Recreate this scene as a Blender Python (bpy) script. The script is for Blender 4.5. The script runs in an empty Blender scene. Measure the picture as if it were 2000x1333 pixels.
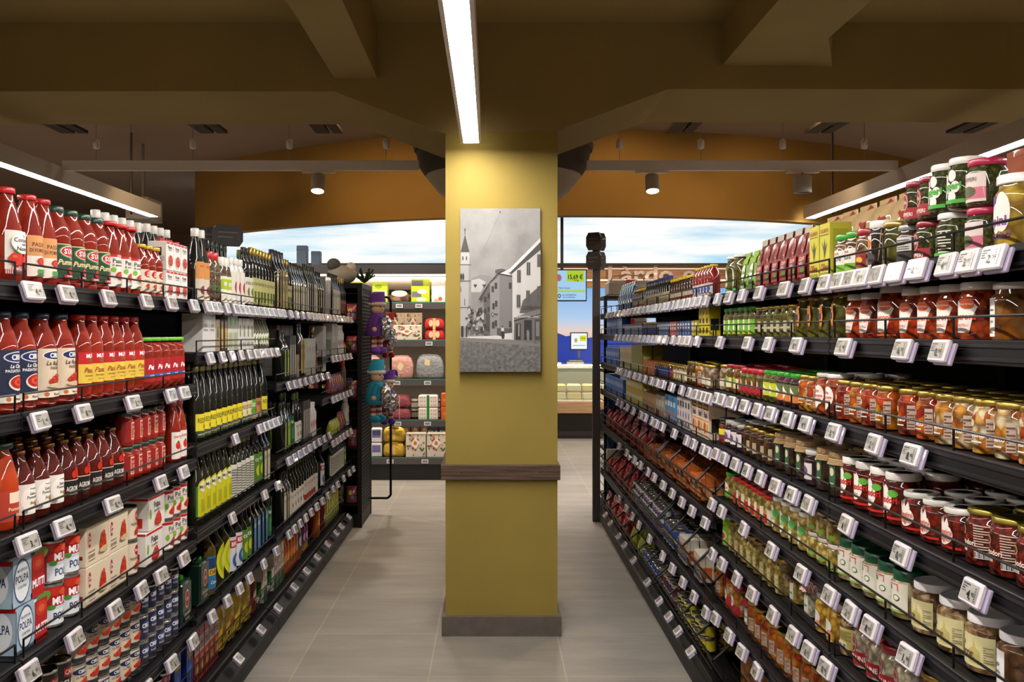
import bpy, math, random
from mathutils import Vector, Matrix
random.seed(7)
PI = math.pi
sc = bpy.context.scene
COL = sc.collection
# ---------------------------------------------------------------- camera, world, exposure, large lamps
F, H, VX, VY = 1886.0, 1.507, 960.0, 650.0
cam_data = bpy.data.cameras.new('camera')
cam_data.sensor_width = 36.0
cam_data.lens = F * 36.0 / 2000.0
cam_data.shift_x = (1000 - VX) / 2000.0
cam_data.shift_y = -(666.5 - VY) / 2000.0
cam_data.clip_start = 0.05
cam = bpy.data.objects.new('camera', cam_data)
cam.location = (0, 0, H); cam.rotation_euler = (PI / 2, 0, 0)
COL.objects.link(cam); sc.camera = cam
world = bpy.data.worlds.new('world'); sc.world = world
world.use_nodes = True
world.node_tree.nodes['Background'].inputs[0].default_value = (0.9, 0.85, 0.8, 1)
world.node_tree.nodes['Background'].inputs[1].default_value = 0.05
sc.view_settings.view_transform = 'Standard'
sc.view_settings.look = 'None'
sc.view_settings.exposure = 0.0
sc.view_settings.gamma = 1.0
sc.view_settings.use_curve_mapping = False
cy = sc.cycles
cy.max_bounces = 5; cy.diffuse_bounces = 4; cy.glossy_bounces = 2; cy.transmission_bounces = 4
cy.transparent_max_bounces = 6; cy.caustics_reflective = False; cy.caustics_refractive = False
cy.sample_clamp_indirect = 4.0
cy.use_adaptive_sampling = True; cy.adaptive_threshold = 0.03
cy.use_denoising = True
STRIP = 96.0      # emission of the linear lamps
def lamp(name, kind, loc, rot, energy, color=(1, 1, 1), **kw):
    d = bpy.data.lights.new(name, kind); d.energy = energy; d.color = color
    for k, v in kw.items(): setattr(d, k, v)
    o = bpy.data.objects.new(name, d); o.location = loc; o.rotation_euler = rot
    COL.objects.link(o); return o

# ---------------------------------------------------------------- materials
def lin(h):
    if isinstance(h, str):
        h = h.lstrip('#'); c = [int(h[i:i + 2], 16) / 255 for i in (0, 2, 4)]
        return tuple(x / 12.92 if x <= 0.04045 else ((x + 0.055) / 1.055) ** 2.4 for x in c)
    return tuple(h)
_mats = {}
def M(color, rough=0.5, metal=0.0, coat=0.0, emit=0.0, spec=0.5, bump=0.0, bscale=60.0, name=None):
    key = (color, rough, metal, coat, emit, spec, bump, bscale)
    if key in _mats: return _mats[key]
    m = bpy.data.materials.new(name or 'plain'); m.use_nodes = True
    nt = m.node_tree; b = nt.nodes['Principled BSDF']; c = lin(color)
    b.inputs['Base Color'].default_value = (*c, 1)
    b.inputs['Roughness'].default_value = rough
    b.inputs['Metallic'].default_value = metal
    b.inputs['Coat Weight'].default_value = coat
    b.inputs['Coat Roughness'].default_value = 0.03
    b.inputs['Specular IOR Level'].default_value = .15 if coat >= .8 else spec
    if coat >= .8: b.inputs['Roughness'].default_value = .5
    if emit:
        b.inputs['Base Color'].default_value = (c[0] * .1, c[1] * .1, c[2] * .1, 1); b.inputs['Roughness'].default_value = .4
        b.inputs['Emission Color'].default_value = (*c, 1); b.inputs['Emission Strength'].default_value = emit
    if bump:
        tc = nt.nodes.new('ShaderNodeTexCoord'); n = nt.nodes.new('ShaderNodeTexNoise'); n.inputs['Scale'].default_value = bscale
        bp = nt.nodes.new('ShaderNodeBump'); bp.inputs['Strength'].default_value = bump; bp.inputs['Distance'].default_value = 0.01
        nt.links.new(tc.outputs['Object'], n.inputs['Vector']); nt.links.new(n.outputs['Fac'], bp.inputs['Height'])
        nt.links.new(bp.outputs['Normal'], b.inputs['Normal'])
    _mats[key] = m
    return m
def noisy(name, c1, c2, scale=4.0, rough=0.6, bump=0.1, detail=4, stretch=(1, 1, 1), spec=0.5, metal=0.0, lo=0.35, hi=0.65):
    m = bpy.data.materials.new(name); m.use_nodes = True
    nt = m.node_tree; N = nt.nodes; L = nt.links; b = N['Principled BSDF']
    tc = N.new('ShaderNodeTexCoord'); mp = N.new('ShaderNodeMapping'); mp.inputs['Scale'].default_value = stretch
    n = N.new('ShaderNodeTexNoise'); n.inputs['Scale'].default_value = scale; n.inputs['Detail'].default_value = detail
    r = N.new('ShaderNodeValToRGB')
    r.color_ramp.elements[0].color = (*lin(c1), 1); r.color_ramp.elements[0].position = lo
    r.color_ramp.elements[1].color = (*lin(c2), 1); r.color_ramp.elements[1].position = hi
    L.new(tc.outputs['Object'], mp.inputs[0]); L.new(mp.outputs[0], n.inputs['Vector']); L.new(n.outputs['Fac'], r.inputs[0])
    L.new(r.outputs[0], b.inputs['Base Color']); b.inputs['Roughness'].default_value = rough
    b.inputs['Specular IOR Level'].default_value = spec; b.inputs['Metallic'].default_value = metal
    if bump:
        bp = N.new('ShaderNodeBump'); bp.inputs['Strength'].default_value = bump; bp.inputs['Distance'].default_value = 0.02
        L.new(n.outputs['Fac'], bp.inputs['Height']); L.new(bp.outputs[0], b.inputs['Normal'])
    return m
_cont = {}
def CT(c1, c2, c3, scale=70.0, rough=0.25, coat=1.0):
    """pieces of food (or liquid) behind glass: chunks of colour, each darker towards its edges"""
    key = (c1, c2, c3, scale)
    if key in _cont: return _cont[key]
    m = bpy.data.materials.new('contents'); m.use_nodes = True
    nt = m.node_tree; N = nt.nodes; L = nt.links; b = N['Principled BSDF']
    tc = N.new('ShaderNodeTexCoord'); oi = N.new('ShaderNodeObjectInfo'); ad = N.new('ShaderNodeVectorMath')
    ad.operation = 'ADD'
    mu = N.new('ShaderNodeMath'); mu.operation = 'MULTIPLY'; mu.inputs[1].default_value = 7.3
    L.new(oi.outputs['Random'], mu.inputs[0]); L.new(tc.outputs['Object'], ad.inputs[0]); L.new(mu.outputs[0], ad.inputs[1])
    v = N.new('ShaderNodeTexVoronoi'); v.inputs['Scale'].default_value = scale
    if scale >= 30:      # cut pieces are irregular
        dn = N.new('ShaderNodeTexNoise'); dn.inputs['Scale'].default_value = scale * .9; dn.inputs['Detail'].default_value = 1
        dm = N.new('ShaderNodeVectorMath'); dm.operation = 'MULTIPLY_ADD'; dm.inputs[1].default_value = (.55 / scale,) * 3
        L.new(ad.outputs[0], dn.inputs['Vector']); L.new(dn.outputs['Color'], dm.inputs[0]); L.new(ad.outputs[0], dm.inputs[2]); L.new(dm.outputs[0], v.inputs['Vector'])
    else: L.new(ad.outputs[0], v.inputs['Vector'])
    sep = N.new('ShaderNodeSeparateColor'); L.new(v.outputs['Color'], sep.inputs[0])
    r = N.new('ShaderNodeValToRGB'); e = r.color_ramp.elements
    e[0].position = 0.0; e[0].color = (*lin(c1), 1); e[1].position = 0.9; e[1].color = (*lin(c3), 1)
    k = e.new(0.5); k.color = (*lin(c2), 1)
    L.new(sep.outputs[0], r.inputs[0])
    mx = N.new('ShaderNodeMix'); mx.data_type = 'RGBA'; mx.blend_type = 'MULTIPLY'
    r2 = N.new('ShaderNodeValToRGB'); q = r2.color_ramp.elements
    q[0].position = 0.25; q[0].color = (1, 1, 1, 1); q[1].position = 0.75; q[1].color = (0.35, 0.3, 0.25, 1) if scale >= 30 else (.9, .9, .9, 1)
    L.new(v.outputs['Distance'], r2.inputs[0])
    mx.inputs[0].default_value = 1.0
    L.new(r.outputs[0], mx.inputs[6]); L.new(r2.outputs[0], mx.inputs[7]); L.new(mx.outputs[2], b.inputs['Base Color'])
    b.inputs['Roughness'].default_value = max(rough, .5); b.inputs['Specular IOR Level'].default_value = .12; b.inputs['Coat Weight'].default_value = coat; b.inputs['Coat Roughness'].default_value = 0.02
    _cont[key] = m
    return m

# ---------------------------------------------------------------- mesh building
class MB:
    def __init__(s): s.v = []; s.f = []; s.mi = []; s.mats = []
    def slot(s, m):
        if m not in s.mats: s.mats.append(m)
        return s.mats.index(m)
    def add(s, vs, fs, m):
        k = len(s.v); i = s.slot(m)
        s.v.extend([tuple(p) for p in vs]); s.f.extend([tuple(a + k for a in f) for f in fs]); s.mi.extend([i] * len(fs))
        return s
    def box(s, x0, x1, y0, y1, z0, z1, m, bev=0.0):
        if bev <= 0:
            vs = [(x0, y0, z0), (x1, y0, z0), (x1, y1, z0), (x0, y1, z0), (x0, y0, z1), (x1, y0, z1), (x1, y1, z1), (x0, y1, z1)]
            return s.add(vs, [(3, 2, 1, 0), (4, 5, 6, 7), (0, 1, 5, 4), (1, 2, 6, 5), (2, 3, 7, 6), (3, 0, 4, 7)], m)
        b = min(bev, (x1 - x0) / 2.1, (y1 - y0) / 2.1, (z1 - z0) / 2.1); vs = []
        P = []
        for z, ins in ((z0, b), (z0 + b, 0), (z1 - b, 0), (z1, b)):
            a0, a1, c0, c1 = x0 + ins, x1 - ins, y0 + ins, y1 - ins; c = b * (.45 if ins else 1)
            P.append([(a0 + c, c0, z), (a1 - c, c0, z), (a1, c0 + c, z), (a1, c1 - c, z), (a1 - c, c1, z), (a0 + c, c1, z), (a0, c1 - c, z), (a0, c0 + c, z)])
        vs = [p for r in P for p in r]; fs = [tuple(range(7, -1, -1)), tuple(range(24, 32))]
        for k in range(3):
            for i in range(8):
                j = (i + 1) % 8; fs.append((k * 8 + i, k * 8 + j, k * 8 + 8 + j, k * 8 + 8 + i))
        return s.add(vs, fs, m)
    def bar(s, a, b, w, m, n=4):
        a = Vector(a); b = Vector(b); d = (b - a)
        if d.length < 1e-6: return s
        d.normalize(); u = d.cross(Vector((0, 0, 1)))
        if u.length < 1e-3: u = Vector((1, 0, 0))
        u.normalize(); t = d.cross(u); r = w / 2 * (1.414 if n == 4 else 1)
        off = PI / 4 if n == 4 else 0; vs = []
        for p in (a, b):
            for i in range(n):
                q = off + 2 * PI * i / n; vs.append(p + u * (r * math.cos(q)) + t * (r * math.sin(q)))
        fs = [(i, (i + 1) % n, n + (i + 1) % n, n + i) for i in range(n)] + [tuple(range(n - 1, -1, -1)), tuple(range(n, 2 * n))]
        return s.add(vs, fs, m)
    def path(s, pts, w, m, n=6):
        for a, b in zip(pts, pts[1:]): s.bar(a, b, w, m, n)
        return s
    def lathe(s, prof, m, n=20, mat_at=None, squash=None, cx=0, cy_=0, phase=0.0):
        """prof: (r, z) list. mat_at: function z -> material"""
        vs = []; fs = []; idx = []
        for r, z in prof:
            if r < 1e-5: idx.append([len(vs)]); vs.append((cx, cy_, z))
            else:
                row = []
                for i in range(n):
                    a = phase + 2 * PI * i / n; x = r * math.cos(a); y = r * math.sin(a)
                    if squash:
                        p = squash; q = (abs(math.cos(a)) ** p + abs(math.sin(a)) ** p) ** (-1 / p); x = r * q * math.cos(a); y = r * q * math.sin(a)
                    row.append(len(vs)); vs.append((cx + x, cy_ + y, z))
                idx.append(row)
        ms = []
        for k in range(len(idx) - 1):
            A, B = idx[k], idx[k + 1]; mm = mat_at((prof[k][1] + prof[k + 1][1]) / 2) if mat_at else m
            for i in range(n):
                j = (i + 1) % n
                if len(A) == 1 and len(B) == 1: continue
                if len(A) == 1: fs.append((A[0], B[j], B[i]))
                elif len(B) == 1: fs.append((A[i], A[j], B[0]))
                else: fs.append((A[i], A[j], B[j], B[i]))
                ms.append(mm)
        k0 = len(s.v); s.v.extend(vs)
        for f, mm in zip(fs, ms): s.f.append(tuple(a + k0 for a in f)); s.mi.append(s.slot(mm))
        return s
    def ball(s, c, r, m, n=14, k=9, rot=None):
        if not hasattr(r, '__len__'): r = (r, r, r)
        vs = [(0, 0, -1)]
        for a in range(1, k):
            t = -PI / 2 + PI * a / k
            for i in range(n): vs.append((math.cos(t) * math.cos(2 * PI * i / n), math.cos(t) * math.sin(2 * PI * i / n), math.sin(t)))
        vs.append((0, 0, 1)); e = len(vs) - 1; fs = []
        for i in range(n):
            j = (i + 1) % n; fs.append((0, 1 + j, 1 + i)); fs.append((e, e - n + i, e - n + j))
            for a in range(k - 2): fs.append((1 + a * n + i, 1 + a * n + j, 1 + (a + 1) * n + j, 1 + (a + 1) * n + i))
        R = rot or Matrix.Identity(3); C = Vector(c)
        return s.add([C + R @ Vector((p[0] * r[0], p[1] * r[1], p[2] * r[2])) for p in vs], fs, m)
    def mesh(s, name, smooth=40):
        me = bpy.data.meshes.new(name); me.from_pydata(s.v, [], s.f)
        for m in s.mats: me.materials.append(m)
        me.polygons.foreach_set('material_index', s.mi)
        if smooth:
            me.polygons.foreach_set('use_smooth', [True] * len(s.f))
            me.update(); me.set_sharp_from_angle(angle=math.radians(smooth))
        me.update()
        return me
    def obj(s, name, parent=None, loc=(0, 0, 0), rz=0.0, smooth=40):
        o = bpy.data.objects.new(name, s.mesh(name, smooth)); COL.objects.link(o)
        o.location = loc; o.rotation_euler = (0, 0, rz)
        if parent: o.parent = parent
        return o
def tag(o, label, cat, group=None):
    o['label'] = label; o['category'] = cat
    if group: o['group'] = group
    return o
def empty(name, loc=(0, 0, 0), rz=0.0):
    o = bpy.data.objects.new(name, None); o.empty_display_size = 0.05; COL.objects.link(o)
    o.location = loc; o.rotation_euler = (0, 0, rz); return o
def struct(name, mb, smooth=0):
    o = mb.obj(name, smooth=smooth); o['kind'] = 'structure'; return o

# ---------------------------------------------------------------- lettering
_txt = {}
def text_mesh(t, shear=0.0, bold=0.0):
    key = (t, shear, bold)
    if key in _txt: return _txt[key]
    cu = bpy.data.curves.new('lettering', 'FONT'); cu.body = t; cu.resolution_u = 2; cu.shear = shear; cu.offset = bold
    cu.align_x = 'LEFT'
    ob = bpy.data.objects.new('lettering', cu); me = ob.to_mesh()
    vs = [(v.co.x, v.co.y) for v in me.vertices]; fs = [tuple(p.vertices) for p in me.polygons]
    ob.to_mesh_clear(); bpy.data.objects.remove(ob); bpy.data.curves.remove(cu)
    x0 = min(v[0] for v in vs); x1 = max(v[0] for v in vs)
    y0 = min(v[1] for v in vs); y1 = max(v[1] for v in vs)
    _txt[key] = (vs, fs, x0, x1, y0, y1)
    return _txt[key]
EPS = 0.0005
def clipx(pts, x, keep_right):
    out = []
    for (a, b), (c, d) in zip(pts, pts[1:] + pts[:1]):
        ia = a >= x if keep_right else a <= x; ic = c >= x if keep_right else c <= x
        if ia: out.append((a, b))
        if ia != ic: out.append((x, b + (d - b) * (x - a) / (c - a)))
    return out
def poly(mb, pts, fmap, lift, c, W, seg):
    if seg <= 1: mb.add([fmap(a, b, lift) for a, b in pts], [tuple(range(len(pts)))], INK(c)); return
    st = W / seg; x0 = min(a for a, _ in pts); x1 = max(a for a, _ in pts); k = math.floor(x0 / st)
    while k * st < x1:      # vertical slices follow the curve of the glass
        q = clipx(clipx(pts, k * st, True), (k + 1) * st, False) if len(pts) > 2 else []
        if len(q) > 2: mb.add([fmap(a, b, lift) for a, b in q], [tuple(range(len(q)))], INK(c))
        k += 1
def draw(mb, W, Hh, ops, fmap, seg=1, base=1):
    """paint flat marks of ink: s in -W/2..W/2, t in 0..Hh ; fmap(s,t,lift) -> 3-D point"""
    lift = base * EPS
    for op in ops:
        k = op[0]
        if k == 'r':
            _, s0, s1, t0, t1, c = op; s0 *= W / 2; s1 *= W / 2; t0 *= Hh; t1 *= Hh
            n = max(1, int(math.ceil(seg * (s1 - s0) / W))); vs = []; fs = []
            for i in range(n + 1):
                s = s0 + (s1 - s0) * i / n; vs += [fmap(s, t0, lift), fmap(s, t1, lift)]
            for i in range(n): fs.append((2 * i, 2 * i + 2, 2 * i + 3, 2 * i + 1))
            mb.add(vs, fs, INK(c))
        elif k == 'e':
            _, cs, ct, rs, rt, c = op; cs *= W / 2; ct *= Hh; rs *= W / 2; rt *= Hh; n = 18
            poly(mb, [(cs + rs * math.cos(2 * PI * i / n), ct + rt * math.sin(2 * PI * i / n)) for i in range(n)], fmap, lift, c, W, seg)
        elif k == 'p':
            _, pts, c = op
            poly(mb, [(a * W / 2, b * Hh) for a, b in pts], fmap, lift, c, W, seg)
        elif k == 't':
            _, t, cs, ct, hh, c = op[:6]; mw = op[6] if len(op) > 6 else 1.9; sh = op[7] if len(op) > 7 else 0; bo = op[8] if len(op) > 8 else 0.015
            vs, fs, x0, x1, y0, y1 = text_mesh(t, sh, bo)
            kx = hh * Hh / 0.72; w = (x1 - x0) * kx; ky = kx
            if w > mw * W / 2: kx *= mw * W / 2 / w
            mx = (x0 + x1) / 2; my = (y0 + y1) / 2
            mb.add([fmap(cs * W / 2 + (p[0] - mx) * kx, ct * Hh + (p[1] - my) * ky, lift) for p in vs], fs, INK(c))
        lift += EPS * 0.5
def INK(c): return c if not isinstance(c, (str, tuple)) else M(c, 0.45, coat=0.15, name='printed_ink')
def cyl_map(r, z0):
    def f(s, t, l):
        a = s / r; return ((r + l) * math.sin(a), -(r + l) * math.cos(a), z0 + t)
    return f
def flat_map(y, z0, x=0):
    return lambda s, t, l: (x + s, y - l, z0 + t)
GOLD = M('#b3994a', 0.3, 0.8); WHITE = M('#e4e2dc', 0.35, coat=0.4); BLACKP = M('#101010', 0.35)
GREYCAP = M('#9a9a98', .3, .4); BLKCAP = M('#15130f', .4)
# ---------------------------------------------------------------- the room
OCHRE = noisy('ochre_paint', '#8c7a34', '#948138', 3, .75, .03)
OCHRE_B = noisy('ochre_bulkhead_paint', '#9a7636', '#a07c3a', 2, .8, .03)
CEILM = noisy('olive_ceiling_paint', '#94804e', '#9a8650', 2, .85, .03)
TAUPE = noisy('taupe_ceiling_paint', '#98826e', '#9c8672', 2, .85, .03)
def floor_mat():
    m = bpy.data.materials.new('grey_floor_tiles'); m.use_nodes = True
    nt = m.node_tree; N = nt.nodes; L = nt.links; b = N['Principled BSDF']
    tc = N.new('ShaderNodeTexCoord'); mp = N.new('ShaderNodeMapping'); mp.inputs['Location'].default_value = (.274 + 6.0, -4.23 + 6.0, 0)
    br = N.new('ShaderNodeTexBrick'); br.offset = 0.0; br.inputs['Scale'].default_value = 1.0
    br.inputs['Brick Width'].default_value = .6; br.inputs['Row Height'].default_value = .6; br.inputs['Mortar Size'].default_value = .003
    br.inputs['Mortar Smooth'].default_value = .1
    br.inputs['Color1'].default_value = (*lin('#8c8882'), 1); br.inputs['Color2'].default_value = (*lin('#95918b'), 1); br.inputs['Mortar'].default_value = (*lin('#aaa28c'), 1)
    n = N.new('ShaderNodeTexNoise'); n.inputs['Scale'].default_value = 1.6; n.inputs['Detail'].default_value = 8; n.inputs['Roughness'].default_value = .65
    mp2 = N.new('ShaderNodeMapping'); mp2.inputs['Scale'].default_value = (1, 3.5, 1)
    r = N.new('ShaderNodeValToRGB'); r.color_ramp.elements[0].position = .3; r.color_ramp.elements[1].position = .72
    r.color_ramp.elements[0].color = (.74, .74, .74, 1); r.color_ramp.elements[1].color = (1.1, 1.09, 1.07, 1)
    mx = N.new('ShaderNodeMix'); mx.data_type = 'RGBA'; mx.blend_type = 'MULTIPLY'; mx.inputs[0].default_value = 1
    L.new(tc.outputs['Object'], mp.inputs[0]); L.new(mp.outputs[0], br.inputs['Vector'])
    L.new(tc.outputs['Object'], mp2.inputs[0]); L.new(mp2.outputs[0], n.inputs['Vector']); L.new(n.outputs['Fac'], r.inputs[0])
    L.new(br.outputs['Color'], mx.inputs[6]); L.new(r.outputs[0], mx.inputs[7]); L.new(mx.outputs[2], b.inputs['Base Color'])
    b.inputs['Roughness'].default_value = .5; b.inputs['Specular IOR Level'].default_value = .4
    return m
XL, XR, YN, YF, ZC = -5.6, 5.6, -2.6, 15.0, 3.05
struct('floor', MB().box(XL, XR, YN, YF, -.1, 0, floor_mat()))
struct('ceiling', MB().box(XL, XR, YN, 5.4, ZC, ZC + .1, CEILM).box(XL, XR, 5.4, YF, ZC + .0, ZC + .1, TAUPE))
struct('wall_left', MB().box(XL - .1, XL, YN, YF, 0, ZC, TAUPE))
struct('wall_right', MB().box(XR, XR + .1, YN, YF, 0, ZC, TAUPE))
struct('wall_back', MB().box(XL - .1, XR + .1, YF, YF + .1, 0, ZC, TAUPE))
struct('wall_front', MB().box(XL - .1, XR + .1, YN - .1, YN, 0, ZC, TAUPE))
CY = 4.8; K = CY / F
def cx(px): return (px - VX) * K
def cz(py): return H + (VY - py) * K
BZ = cz(178.5)      # underside of the cross beam
# cross beam with its two haunches, swept along Y
b = MB(); pts = [(XL, ZC), (XL, BZ), (cx(652), BZ), (cx(868), cz(261)), (cx(1089), cz(255)), (cx(1305), cz(174)), (XR, cz(174)), (XR, ZC)]
y0, y1 = CY, CY + .76; n = len(pts)
b.add([(x, y0, z) for x, z in pts] + [(x, y1, z) for x, z in pts], [tuple(range(n)), tuple(range(2 * n - 1, n - 1, -1))] + [(i, i + n, (i + 1) % n + n, (i + 1) % n) for i in range(n)], CEILM)
struct('trim_1', b)
struct('trim_2', MB().box(cx(653), cx(737), YN, CY - .001, cz(153), ZC, CEILM))
struct('trim_3', MB().box(cx(1410), cx(1557), YN, CY - .001, cz(128), ZC, CEILM)
       .add([(cx(1557), 4.35, cz(128)), (cx(1557), CY, cz(128)), (cx(1626), CY, cz(131)), (cx(1557), 4.35, ZC), (cx(1557), CY, ZC), (cx(1626), CY, ZC)], [(0, 1, 2), (0, 2, 5, 3), (3, 5, 4)], CEILM))
# column, its skirting and its wooden bumper rail
X0, X1 = cx(870), cx(1089)
col_ = struct('column', MB().box(X0, X1, CY + .004, CY + .70, 0, 2.6, OCHRE))
struct('baseboard_column', MB().box(X0 - .018, X1 + .018, CY - .014, CY + .718, 0, .098, noisy('skirting_tile', '#5a534c', '#645c54', 20, .6, .05), .001))
WOODD = noisy('dark_wood', '#3c2a20', '#5a4434', 12, .55, .2, stretch=(.3, 3, 6))
rail = MB().box(X0 - .022, X1 + .012, CY - .028, CY + .002, cz(937), cz(908), WOODD, .002).box(X0 - .022, X0 - .001, CY + .002, CY + .7, cz(937), cz(908), WOODD, .002).box(X1 + .001, X1 + .012, CY + .002, CY + .7, cz(937), cz(908), WOODD, .002)
rail = rail.obj('bumper_rail', smooth=0); tag(rail, 'dark wooden bumper rail wrapped round the ochre column', 'bumper rail')
sm = MB()
for px in (899, 1055): pass
for px in (902, 1054): sm.ball((cx(px), CY - .029, cz(921)), (.004, .002, .004), BLKCAP)
sm.obj('screws', rail)
# framed picture on the column: old photograph of a snowy street (grey printed inks)
def zx(x): return (x - 178) / 474 * 2 - 1
def zy(y): return (1108 - y) / 961
W_, H_ = (1055 - 899) * K, (726 - 408) * K
pan = MB().box(-W_ / 2, W_ / 2, -.012, 0, 0, H_, M('#3a3a3a', .6))
pr = MB(); g = lambda v: '#%02x%02x%02x' % ((int(v * .84),) * 3)
def pp(c, *q): return ('p', [(zx(a), zy(c_)) for a, c_ in q], g(c))
def rr(c, a0, a1, c0, c1): return ('r', zx(a0), zx(a1), zy(c1), zy(c0), g(c))
ops = [('r', -1, 1, 0, 1, noisy('print_grey_sky', '#7c7c7c', '#969696', 7, .6, 0, 8)),
 pp(150, (243, 560), (300, 535), (365, 548), (365, 600), (330, 760), (243, 760)), pp(205, (243, 570), (290, 560), (330, 580), (300, 640), (243, 640)),
 pp(70, (178, 412), (206, 300), (235, 412)), ('r', zx(204), zx(208), zy(300), zy(262), g(50)), ('r', zx(200), zx(212), zy(276), zy(272), g(50)),
 rr(205, 181, 232, 405, 480), rr(190, 178, 242, 480, 850), rr(90, 178, 242, 476, 482), rr(160, 228, 242, 482, 850),
 rr(60, 190, 197, 430, 452), rr(60, 212, 219, 430, 452), ('e', zx(184), zy(550), .025, .022, g(40)), ('e', zx(196), zy(550), .025, .022, g(40)), rr(70, 180, 184, 610, 640), rr(70, 203, 207, 680, 720), rr(90, 178, 242, 572, 577), rr(90, 178, 242, 728, 733)]
random.seed(3)
for i in range(60):
    a = random.uniform(215, 320); q = random.uniform(735, 880); ops.append(('e', zx(a), zy(q), random.uniform(.015, .05), random.uniform(.006, .016), g(random.choice((45, 70, 200, 110)))))
ops += [pp(100, (345, 590), (395, 540), (395, 900), (318, 890), (318, 640)), pp(60, (285, 685), (345, 590), (350, 600), (300, 690)), pp(128, (395, 540), (485, 545), (485, 905), (395, 895)), pp(150, (355, 590), (410, 545), (410, 900), (355, 895)),
 pp(235, (395, 540), (480, 500), (490, 545), (400, 530)), pp(55, (350, 585), (400, 528), (490, 545), (486, 552), (402, 538), (354, 592)), pp(90, (385, 530), (385, 510), (420, 503), (445, 508), (445, 515), (395, 530)), pp(80, (395, 852), (485, 855), (485, 905), (395, 895))]
for a, q in ((370, 620), (388, 600), (374, 720), (390, 705), (372, 830), (388, 820), (472, 600), (472, 825)): ops.append(rr(45, a - 6, a + 8, q - 14, q + 22))
for a, q in ((325, 680), (325, 750), (325, 840), (345, 660), (345, 740)): ops.append(rr(45, a - 5, a + 8, q - 12, q + 16))
ops += [rr(30, 362, 400, 768, 774), ('e', zx(370), zy(772), .03, .012, g(30)), ('e', zx(371), zy(772), .018, .007, g(200)), rr(70, 332, 352, 770, 860)]
ops += [pp(214, (486, 530), (652, 395), (652, 945), (486, 925)), pp(70, (462, 525), (652, 345), (652, 392), (486, 532)), pp(240, (460, 515), (652, 322), (652, 347), (470, 528)), pp(90, (528, 765), (548, 690), (652, 600), (652, 700), (652, 768)), pp(120, (495, 790), (652, 735), (652, 768), (495, 806)), pp(45, (495, 806), (652, 768), (652, 776), (495, 815)), pp(110, (495, 815), (652, 778), (652, 945), (495, 925))]
for a, q in ((524, 550), (580, 505), (642, 458), (521, 695), (577, 670), (642, 645)): ops += [rr(90, a - 10, a + 12, q - 38, q + 36), rr(40, a - 5, a + 7, q - 32, q + 32), rr(180, a, a + 2, q - 32, q + 32)]
ops += [rr(35, 505, 535, 825, 920), rr(25, 555, 600, 805, 925), rr(60, 618, 650, 800, 930), rr(150, 520, 528, 830, 900), rr(130, 625, 645, 815, 900)]
ops += [('t', 'COOPERATIVA', zx(598), zy(733), .022, g(40), .48), ('t', 'ALIMENTARI - VINI', zx(570), zy(786), .012, g(220), .6)]
ops += [pp(225, (178, 905), (400, 895), (490, 922), (440, 925), (178, 912)), pp(225, (440, 885), (485, 880), (486, 920), (442, 918)), ('r', -1, 1, 0, zy(922), noisy('print_grey_street', '#4c4c4c', '#6c6c6c', 60, .6, 0, 8)), pp(130, (178, 908), (486, 920), (652, 948), (652, 960), (178, 925))]
for a, q, c in ((428, 865, 40), (577, 880, 130)): ops += [('e', zx(a), zy(q - 22), .018, .007, g(60)), pp(c if c > 100 else 215, (a - 8, q + 5), (a - 7, q - 15), (a + 7, q - 15), (a + 10, q + 5)), pp(c, (a - 9, q + 5), (a + 10, q + 5), (a + 8, q + 50), (a - 4, q + 50))]
for a in (188, 195, 216): ops.append(rr(35, a - 4, a + 4, 840, 905))
for a in (268, 320): ops.append(pp(50, (a - 12, 597), (a + 12, 597), (a, 618)))
ops += [pp(120, (414, 178), (416, 178), (318, 395), (316, 395)), ('e', zx(414), zy(174), .014, .005, g(20)), ('e', zx(412), zy(1083), .014, .005, g(20))]
draw(pr, W_, H_, ops, flat_map(-.0125, 0))
po = empty('wall_picture', ((cx(899) + cx(1055)) / 2, CY + .004, cz(726)))
tag(po, 'black and white photo print of a snowy village street on column', 'picture')
pan.obj('panel', po, smooth=0); pr.obj('print', po, smooth=0)

# linear lamps of the ceiling grid
ALU = M('#eeeae8', .4, 0, name='aluminium_profile'); EM = M('#fff5ec', 1, emit=STRIP, name='lamp_diffuser')
def strip(x, y0, y1, z, label, w=.072, hh=.09):
    o = empty('linear_lamp', (x, (y0 + y1) / 2, z)); tag(o, label, 'lamp', None); L = (y1 - y0) / 2; t = .045
    MB().box(-w / 2 - .014, w / 2 + .014, -L, L, .004, hh, ALU).box(-w / 2 - .014, -w / 2, -L, L, -.006, .004, ALU).box(w / 2, w / 2 + .014, -L, L, -.006, .004, ALU).obj('housing', o, smooth=0)
    MB().box(-w / 2, w / 2, -L + .004, L - .004, -.004, .0035, EM).obj('diffuser', o, smooth=0)
    s_ = MB()
    for yy in (-L * .9, -L * .3, L * .3, L * .9): s_.bar((0, yy, hh), (0, yy, ZC - z), .004, GREYCAP)
    s_.obj('suspension_wires', o, smooth=0)
    return o
strip(-.098, YN + .3, 4.66, cz(278) - .028, 'long linear lamp running down the ceiling above the middle aisle')
strip(-2.66, YN + .3, 7.62, 2.425, 'long linear lamp above the aisle beyond the left shelves')
strip(2.53, YN + .3, 7.68, 2.42, 'long linear lamp above the aisle beyond the right shelves')
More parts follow.
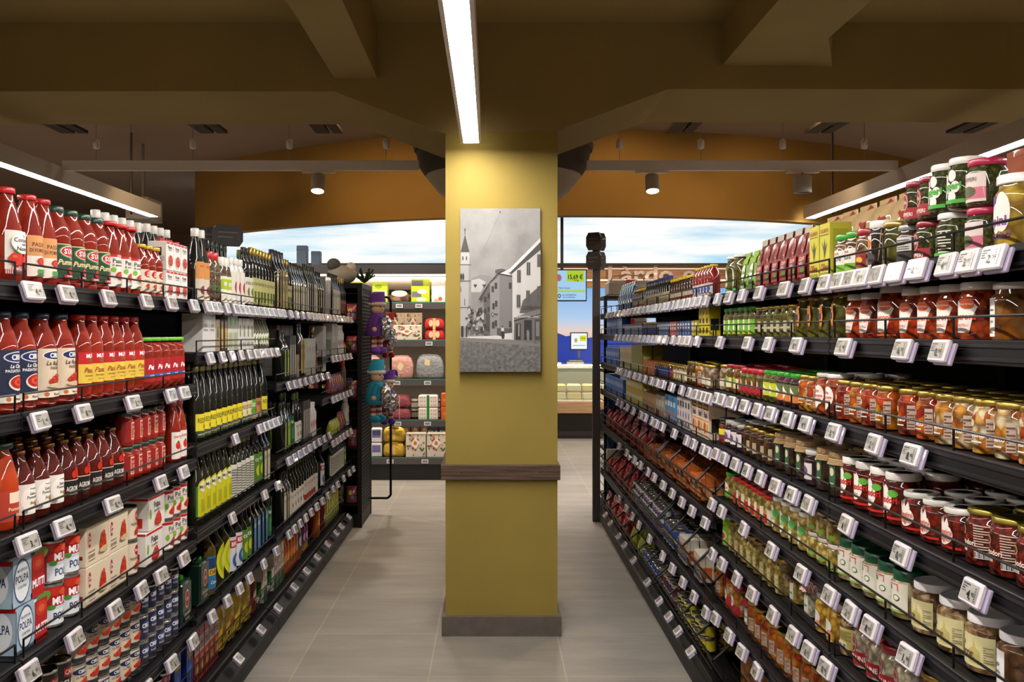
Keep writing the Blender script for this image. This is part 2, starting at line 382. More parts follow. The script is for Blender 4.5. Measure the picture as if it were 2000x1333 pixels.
# white track with spotlights behind the beam
TRK = M('#f2ece6', .45, name='white_track')
def track(x0, x1, y, z, label):
    o = MB().box(x0, x1, y - .018, y + .018, z - .03, z + .03, TRK).obj('lighting_track', smooth=0); tag(o, label, 'track')
    w = MB()
    k = int((x1 - x0) / .62)
    for i in range(k + 1):
        xx = x0 + .2 + i * (x1 - x0 - .4) / max(1, k); w.bar((xx, y, z + .03), (xx, y, ZC), .003, GREYCAP)
    w.obj('wires', o)
    for i in range(k + 1):
        xx = x0 + .2 + i * (x1 - x0 - .4) / max(1, k); MB().lathe([(.0, 0), (.014, .003), (.02, .01), (.02, .05), (.008, .065), (0, .065)], TRK, 12).obj('wire_gripper', o, (xx, y, z + .10))
    return o
TY = 5.9; TK = TY / F
tz = H + (VY - 324) * TK
track((124 - VX) * TK, (818 - VX) * TK, TY, tz, 'white lighting track behind the beam, left of the column')
track((1146 - VX) * TK, (1752 - VX) * TK, TY, tz, 'white lighting track behind the beam, right of the column')
def spot(px, on, label, e=60, tilt=-.3):
    x = (px - VX) * TK; o = empty('spotlight', (x, TY, tz - .03)); tag(o, label, 'spotlight')
    MB().box(-.1, .1, -.016, .016, -.014, -.001, TRK).obj('adapter', o, smooth=0)
    R = MB(); r = .042 if on else .055
    R.lathe([(0, 0), (r * .9, 0), (r, -.01), (r, -.105), (r * .9, -.105), (r * .85, -.09), (0, -.09)], M('#cfc8c2', .4), 22)
    h_ = R.obj('head', o, (0, 0, -.03)); h_.rotation_euler = (tilt, 0, 0)
    MB().bar((0, 0, -.03), (0, 0, -.01), .014, GREYCAP, 8).obj('swivel', o)
    bl = MB().lathe([(r * .8, -.099), (0, -.099)], M('#ffe2bb', 1, emit=70) if on else M('#4a4540', .5), 20).obj('bulb' if on else 'baffle', h_)
    if on:
        l = lamp('spot_beam', 'SPOT', (0, 0, -.115), (0, 0, 0), e, (1, .70, .38), spot_size=2.0, spot_blend=.8, shadow_soft_size=.035); l.parent = h_
spot(622, True, 'white spotlight lit on the left track', 35, -.3); spot(1273, True, 'white spotlight lit on the right track near the column', 45, -.3); spot(1567, False, 'wide white spotlight, unlit, on the right track', 0, 0)
# round duct bowl behind the column
b = MB(); R_ = .575
b.lathe([(R_, 0), (R_ * .985, -.03), (R_ * .98, -.03)], M('#5a5347', .6), 48); b.lathe([(R_ * .98, -.0), (R_ * .93, -.13), (R_ * .86, -.19)], M('#4a453a', .7), 48)
b.lathe([(R_ * .86, -.19), (R_ * .72, -.29), (R_ * .55, -.36), (R_ * .3, -.42), (0, -.44)], M('#b8b0a0', .6), 48)
b = b.obj('round_duct_cover', None, (.075, 6.15, H + (VY - 288) * 6.15 / F)); tag(b, 'dark round bowl-shaped duct cover hanging behind the column', 'duct cover')
MB().bar((0, 0, -.01), (0, 0, ZC - b.location.z), .3, M('#4a453a', .7), 24).obj('neck', b)
# small dark ceiling clips seen behind the beam
for i, px in enumerate((120, 400, 633, 1335, 1615, 1900)):
    d_ = 6.6; x = (px - VX) * d_ / F; z = H + (VY - 249) * d_ / F
    o = MB().box(-.09, .005, -.2, .2, .0, .02, M('#3a342c', .6)).box(.03, .1, -.2, .2, 0, .02, M('#3a342c', .6)).box(-.03, .05, -.05, .05, .02, ZC - z, M('#3a342c', .6)).obj('ceiling_diffuser', None, (x, d_, z), smooth=0)
    tag(o, 'small dark slotted ceiling diffuser, %s from the left' % ('first', 'second', 'third', 'fourth', 'fifth', 'sixth')[i], 'air diffuser', 'slotted ceiling diffusers')
# curved ochre bulkhead over the counters
b = MB(); arc = [(-2.75, 9.6), (-2.8, 9.05), (-2.7, 8.9), (-2.46, 8.66), (-1.8, 8.15), (-.87, 7.62), (-.2, 7.42), (.4, 7.32), (1.09, 7.33), (1.9, 7.5), (2.7, 7.85), (3.4, 8.3), (3.95, 8.8), (4.5, 9.6)]
from mathutils import geometry
def smoothline(p, it=2):
    for _ in range(it):
        q = [p[0]]
        for a, c in zip(p, p[1:]): q += [(a[0] * .75 + c[0] * .25, a[1] * .75 + c[1] * .25), (a[0] * .25 + c[0] * .75, a[1] * .25 + c[1] * .75)]
        p = q + [p[-1]]
    return p
arc = smoothline(arc); n = len(arc); inn = [(x * .985 + .01, y + .12) for x, y in arc]
vs = [(x, y, 2.395) for x, y in arc] + [(x, y, ZC) for x, y in arc] + [(x, y, 2.395) for x, y in inn] + [(x, y, ZC) for x, y in inn]
fs = [(i, i + 1, n + i + 1, n + i) for i in range(n - 1)] + [(2 * n + i + 1, 2 * n + i, 3 * n + i, 3 * n + i + 1) for i in range(n - 1)] + [(i + 1, i, 2 * n + i, 2 * n + i + 1) for i in range(n - 1)]
b.add(vs, fs, OCHRE_B); o = b.obj('trim_4', smooth=50); o['kind'] = 'structure'
# luminous sky lightbox above the back counters
def sky_mat(name, z0, z1, stops, strength, clouds=True):
    m = bpy.data.materials.new(name); m.use_nodes = True; nt = m.node_tree; N = nt.nodes; L = nt.links
    for q in list(N): N.remove(q)
    out = N.new('ShaderNodeOutputMaterial'); em = N.new('ShaderNodeEmission'); em.inputs[1].default_value = strength
    tc = N.new('ShaderNodeTexCoord'); sp = N.new('ShaderNodeSeparateXYZ'); mr = N.new('ShaderNodeMapRange')
    mr.inputs[1].default_value = z0; mr.inputs[2].default_value = z1
    r = N.new('ShaderNodeValToRGB'); e = r.color_ramp.elements
    e[0].position = stops[0][0]; e[0].color = (*lin(stops[0][1]), 1); e[1].position = stops[-1][0]; e[1].color = (*lin(stops[-1][1]), 1)
    for p_, c in stops[1:-1]: k = e.new(p_); k.color = (*lin(c), 1)
    L.new(tc.outputs['Object'], sp.inputs[0]); L.new(sp.outputs[2], mr.inputs[0]); L.new(mr.outputs[0], r.inputs[0])
    if clouds:
        mp = N.new('ShaderNodeMapping'); mp.inputs['Scale'].default_value = (.55, .55, 5)
        n = N.new('ShaderNodeTexNoise'); n.inputs['Scale'].default_value = 1.3; n.inputs['Detail'].default_value = 7
        r2 = N.new('ShaderNodeValToRGB'); r2.color_ramp.elements[0].position = .4; r2.color_ramp.elements[1].position = .62
        mx = N.new('ShaderNodeMix'); mx.data_type = 'RGBA'; mx.inputs[7].default_value = (1, .99, .95, 1)
        L.new(tc.outputs['Object'], mp.inputs[0]); L.new(mp.outputs[0], n.inputs['Vector']); L.new(n.outputs['Fac'], r2.inputs[0])
        L.new(r2.outputs[0], mx.inputs[0]); L.new(r.outputs[0], mx.inputs[6]); L.new(mx.outputs[2], em.inputs[0])
    else: L.new(r.outputs[0], em.inputs[0])
    L.new(em.outputs[0], out.inputs[0])
    return m
SKY = sky_mat('sky_print', 2.2, 2.9, [(0, '#8fd0f0'), (.4, '#d8ecf4'), (1, '#5fb4e6')], 1.06)
b = MB(); b.box(-3.0, 3.9, 10.5, 10.56, 2.262, 2.95, SKY); fr = MB().box(-3.0, 3.9, 10.56, 10.7, 2.262, 2.97, M('#3a3a3a', .6)).box(-3.0, 3.9, 10.48, 10.7, 2.25, 2.262, M('#4a6a6a', .3)).box(-2.9, -2.85, 10.6, 10.65, 2.97, ZC, M('#3a3a3a', .6)).box(3.8, 3.85, 10.6, 10.65, 2.97, ZC, M('#3a3a3a', .6))
lb = empty('sky_lightbox', (0, 10.5, 2.2)); tag(lb, 'long luminous panel printed with blue sky and thin clouds', 'lightbox')
x_ = b.obj('lit_print', lb, (0, -10.5, -2.2), smooth=0); x_ = fr.obj('frame', lb, (0, -10.5, -2.2), smooth=0)
# far mural with mountains, wood fascia with letters
WOOD = noisy('warm_wood', '#9a6a44', '#b98c62', 9, .5, .1, stretch=(.3, .3, 8)); WOOD2 = noisy('pale_wood', '#b58f68', '#c9a880', 8, .5, .1, stretch=(.3, 1, 8))
mu = empty('mountain_mural', (1.5, 14.95, .9)); tag(mu, 'luminous mural of evening sky over blue mountains behind the counter', 'mural')
SKY2 = sky_mat('evening_sky_print', 1.35, 2.3, [(0, '#e8b8a0'), (.18, '#f0d8cc'), (.4, '#b8d4f4'), (1, '#7fb0ec')], .95, False)
b = MB().box(-.2, 4.2, 14.93, 14.998, .9, 2.6, SKY2); b.obj('sky_print', mu, (-1.5, -14.95, -.9), smooth=0)
pk = [(-.2, 1.45), (.2, 1.42), (.5, 1.5), (.8, 1.43), (1.0, 1.51), (1.15, 1.45), (1.3, 1.47), (1.45, 1.42), (1.6, 1.44), (1.85, 1.5), (2.0, 1.46), (2.2, 1.52), (2.5, 1.44), (3, 1.5), (3.5, 1.45), (4.2, 1.5)]
MB().add([(x, 14.925, z) for x, z in pk] + [(x, 14.925, .9) for x, z in pk], [(i + 1, i, len(pk) + i, len(pk) + i + 1) for i in range(len(pk) - 1)], M('#1e3fae', 1, emit=.8)).obj('mountain_print', mu, (-1.5, -14.95, -.9), smooth=0)
fa = empty('wood_fascia', (2.2, 10.6, 1.95)); tag(fa, 'wooden counter fascia under the sky panel', 'fascia')
zf = lambda py, d=10.55: H + (VY - py) * d / F
b = MB().box(.7, 4.0, 10.58, 10.7, zf(562), 2.248, WOOD).box(.75, .8, 10.71, 10.74, 2.1, ZC, WOOD).box(3.9, 3.95, 10.71, 10.74, 2.1, ZC, WOOD).box(.75, 3.95, 10.7, 10.74, 2.05, 2.15, WOOD); b.obj('boards', fa, (-2.2, -10.6, -1.95), smooth=0)
MB().box(.7, 4.0, 10.56, 10.58, zf(549), zf(546), M('#e8d0b8', 1, emit=1.6)).box(.7, 4.0, 10.56, 10.58, zf(526), zf(524), M('#e8d0b8', 1, emit=1.2)).obj('light_line', fa, (-2.2, -10.6, -1.95), smooth=0)
lt = MB(); draw(lt, 2.0, .3, [('t', 'Làrdo e F', 0, .5, 1.0, '#d8c2ac', 3, 0, .02)], lambda s, t, l: (s, -l, t)); 
def thick(mb, d):     # give flat lettering a real depth
    k = len(mb.v); mb.v += [(x, y + d, z) for x, y, z in mb.v]; from collections import Counter; ed = Counter()
    fs = list(mb.f)
    for f in fs:
        for a, c in zip(f, f[1:] + f[:1]): ed[(min(a, c), max(a, c))] += 1
    for f in fs:
        for a, c in zip(f, f[1:] + f[:1]):
            if ed[(min(a, c), max(a, c))] == 1: mb.f.append((a, a + k, c + k, c)); mb.mi.append(0)
    for f in fs: mb.f.append(tuple(a + k for a in reversed(f))); mb.mi.append(0)
thick(lt, .03)
xs = [v[0] for v in lt.v]; w_ = max(xs) - min(xs); dl = 10.529; want = (1400 - 1188) * dl / F
kx = want / w_; zs = [v[2] for v in lt.v]; kz = (zf(518, dl) - zf(553, dl)) / (max(zs) - min(zs))
lt.v = [((x - min(xs)) * kx, y, (z - min(zs)) * kz) for x, y, z in lt.v]
o = lt.obj('sign_lettering', None, ((1188 - VX) * dl / F, dl, zf(553, dl)), smooth=0); tag(o, 'large beige letters reading Làrdo e F before the wood fascia', 'sign')
# price television
o = empty('television', ((1117 - VX) * 10.2 / F, 10.2, H + (VY - 589) * 10.2 / F)); tag(o, 'hanging television showing the price 15,69 € beside the column', 'television')
w_, h_ = (1146 - 1050) * 10.2 / F, (589 - 526) * 10.2 / F; sx_ = (1098 - 1117) * 10.2 / F
MB().box(sx_ - w_ / 2, sx_ + w_ / 2, 0, .06, 0, h_, M('#14141a', .3), .004).bar((sx_, .04, h_), (sx_, .04, ZC - o.location.z), .03, BLKCAP).obj('case', o)
TB = lambda c, e=1.0: M(c, 1, emit=e); sc_ = MB()
draw(sc_, w_ * .96, h_ * .92, [('r', -1, 1, 0, 1, TB('#9cc8ea', .9)), ('r', .2, .92, .62, 1, TB('#a8c81e', .9)), ('t', '15,69 €', .56, .77, .15, TB('#101408', .05), .62, 0, .03), ('t', 'al kg', .6, .66, .06, TB('#101408', .05), .2),
  ('e', -.15, .75, .12, .12, TB('#b05a6a', .8)), ('t', 'Filetto Despar', .1, .4, .05, TB('#1a3a6a', .2), .5), ('r', -1, 1, .27, .33, TB('#a8c81e', .9)), ('r', -1, 1, 0, .27, TB('#9ccaf0', .9)), ('t', 'LA COOPERATIVA', .3, .17, .06, TB('#1a2a4a', .1), .6), ('t', 'DI CORTINA', .3, .09, .05, TB('#1a2a4a', .1), .5), ('e', -.12, .14, .07, .07, TB('#1a3a2a', .1)), ('e', -.12, .14, .04, .04, TB('#9ccaf0', .9))],
  flat_map(-.001, h_ * .04, sx_)); sc_.obj('screen', o, smooth=0)
# ---------------------------------------------------------------- products
P = {}
NAMES = dict(peperoni='pepper_jar', peperoni_big='pepper_jar', farm_big='vegetable_jar', olive_tag='olive_jar', olive_g='olive_jar', despar_ol='olive_jar', lupini='lupin_jar', capperi='caper_jar', capperi_low='caper_jar', redlid='caper_jar', pinklid='caper_jar', greylid='caper_jar', orange_w='olive_jar', dark_gold='olive_jar', champ='mushroom_jar', reds='mushroom_jar', leaf_ol='olive_jar', piccanti='olive_jar', grig_r='pepper_jar', grig_y='pepper_jar', pezz='pepper_jar', antip='antipasto_jar', spo_g='olive_jar', spo_d='olive_jar', red_ol='olive_jar', red_pea='pea_jar', tiny_g='spread_jar', tiny_b='spread_jar', tiny_r='spread_jar', tuna_j='tuna_jar', pomodori='dried_tomato_jar', ciliegini='dried_tomato_jar', pomo_gold='dried_tomato_jar', twine='olive_jar', ol_dark='olive_jar', black_w='olive_jar', gialli='spread_jar', zagara='artichoke_jar', ponti='artichoke_jar', carcio='artichoke_jar', two_high='artichoke_jar', rota='vegetable_jar', latorre='mushroom_jar', plain_w='mushroom_jar', onions='onion_jar', yellow_lab='mushroom_jar', mushw='onion_jar', gingham='onion_jar', brownc='artichoke_jar', redcloth='antipasto_jar', sotto_g='artichoke_jar', antired='antipasto_jar', derica_red='vegetable_jar', bigfruit='peach_jar', tall_lab='cockle_jar', petti='tomato_jar', dececco='tomato_jar', arrabb='tomato_jar', derica='tomato_jar', brick='passata_carton',
  nonna='passata_bottle', beige='passata_bottle', star='passata_bottle', despar='passata_bottle', cirio='passata_bottle', rustica='passata_bottle', mutti='passata_bottle', nutri='passata_bottle', agro='passata_bottle', orange_b='passata_bottle', mutti_small='passata_bottle')
class Prod: pass
def prod(key, name, cat, desc, plural, w, d, h, body, parts):
    name = NAMES.get(key, name); p = Prod(); p.key = key; p.name = name; p.cat = cat; p.desc = desc; p.plural = plural; p.w = w; p.d = d; p.h = h
    p.body = body.mesh(name); p.parts = [(n, b.mesh(n)) for n, b in parts]; p.first = None
    P[key] = p; return p
def capmb(r, z0, z1, m, top=None, n=20, ridge=False):
    b = MB(); c = min(0.0018, r * 0.1)
    b.lathe([(r * 0.96, z0), (r, z0 + c), (r, z1 - c * 1.2), (r - c, z1), (r * 0.82, z1), (r * 0.8, z1 - 0.0008), (0, z1 - 0.0008)], m, n)
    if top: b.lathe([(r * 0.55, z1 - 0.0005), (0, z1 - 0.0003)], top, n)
    return b
def lab(r, z0, h, W, ops, seg=14):
    b = MB(); draw(b, W, h, ops, cyl_map(r, z0), seg); return b
def flat(y, z0, W, h, ops, x=0):
    b = MB(); draw(b, W, h, ops, flat_map(y, z0, x)); return b
BOT = {
 'passata': [(0, 0), (.88, 0), (1, .03), (1, .50), (.97, .58), (.62, .84), (.50, .90), (.50, .95), (0, .95)],
 'sauce':   [(0, 0), (.88, 0), (1, .03), (.93, .08), (1, .12), (1, .60), (.97, .66), (.80, .78), (.56, .87), (.52, .95), (0, .95)],
 'bulgy':   [(0, 0), (.86, 0), (.97, .03), (.97, .08), (.92, .12), (.92, .50), (.97, .54), (.98, .66), (.88, .76), (.60, .86), (.55, .95), (0, .95)],
 'crown':   [(0, 0), (.88, 0), (1, .04), (1, .52), (.95, .60), (.55, .80), (.36, .90), (.36, .96), (0, .96)],
 'oil':     [(0, 0), (.88, 0), (1, .02), (1, .60), (.95, .66), (.50, .76), (.38, .82), (.36, .95), (0, .95)],
 'mono':    [(0, 0), (.88, 0), (1, .03), (1, .50), (.90, .60), (.45, .80), (.36, .88), (.36, .95), (0, .95)],
 'jug':     [(0, 0), (.85, 0), (1, .04), (.97, .30), (1, .50), (.96, .62), (.70, .78), (.36, .88), (.34, .95), (0, .95)],
}
def bottle(key, desc, plural, shape, r, h, liquid, capm, ops, lz=(.1, .45), arc=2.3, capr=.56, caph=.07, name='sauce_bottle', cat='bottle', squash=None, neck=None, capname='cap', extra=None, gap=.004, captop=None):
    b = MB(); pr = [(a * r, z * h) for a, z in BOT[shape]]
    b.lathe(pr, liquid, 22, squash=squash)
    k = capmb(r * capr, h * (1 - caph) - (0.0 if not neck else neck), h, capm, top=captop)
    parts = [('label', lab(r * (1.0 if not squash else 1.04), lz[0] * h, (lz[1] - lz[0]) * h, arc * r, ops)), (capname, k)]
    if squash:   # flat faced bottle: a flat label
        parts[0] = ('label', flat(-r * 1.005, lz[0] * h, 1.45 * r, (lz[1] - lz[0]) * h, ops))
    if extra: parts += extra
    return prod(key, name, cat, desc, plural, 2 * r + gap, 2 * r + .004, h, b, parts)
def jar(key, desc, plural, r, h, cont, lid, ops, lz=(.12, .62), arc=2.0, lidm_top=None, name='food_jar', cat='jar', shape=0, lidh=.13, gap=.004, extra=None, arcop=None, squash=None):
    b = MB()
    pr = [(0, 0), (.85, 0), (.97, .03), (1, .08), (1, .70), (.97, .76), (.86, .81), (.84, .90), (0, .90)] if shape == 0 else \
         [(0, 0), (.85, 0), (.98, .03), (1, .1), (.94, .2), (.94, .62), (1, .70), (.98, .76), (.84, .82), (.82, .90), (0, .90)]
    b.lathe([(a * r, z * h) for a, z in pr], cont, 22, squash=squash)
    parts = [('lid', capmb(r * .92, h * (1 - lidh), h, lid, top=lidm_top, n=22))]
    if ops: parts.append(('label', lab(r * (1.0 if shape == 0 else 1.0), lz[0] * h, (lz[1] - lz[0]) * h, arc * r, ops)))
    if extra: parts += extra
    return prod(key, name, cat, desc, plural, 2 * r + gap, 2 * r + .003, h, b, parts)
def can(key, desc, plural, r, h, col, ops, arc=3.0, name='food_can', cat='can', n=24, gap=.002):
    b = MB(); st = M('#b9b7b2', 0.25, 0.9)
    b.lathe([(0, 0), (r * .95, 0), (r, .002), (r, .005), (r * .975, .007), (r * .975, h - .007)], st, n)
    b.lathe([(r * .975, h - .007), (r, h - .005), (r, h - .001), (r * .96, h), (r * .94, h - .003), (0, h - .003)], st, n)
    w = MB(); w.lathe([(r * .978, .0072), (r * .978, h - .0072)], M(col, .4, coat=.4), n)
    draw(w, arc * r, h - .016, ops, cyl_map(r * .978, .008), 16)
    return prod(key, name, cat, desc, plural, 2 * r + gap, 2 * r + .002, h, b, [('label', w)])
def carton(key, desc, plural, w, d, h, col, ops, name='carton', cat='carton', bev=.0015, side=None, extra=None, gap=.002, coat=.2, partname='front_print'):
    b = MB(); b.box(-w / 2, w / 2, -d / 2, d / 2, 0, h, M(col, .45, coat=coat), bev)
    f = flat(-d / 2, 0, w * .98, h * .98, ops)
    if side:    # same print on the two ends
        for sg in (-1, 1):
            draw(f, d * .96, h * .98, side, (lambda sg: lambda s, t, l: (sg * (w / 2 + l), sg * s, t))(sg))
    return prod(key, name, cat, desc, plural, w + gap, d + .003, h, b, [(partname, f)] + (extra or []))
def pouch(key, desc, plural, w, d, h, col, ops, name='pouch', cat='pouch', rough=.3, lean=.0):
    """stand-up bag: full at the foot, pinched flat at the top"""
    b = MB(); m = M(col, rough, coat=.6, bump=.25, bscale=55); n = 16; rings = []
    vs = []; fs = []
    for k, (sx, sy, z) in enumerate([(.86, .9, 0), (1, 1, .04), (1, .95, .3), (.98, .75, .6), (.98, .4, .82), (1, .06, .9), (1, .05, 1)]):
        for i in range(n):
            a = 2 * PI * i / n; p = 3.2; q = (abs(math.cos(a)) ** p + abs(math.sin(a)) ** p) ** (-1 / p)
            vs.append((w / 2 * sx * q * math.cos(a) + random.uniform(-1, 1) * .0008, d / 2 * sy * q * math.sin(a), z * h))
    for k in range(6):
        for i in range(n): fs.append((k * n + i, k * n + (i + 1) % n, (k + 1) * n + (i + 1) % n, (k + 1) * n + i))
    fs += [tuple(range(n - 1, -1, -1)), tuple(range(6 * n, 7 * n))]
    b.add(vs, fs, m)
    def prof(t):
        pts = [(0, .9), (.04, 1), (.3, .95), (.6, .75), (.82, .4), (.9, .06), (1, .05)]
        for (a, u), (c, v) in zip(pts, pts[1:]):
            if t <= c: return u + (v - u) * (t - a) / (c - a)
        return .05
    f = MB(); fm = lambda s, t, l: (s, -(d / 2) * prof(min(1, max(0, t / h))) * 1.02 - .0015 - l, t)
    ops2 = []
    for op in ops:    # split tall rectangles so that they follow the bulge
        if op[0] == 'r' and op[4] - op[3] > .15:
            cuts = [op[3]] + [c for c in (.04, .3, .6, .82, .9) if op[3] < c < op[4]] + [op[4]]
            ops2 += [('r', op[1], op[2], a, c, op[5]) for a, c in zip(cuts, cuts[1:])]
        else: ops2.append(op)
    draw(f, w * .86, h, ops2, fm, 1)
    return prod(key, name, cat, desc, plural, w + .004, d + .004, h, b, [('front_print', f)])

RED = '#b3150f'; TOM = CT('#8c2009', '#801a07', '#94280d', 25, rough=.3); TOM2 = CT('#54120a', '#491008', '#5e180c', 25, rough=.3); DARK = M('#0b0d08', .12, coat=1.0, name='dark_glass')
OLIVEG = M('#181b06', .12, coat=1.0); ORNG = M('#a8300c', .25, coat=1.0)
REDCAP = M('#c01a1a', .35, coat=.3); GRNCAP = M('#0f3a2c', .35, coat=.3); NAVYCAP = M('#14213f', .35, coat=.3); LGRN = M('#2f9a22', .35, coat=.3)
PINKCAP = M('#b5123e', .35, coat=.3)
def bg(c): return ('r', -1, 1, 0, 1, c)
def smalltext(c, t0, t1, n=6, s0=-.85, s1=.85):
    return [('r', s0, s1 - (.25 if i % 3 == 2 else 0), t0 + (t1 - t0) * i / n, t0 + (t1 - t0) * (i + .42) / n, c) for i in range(n)]
def barcode(s0, s1, t0, t1):
    o = [('r', s0, s1, t0, t1, '#e8e6e0')]; k = 11
    for i in range(k):
        a = s0 + (s1 - s0) * (i + .2) / k; o.append(('r', a, a + (s1 - s0) / k * (.35 + .3 * (i % 3 == 0)), t0 + .02, t1 - .02, '#161616'))
    return o
def tomato(s, t, rs, rt, c='#c4200f'):
    return [('e', s, t, rs, rt, c), ('e', s - rs * .3, t + rt * .35, rs * .3, rt * .22, '#e0553a'), ('p', [(s - rs * .5, t + rt), (s, t + rt * .7), (s + rs * .5, t + rt), (s, t + rt * 1.25)], '#2c6a1c')]
def heap(s, t, rs, rt, c1='#c3260f', c2='#e2532c'):
    o = []
    for a, b, k in ((-.5, -.3, .5), (.5, -.3, .5), (0, -.35, .55), (-.28, .15, .45), (.3, .15, .45), (0, .6, .4)):
        o.append(('e', s + a * rs, t + b * rt, rs * k, rt * k, c1)); o.append(('e', s + a * rs - rs * .12, t + b * rt + rt * .15, rs * k * .5, rt * k * .4, c2))
    return o
def bowl(s, t, rs, rt, c='#b3200f'):
    return [('e', s, t, rs, rt, '#d9d3c8'), ('e', s, t + rt * .08, rs * .86, rt * .82, c), ('e', s, t + rt * .1, rs * .55, rt * .5, '#d24a2a'), ('e', s, t + rt * .12, rs * .3, rt * .25, c)]

# ---- tomato bottles (left aisle)
bottle('nonna', 'gingham-capped tomato sauce bottle', 'tomato bottles with gingham caps', 'passata', .038, .225, TOM, REDCAP,
  [bg('#e9e3da')] + [('r', -1 + i * .1, -.95 + i * .1, 0, .1, '#b5172c') for i in range(20)] + tomato(-.4, .34, .42, .16) + tomato(.35, .3, .45, .17) +
  [('e', 0, .72, .72, .26, '#f1ede6'), ('e', 0, .72, .66, .235, '#f8f5ef'), ('t', 'La', 0, .88, .06, '#222'+'222'), ('t', 'Conserve', 0, .78, .1, '#222222', 1.2), ('t', 'della', 0, .68, .06, '#222222'), ('t', 'Nonna', 0, .58, .1, '#222222', 1.1), ('t', 'Lampomodoro', 0, .13, .08, '#a8182a', 1.5, .3)],
  lz=(.1, .55), arc=2.2, capr=.62, caph=.065, gap=.003, captop=M('#d9b0b0', .5))
bottle('beige', 'red-capped passata bottle with beige label', 'passata bottles with beige labels', 'passata', .036, .222, TOM, REDCAP,
  [bg('#e6ddd2'), ('r', -1, 1, .5, 1, '#d89a5e'), ('t', 'PASSATA', 0, .78, .1, '#5a2a18', 1.5), ('t', 'DI POMODORO', 0, .64, .09, '#5a2a18', 1.7)] + bowl(0, .36, .5, .12) + [('r', -.35, .35, .08, .18, '#3f9a3a'), ('r', -.35, .35, .02, .06, '#e0ddd5')],
  lz=(.1, .55), arc=2.2, capr=.6, caph=.06)
bottle('star', 'green-capped passata bottle with green label', 'passata bottles with green labels', 'bulgy', .041, .215, TOM, GRNCAP,
  [bg('#123f24'), ('r', -1, 1, .97, 1, '#c9d2a0'), ('e', 0, .78, .8, .2, '#2f8a34'), ('e', 0, .78, .72, .17, '#e8e4d8'), ('e', 0, .78, .66, .15, '#c4161c'), ('t', 'STAR', 0, .78, .15, '#ffffff', 1.1, 0, .03), ('t', 'La Mia', .25, .58, .07, '#e9e2b0', 1, .3), ('t', 'Pummarò', 0, .46, .16, '#f0e6a8', 1.8, .3, .02)] + tomato(.1, .22, .34, .12, '#a81010') + [('r', -.5, .5, 0, .09, '#b01418'), ('t', 'CORPOSA', 0, .045, .055, '#ffffff', .9)],
  lz=(.13, .54), arc=2.2, capr=.58, caph=.085)
bottle('despar', 'red-capped passata bottle with white label', 'passata bottles with white labels', 'passata', .038, .215, TOM, REDCAP,
  [bg('#ece8e1'), ('r', -1, 1, .92, 1, '#bf1a22'), ('t', 'DESPAR', 0, .96, .05, '#ffffff', .9), ('t', 'Passata', 0, .8, .14, '#1a1a1a', 1.5), ('t', 'di pomodoro', 0, .66, .08, '#333333', 1.5), ('e', -.55, .52, .2, .08, '#79b62a')] + bowl(.1, .32, .62, .17) + [('r', -.3, .3, .05, .12, '#d9d2c4')],
  lz=(.1, .54), arc=2.2, capr=.72, caph=.06)
bottle('derica', 'small yellow-lidded sauce jar with cream label', 'small sauce jars with yellow lids', 'sauce', .031, .17, TOM, M('#c8a52a', .35, coat=.3),
  [bg('#ddd3bd'), ('e', 0, .8, .5, .17, '#b5121c'), ('t', 'De', 0, .86, .09, '#ffffff', .5, .2), ('t', 'Rica', 0, .75, .1, '#ffffff', .7, .2), ('t', 'PASSATA', 0, .5, .08, '#7a1a14', 1.4)] + bowl(0, .25, .4, .13), lz=(.1, .52), capr=.7, caph=.07)
def brick(key, w, h):
    carton(key, 'small white passata carton with red cap', 'white passata cartons', w, w * .9, h, '#ebe8e3',
      [('r', -1, 1, .93, 1, '#bf1a22'), ('t', 'DESPAR', 0, .965, .035, '#ffffff', .8), ('t', 'Passata', 0, .82, .11, '#1a1a1a', 1.6), ('t', 'di pomodoro', 0, .72, .05, '#444444', 1.5)] + bowl(.1, .32, .72, .24),
      side=[('r', -.5, .5, .5, .8, '#2b2b2b'), ('r', -.4, .4, .1, .3, '#cfcac2')] + smalltext('#777777', .32, .48, 5),
      extra=[('cap', MB().lathe([(.014, h), (.014, h + .012), (0, h + .012)], REDCAP, 14))], partname='print')
brick('brick', .072, .098)
bottle('cirio', 'navy-capped passata bottle with blue label', 'passata bottles with blue labels', 'sauce', .041, .235, TOM, NAVYCAP,
  [bg('#17223f'), ('e', 0, .86, .85, .11, '#d5d8e0'), ('e', 0, .86, .78, .09, '#14275a'), ('t', 'CIRIO', 0, .86, .1, '#ffffff', 1.3, 0, .03), ('t', 'La Classica', 0, .69, .07, '#ffffff', 1.5, .3), ('t', 'PASSATA VERACE', 0, .6, .055, '#ffffff', 1.8)] + bowl(0, .37, .62, .15, '#a81a12') + [('r', -1, 1, 0, .14, '#ded6c8'), ('e', -.62, .07, .12, .045, '#c46a3a'), ('t', 'MasterChef', .12, .07, .05, '#5a4a3c', 1.1)],
  lz=(.1, .62), arc=2.35, capr=.6, caph=.065)
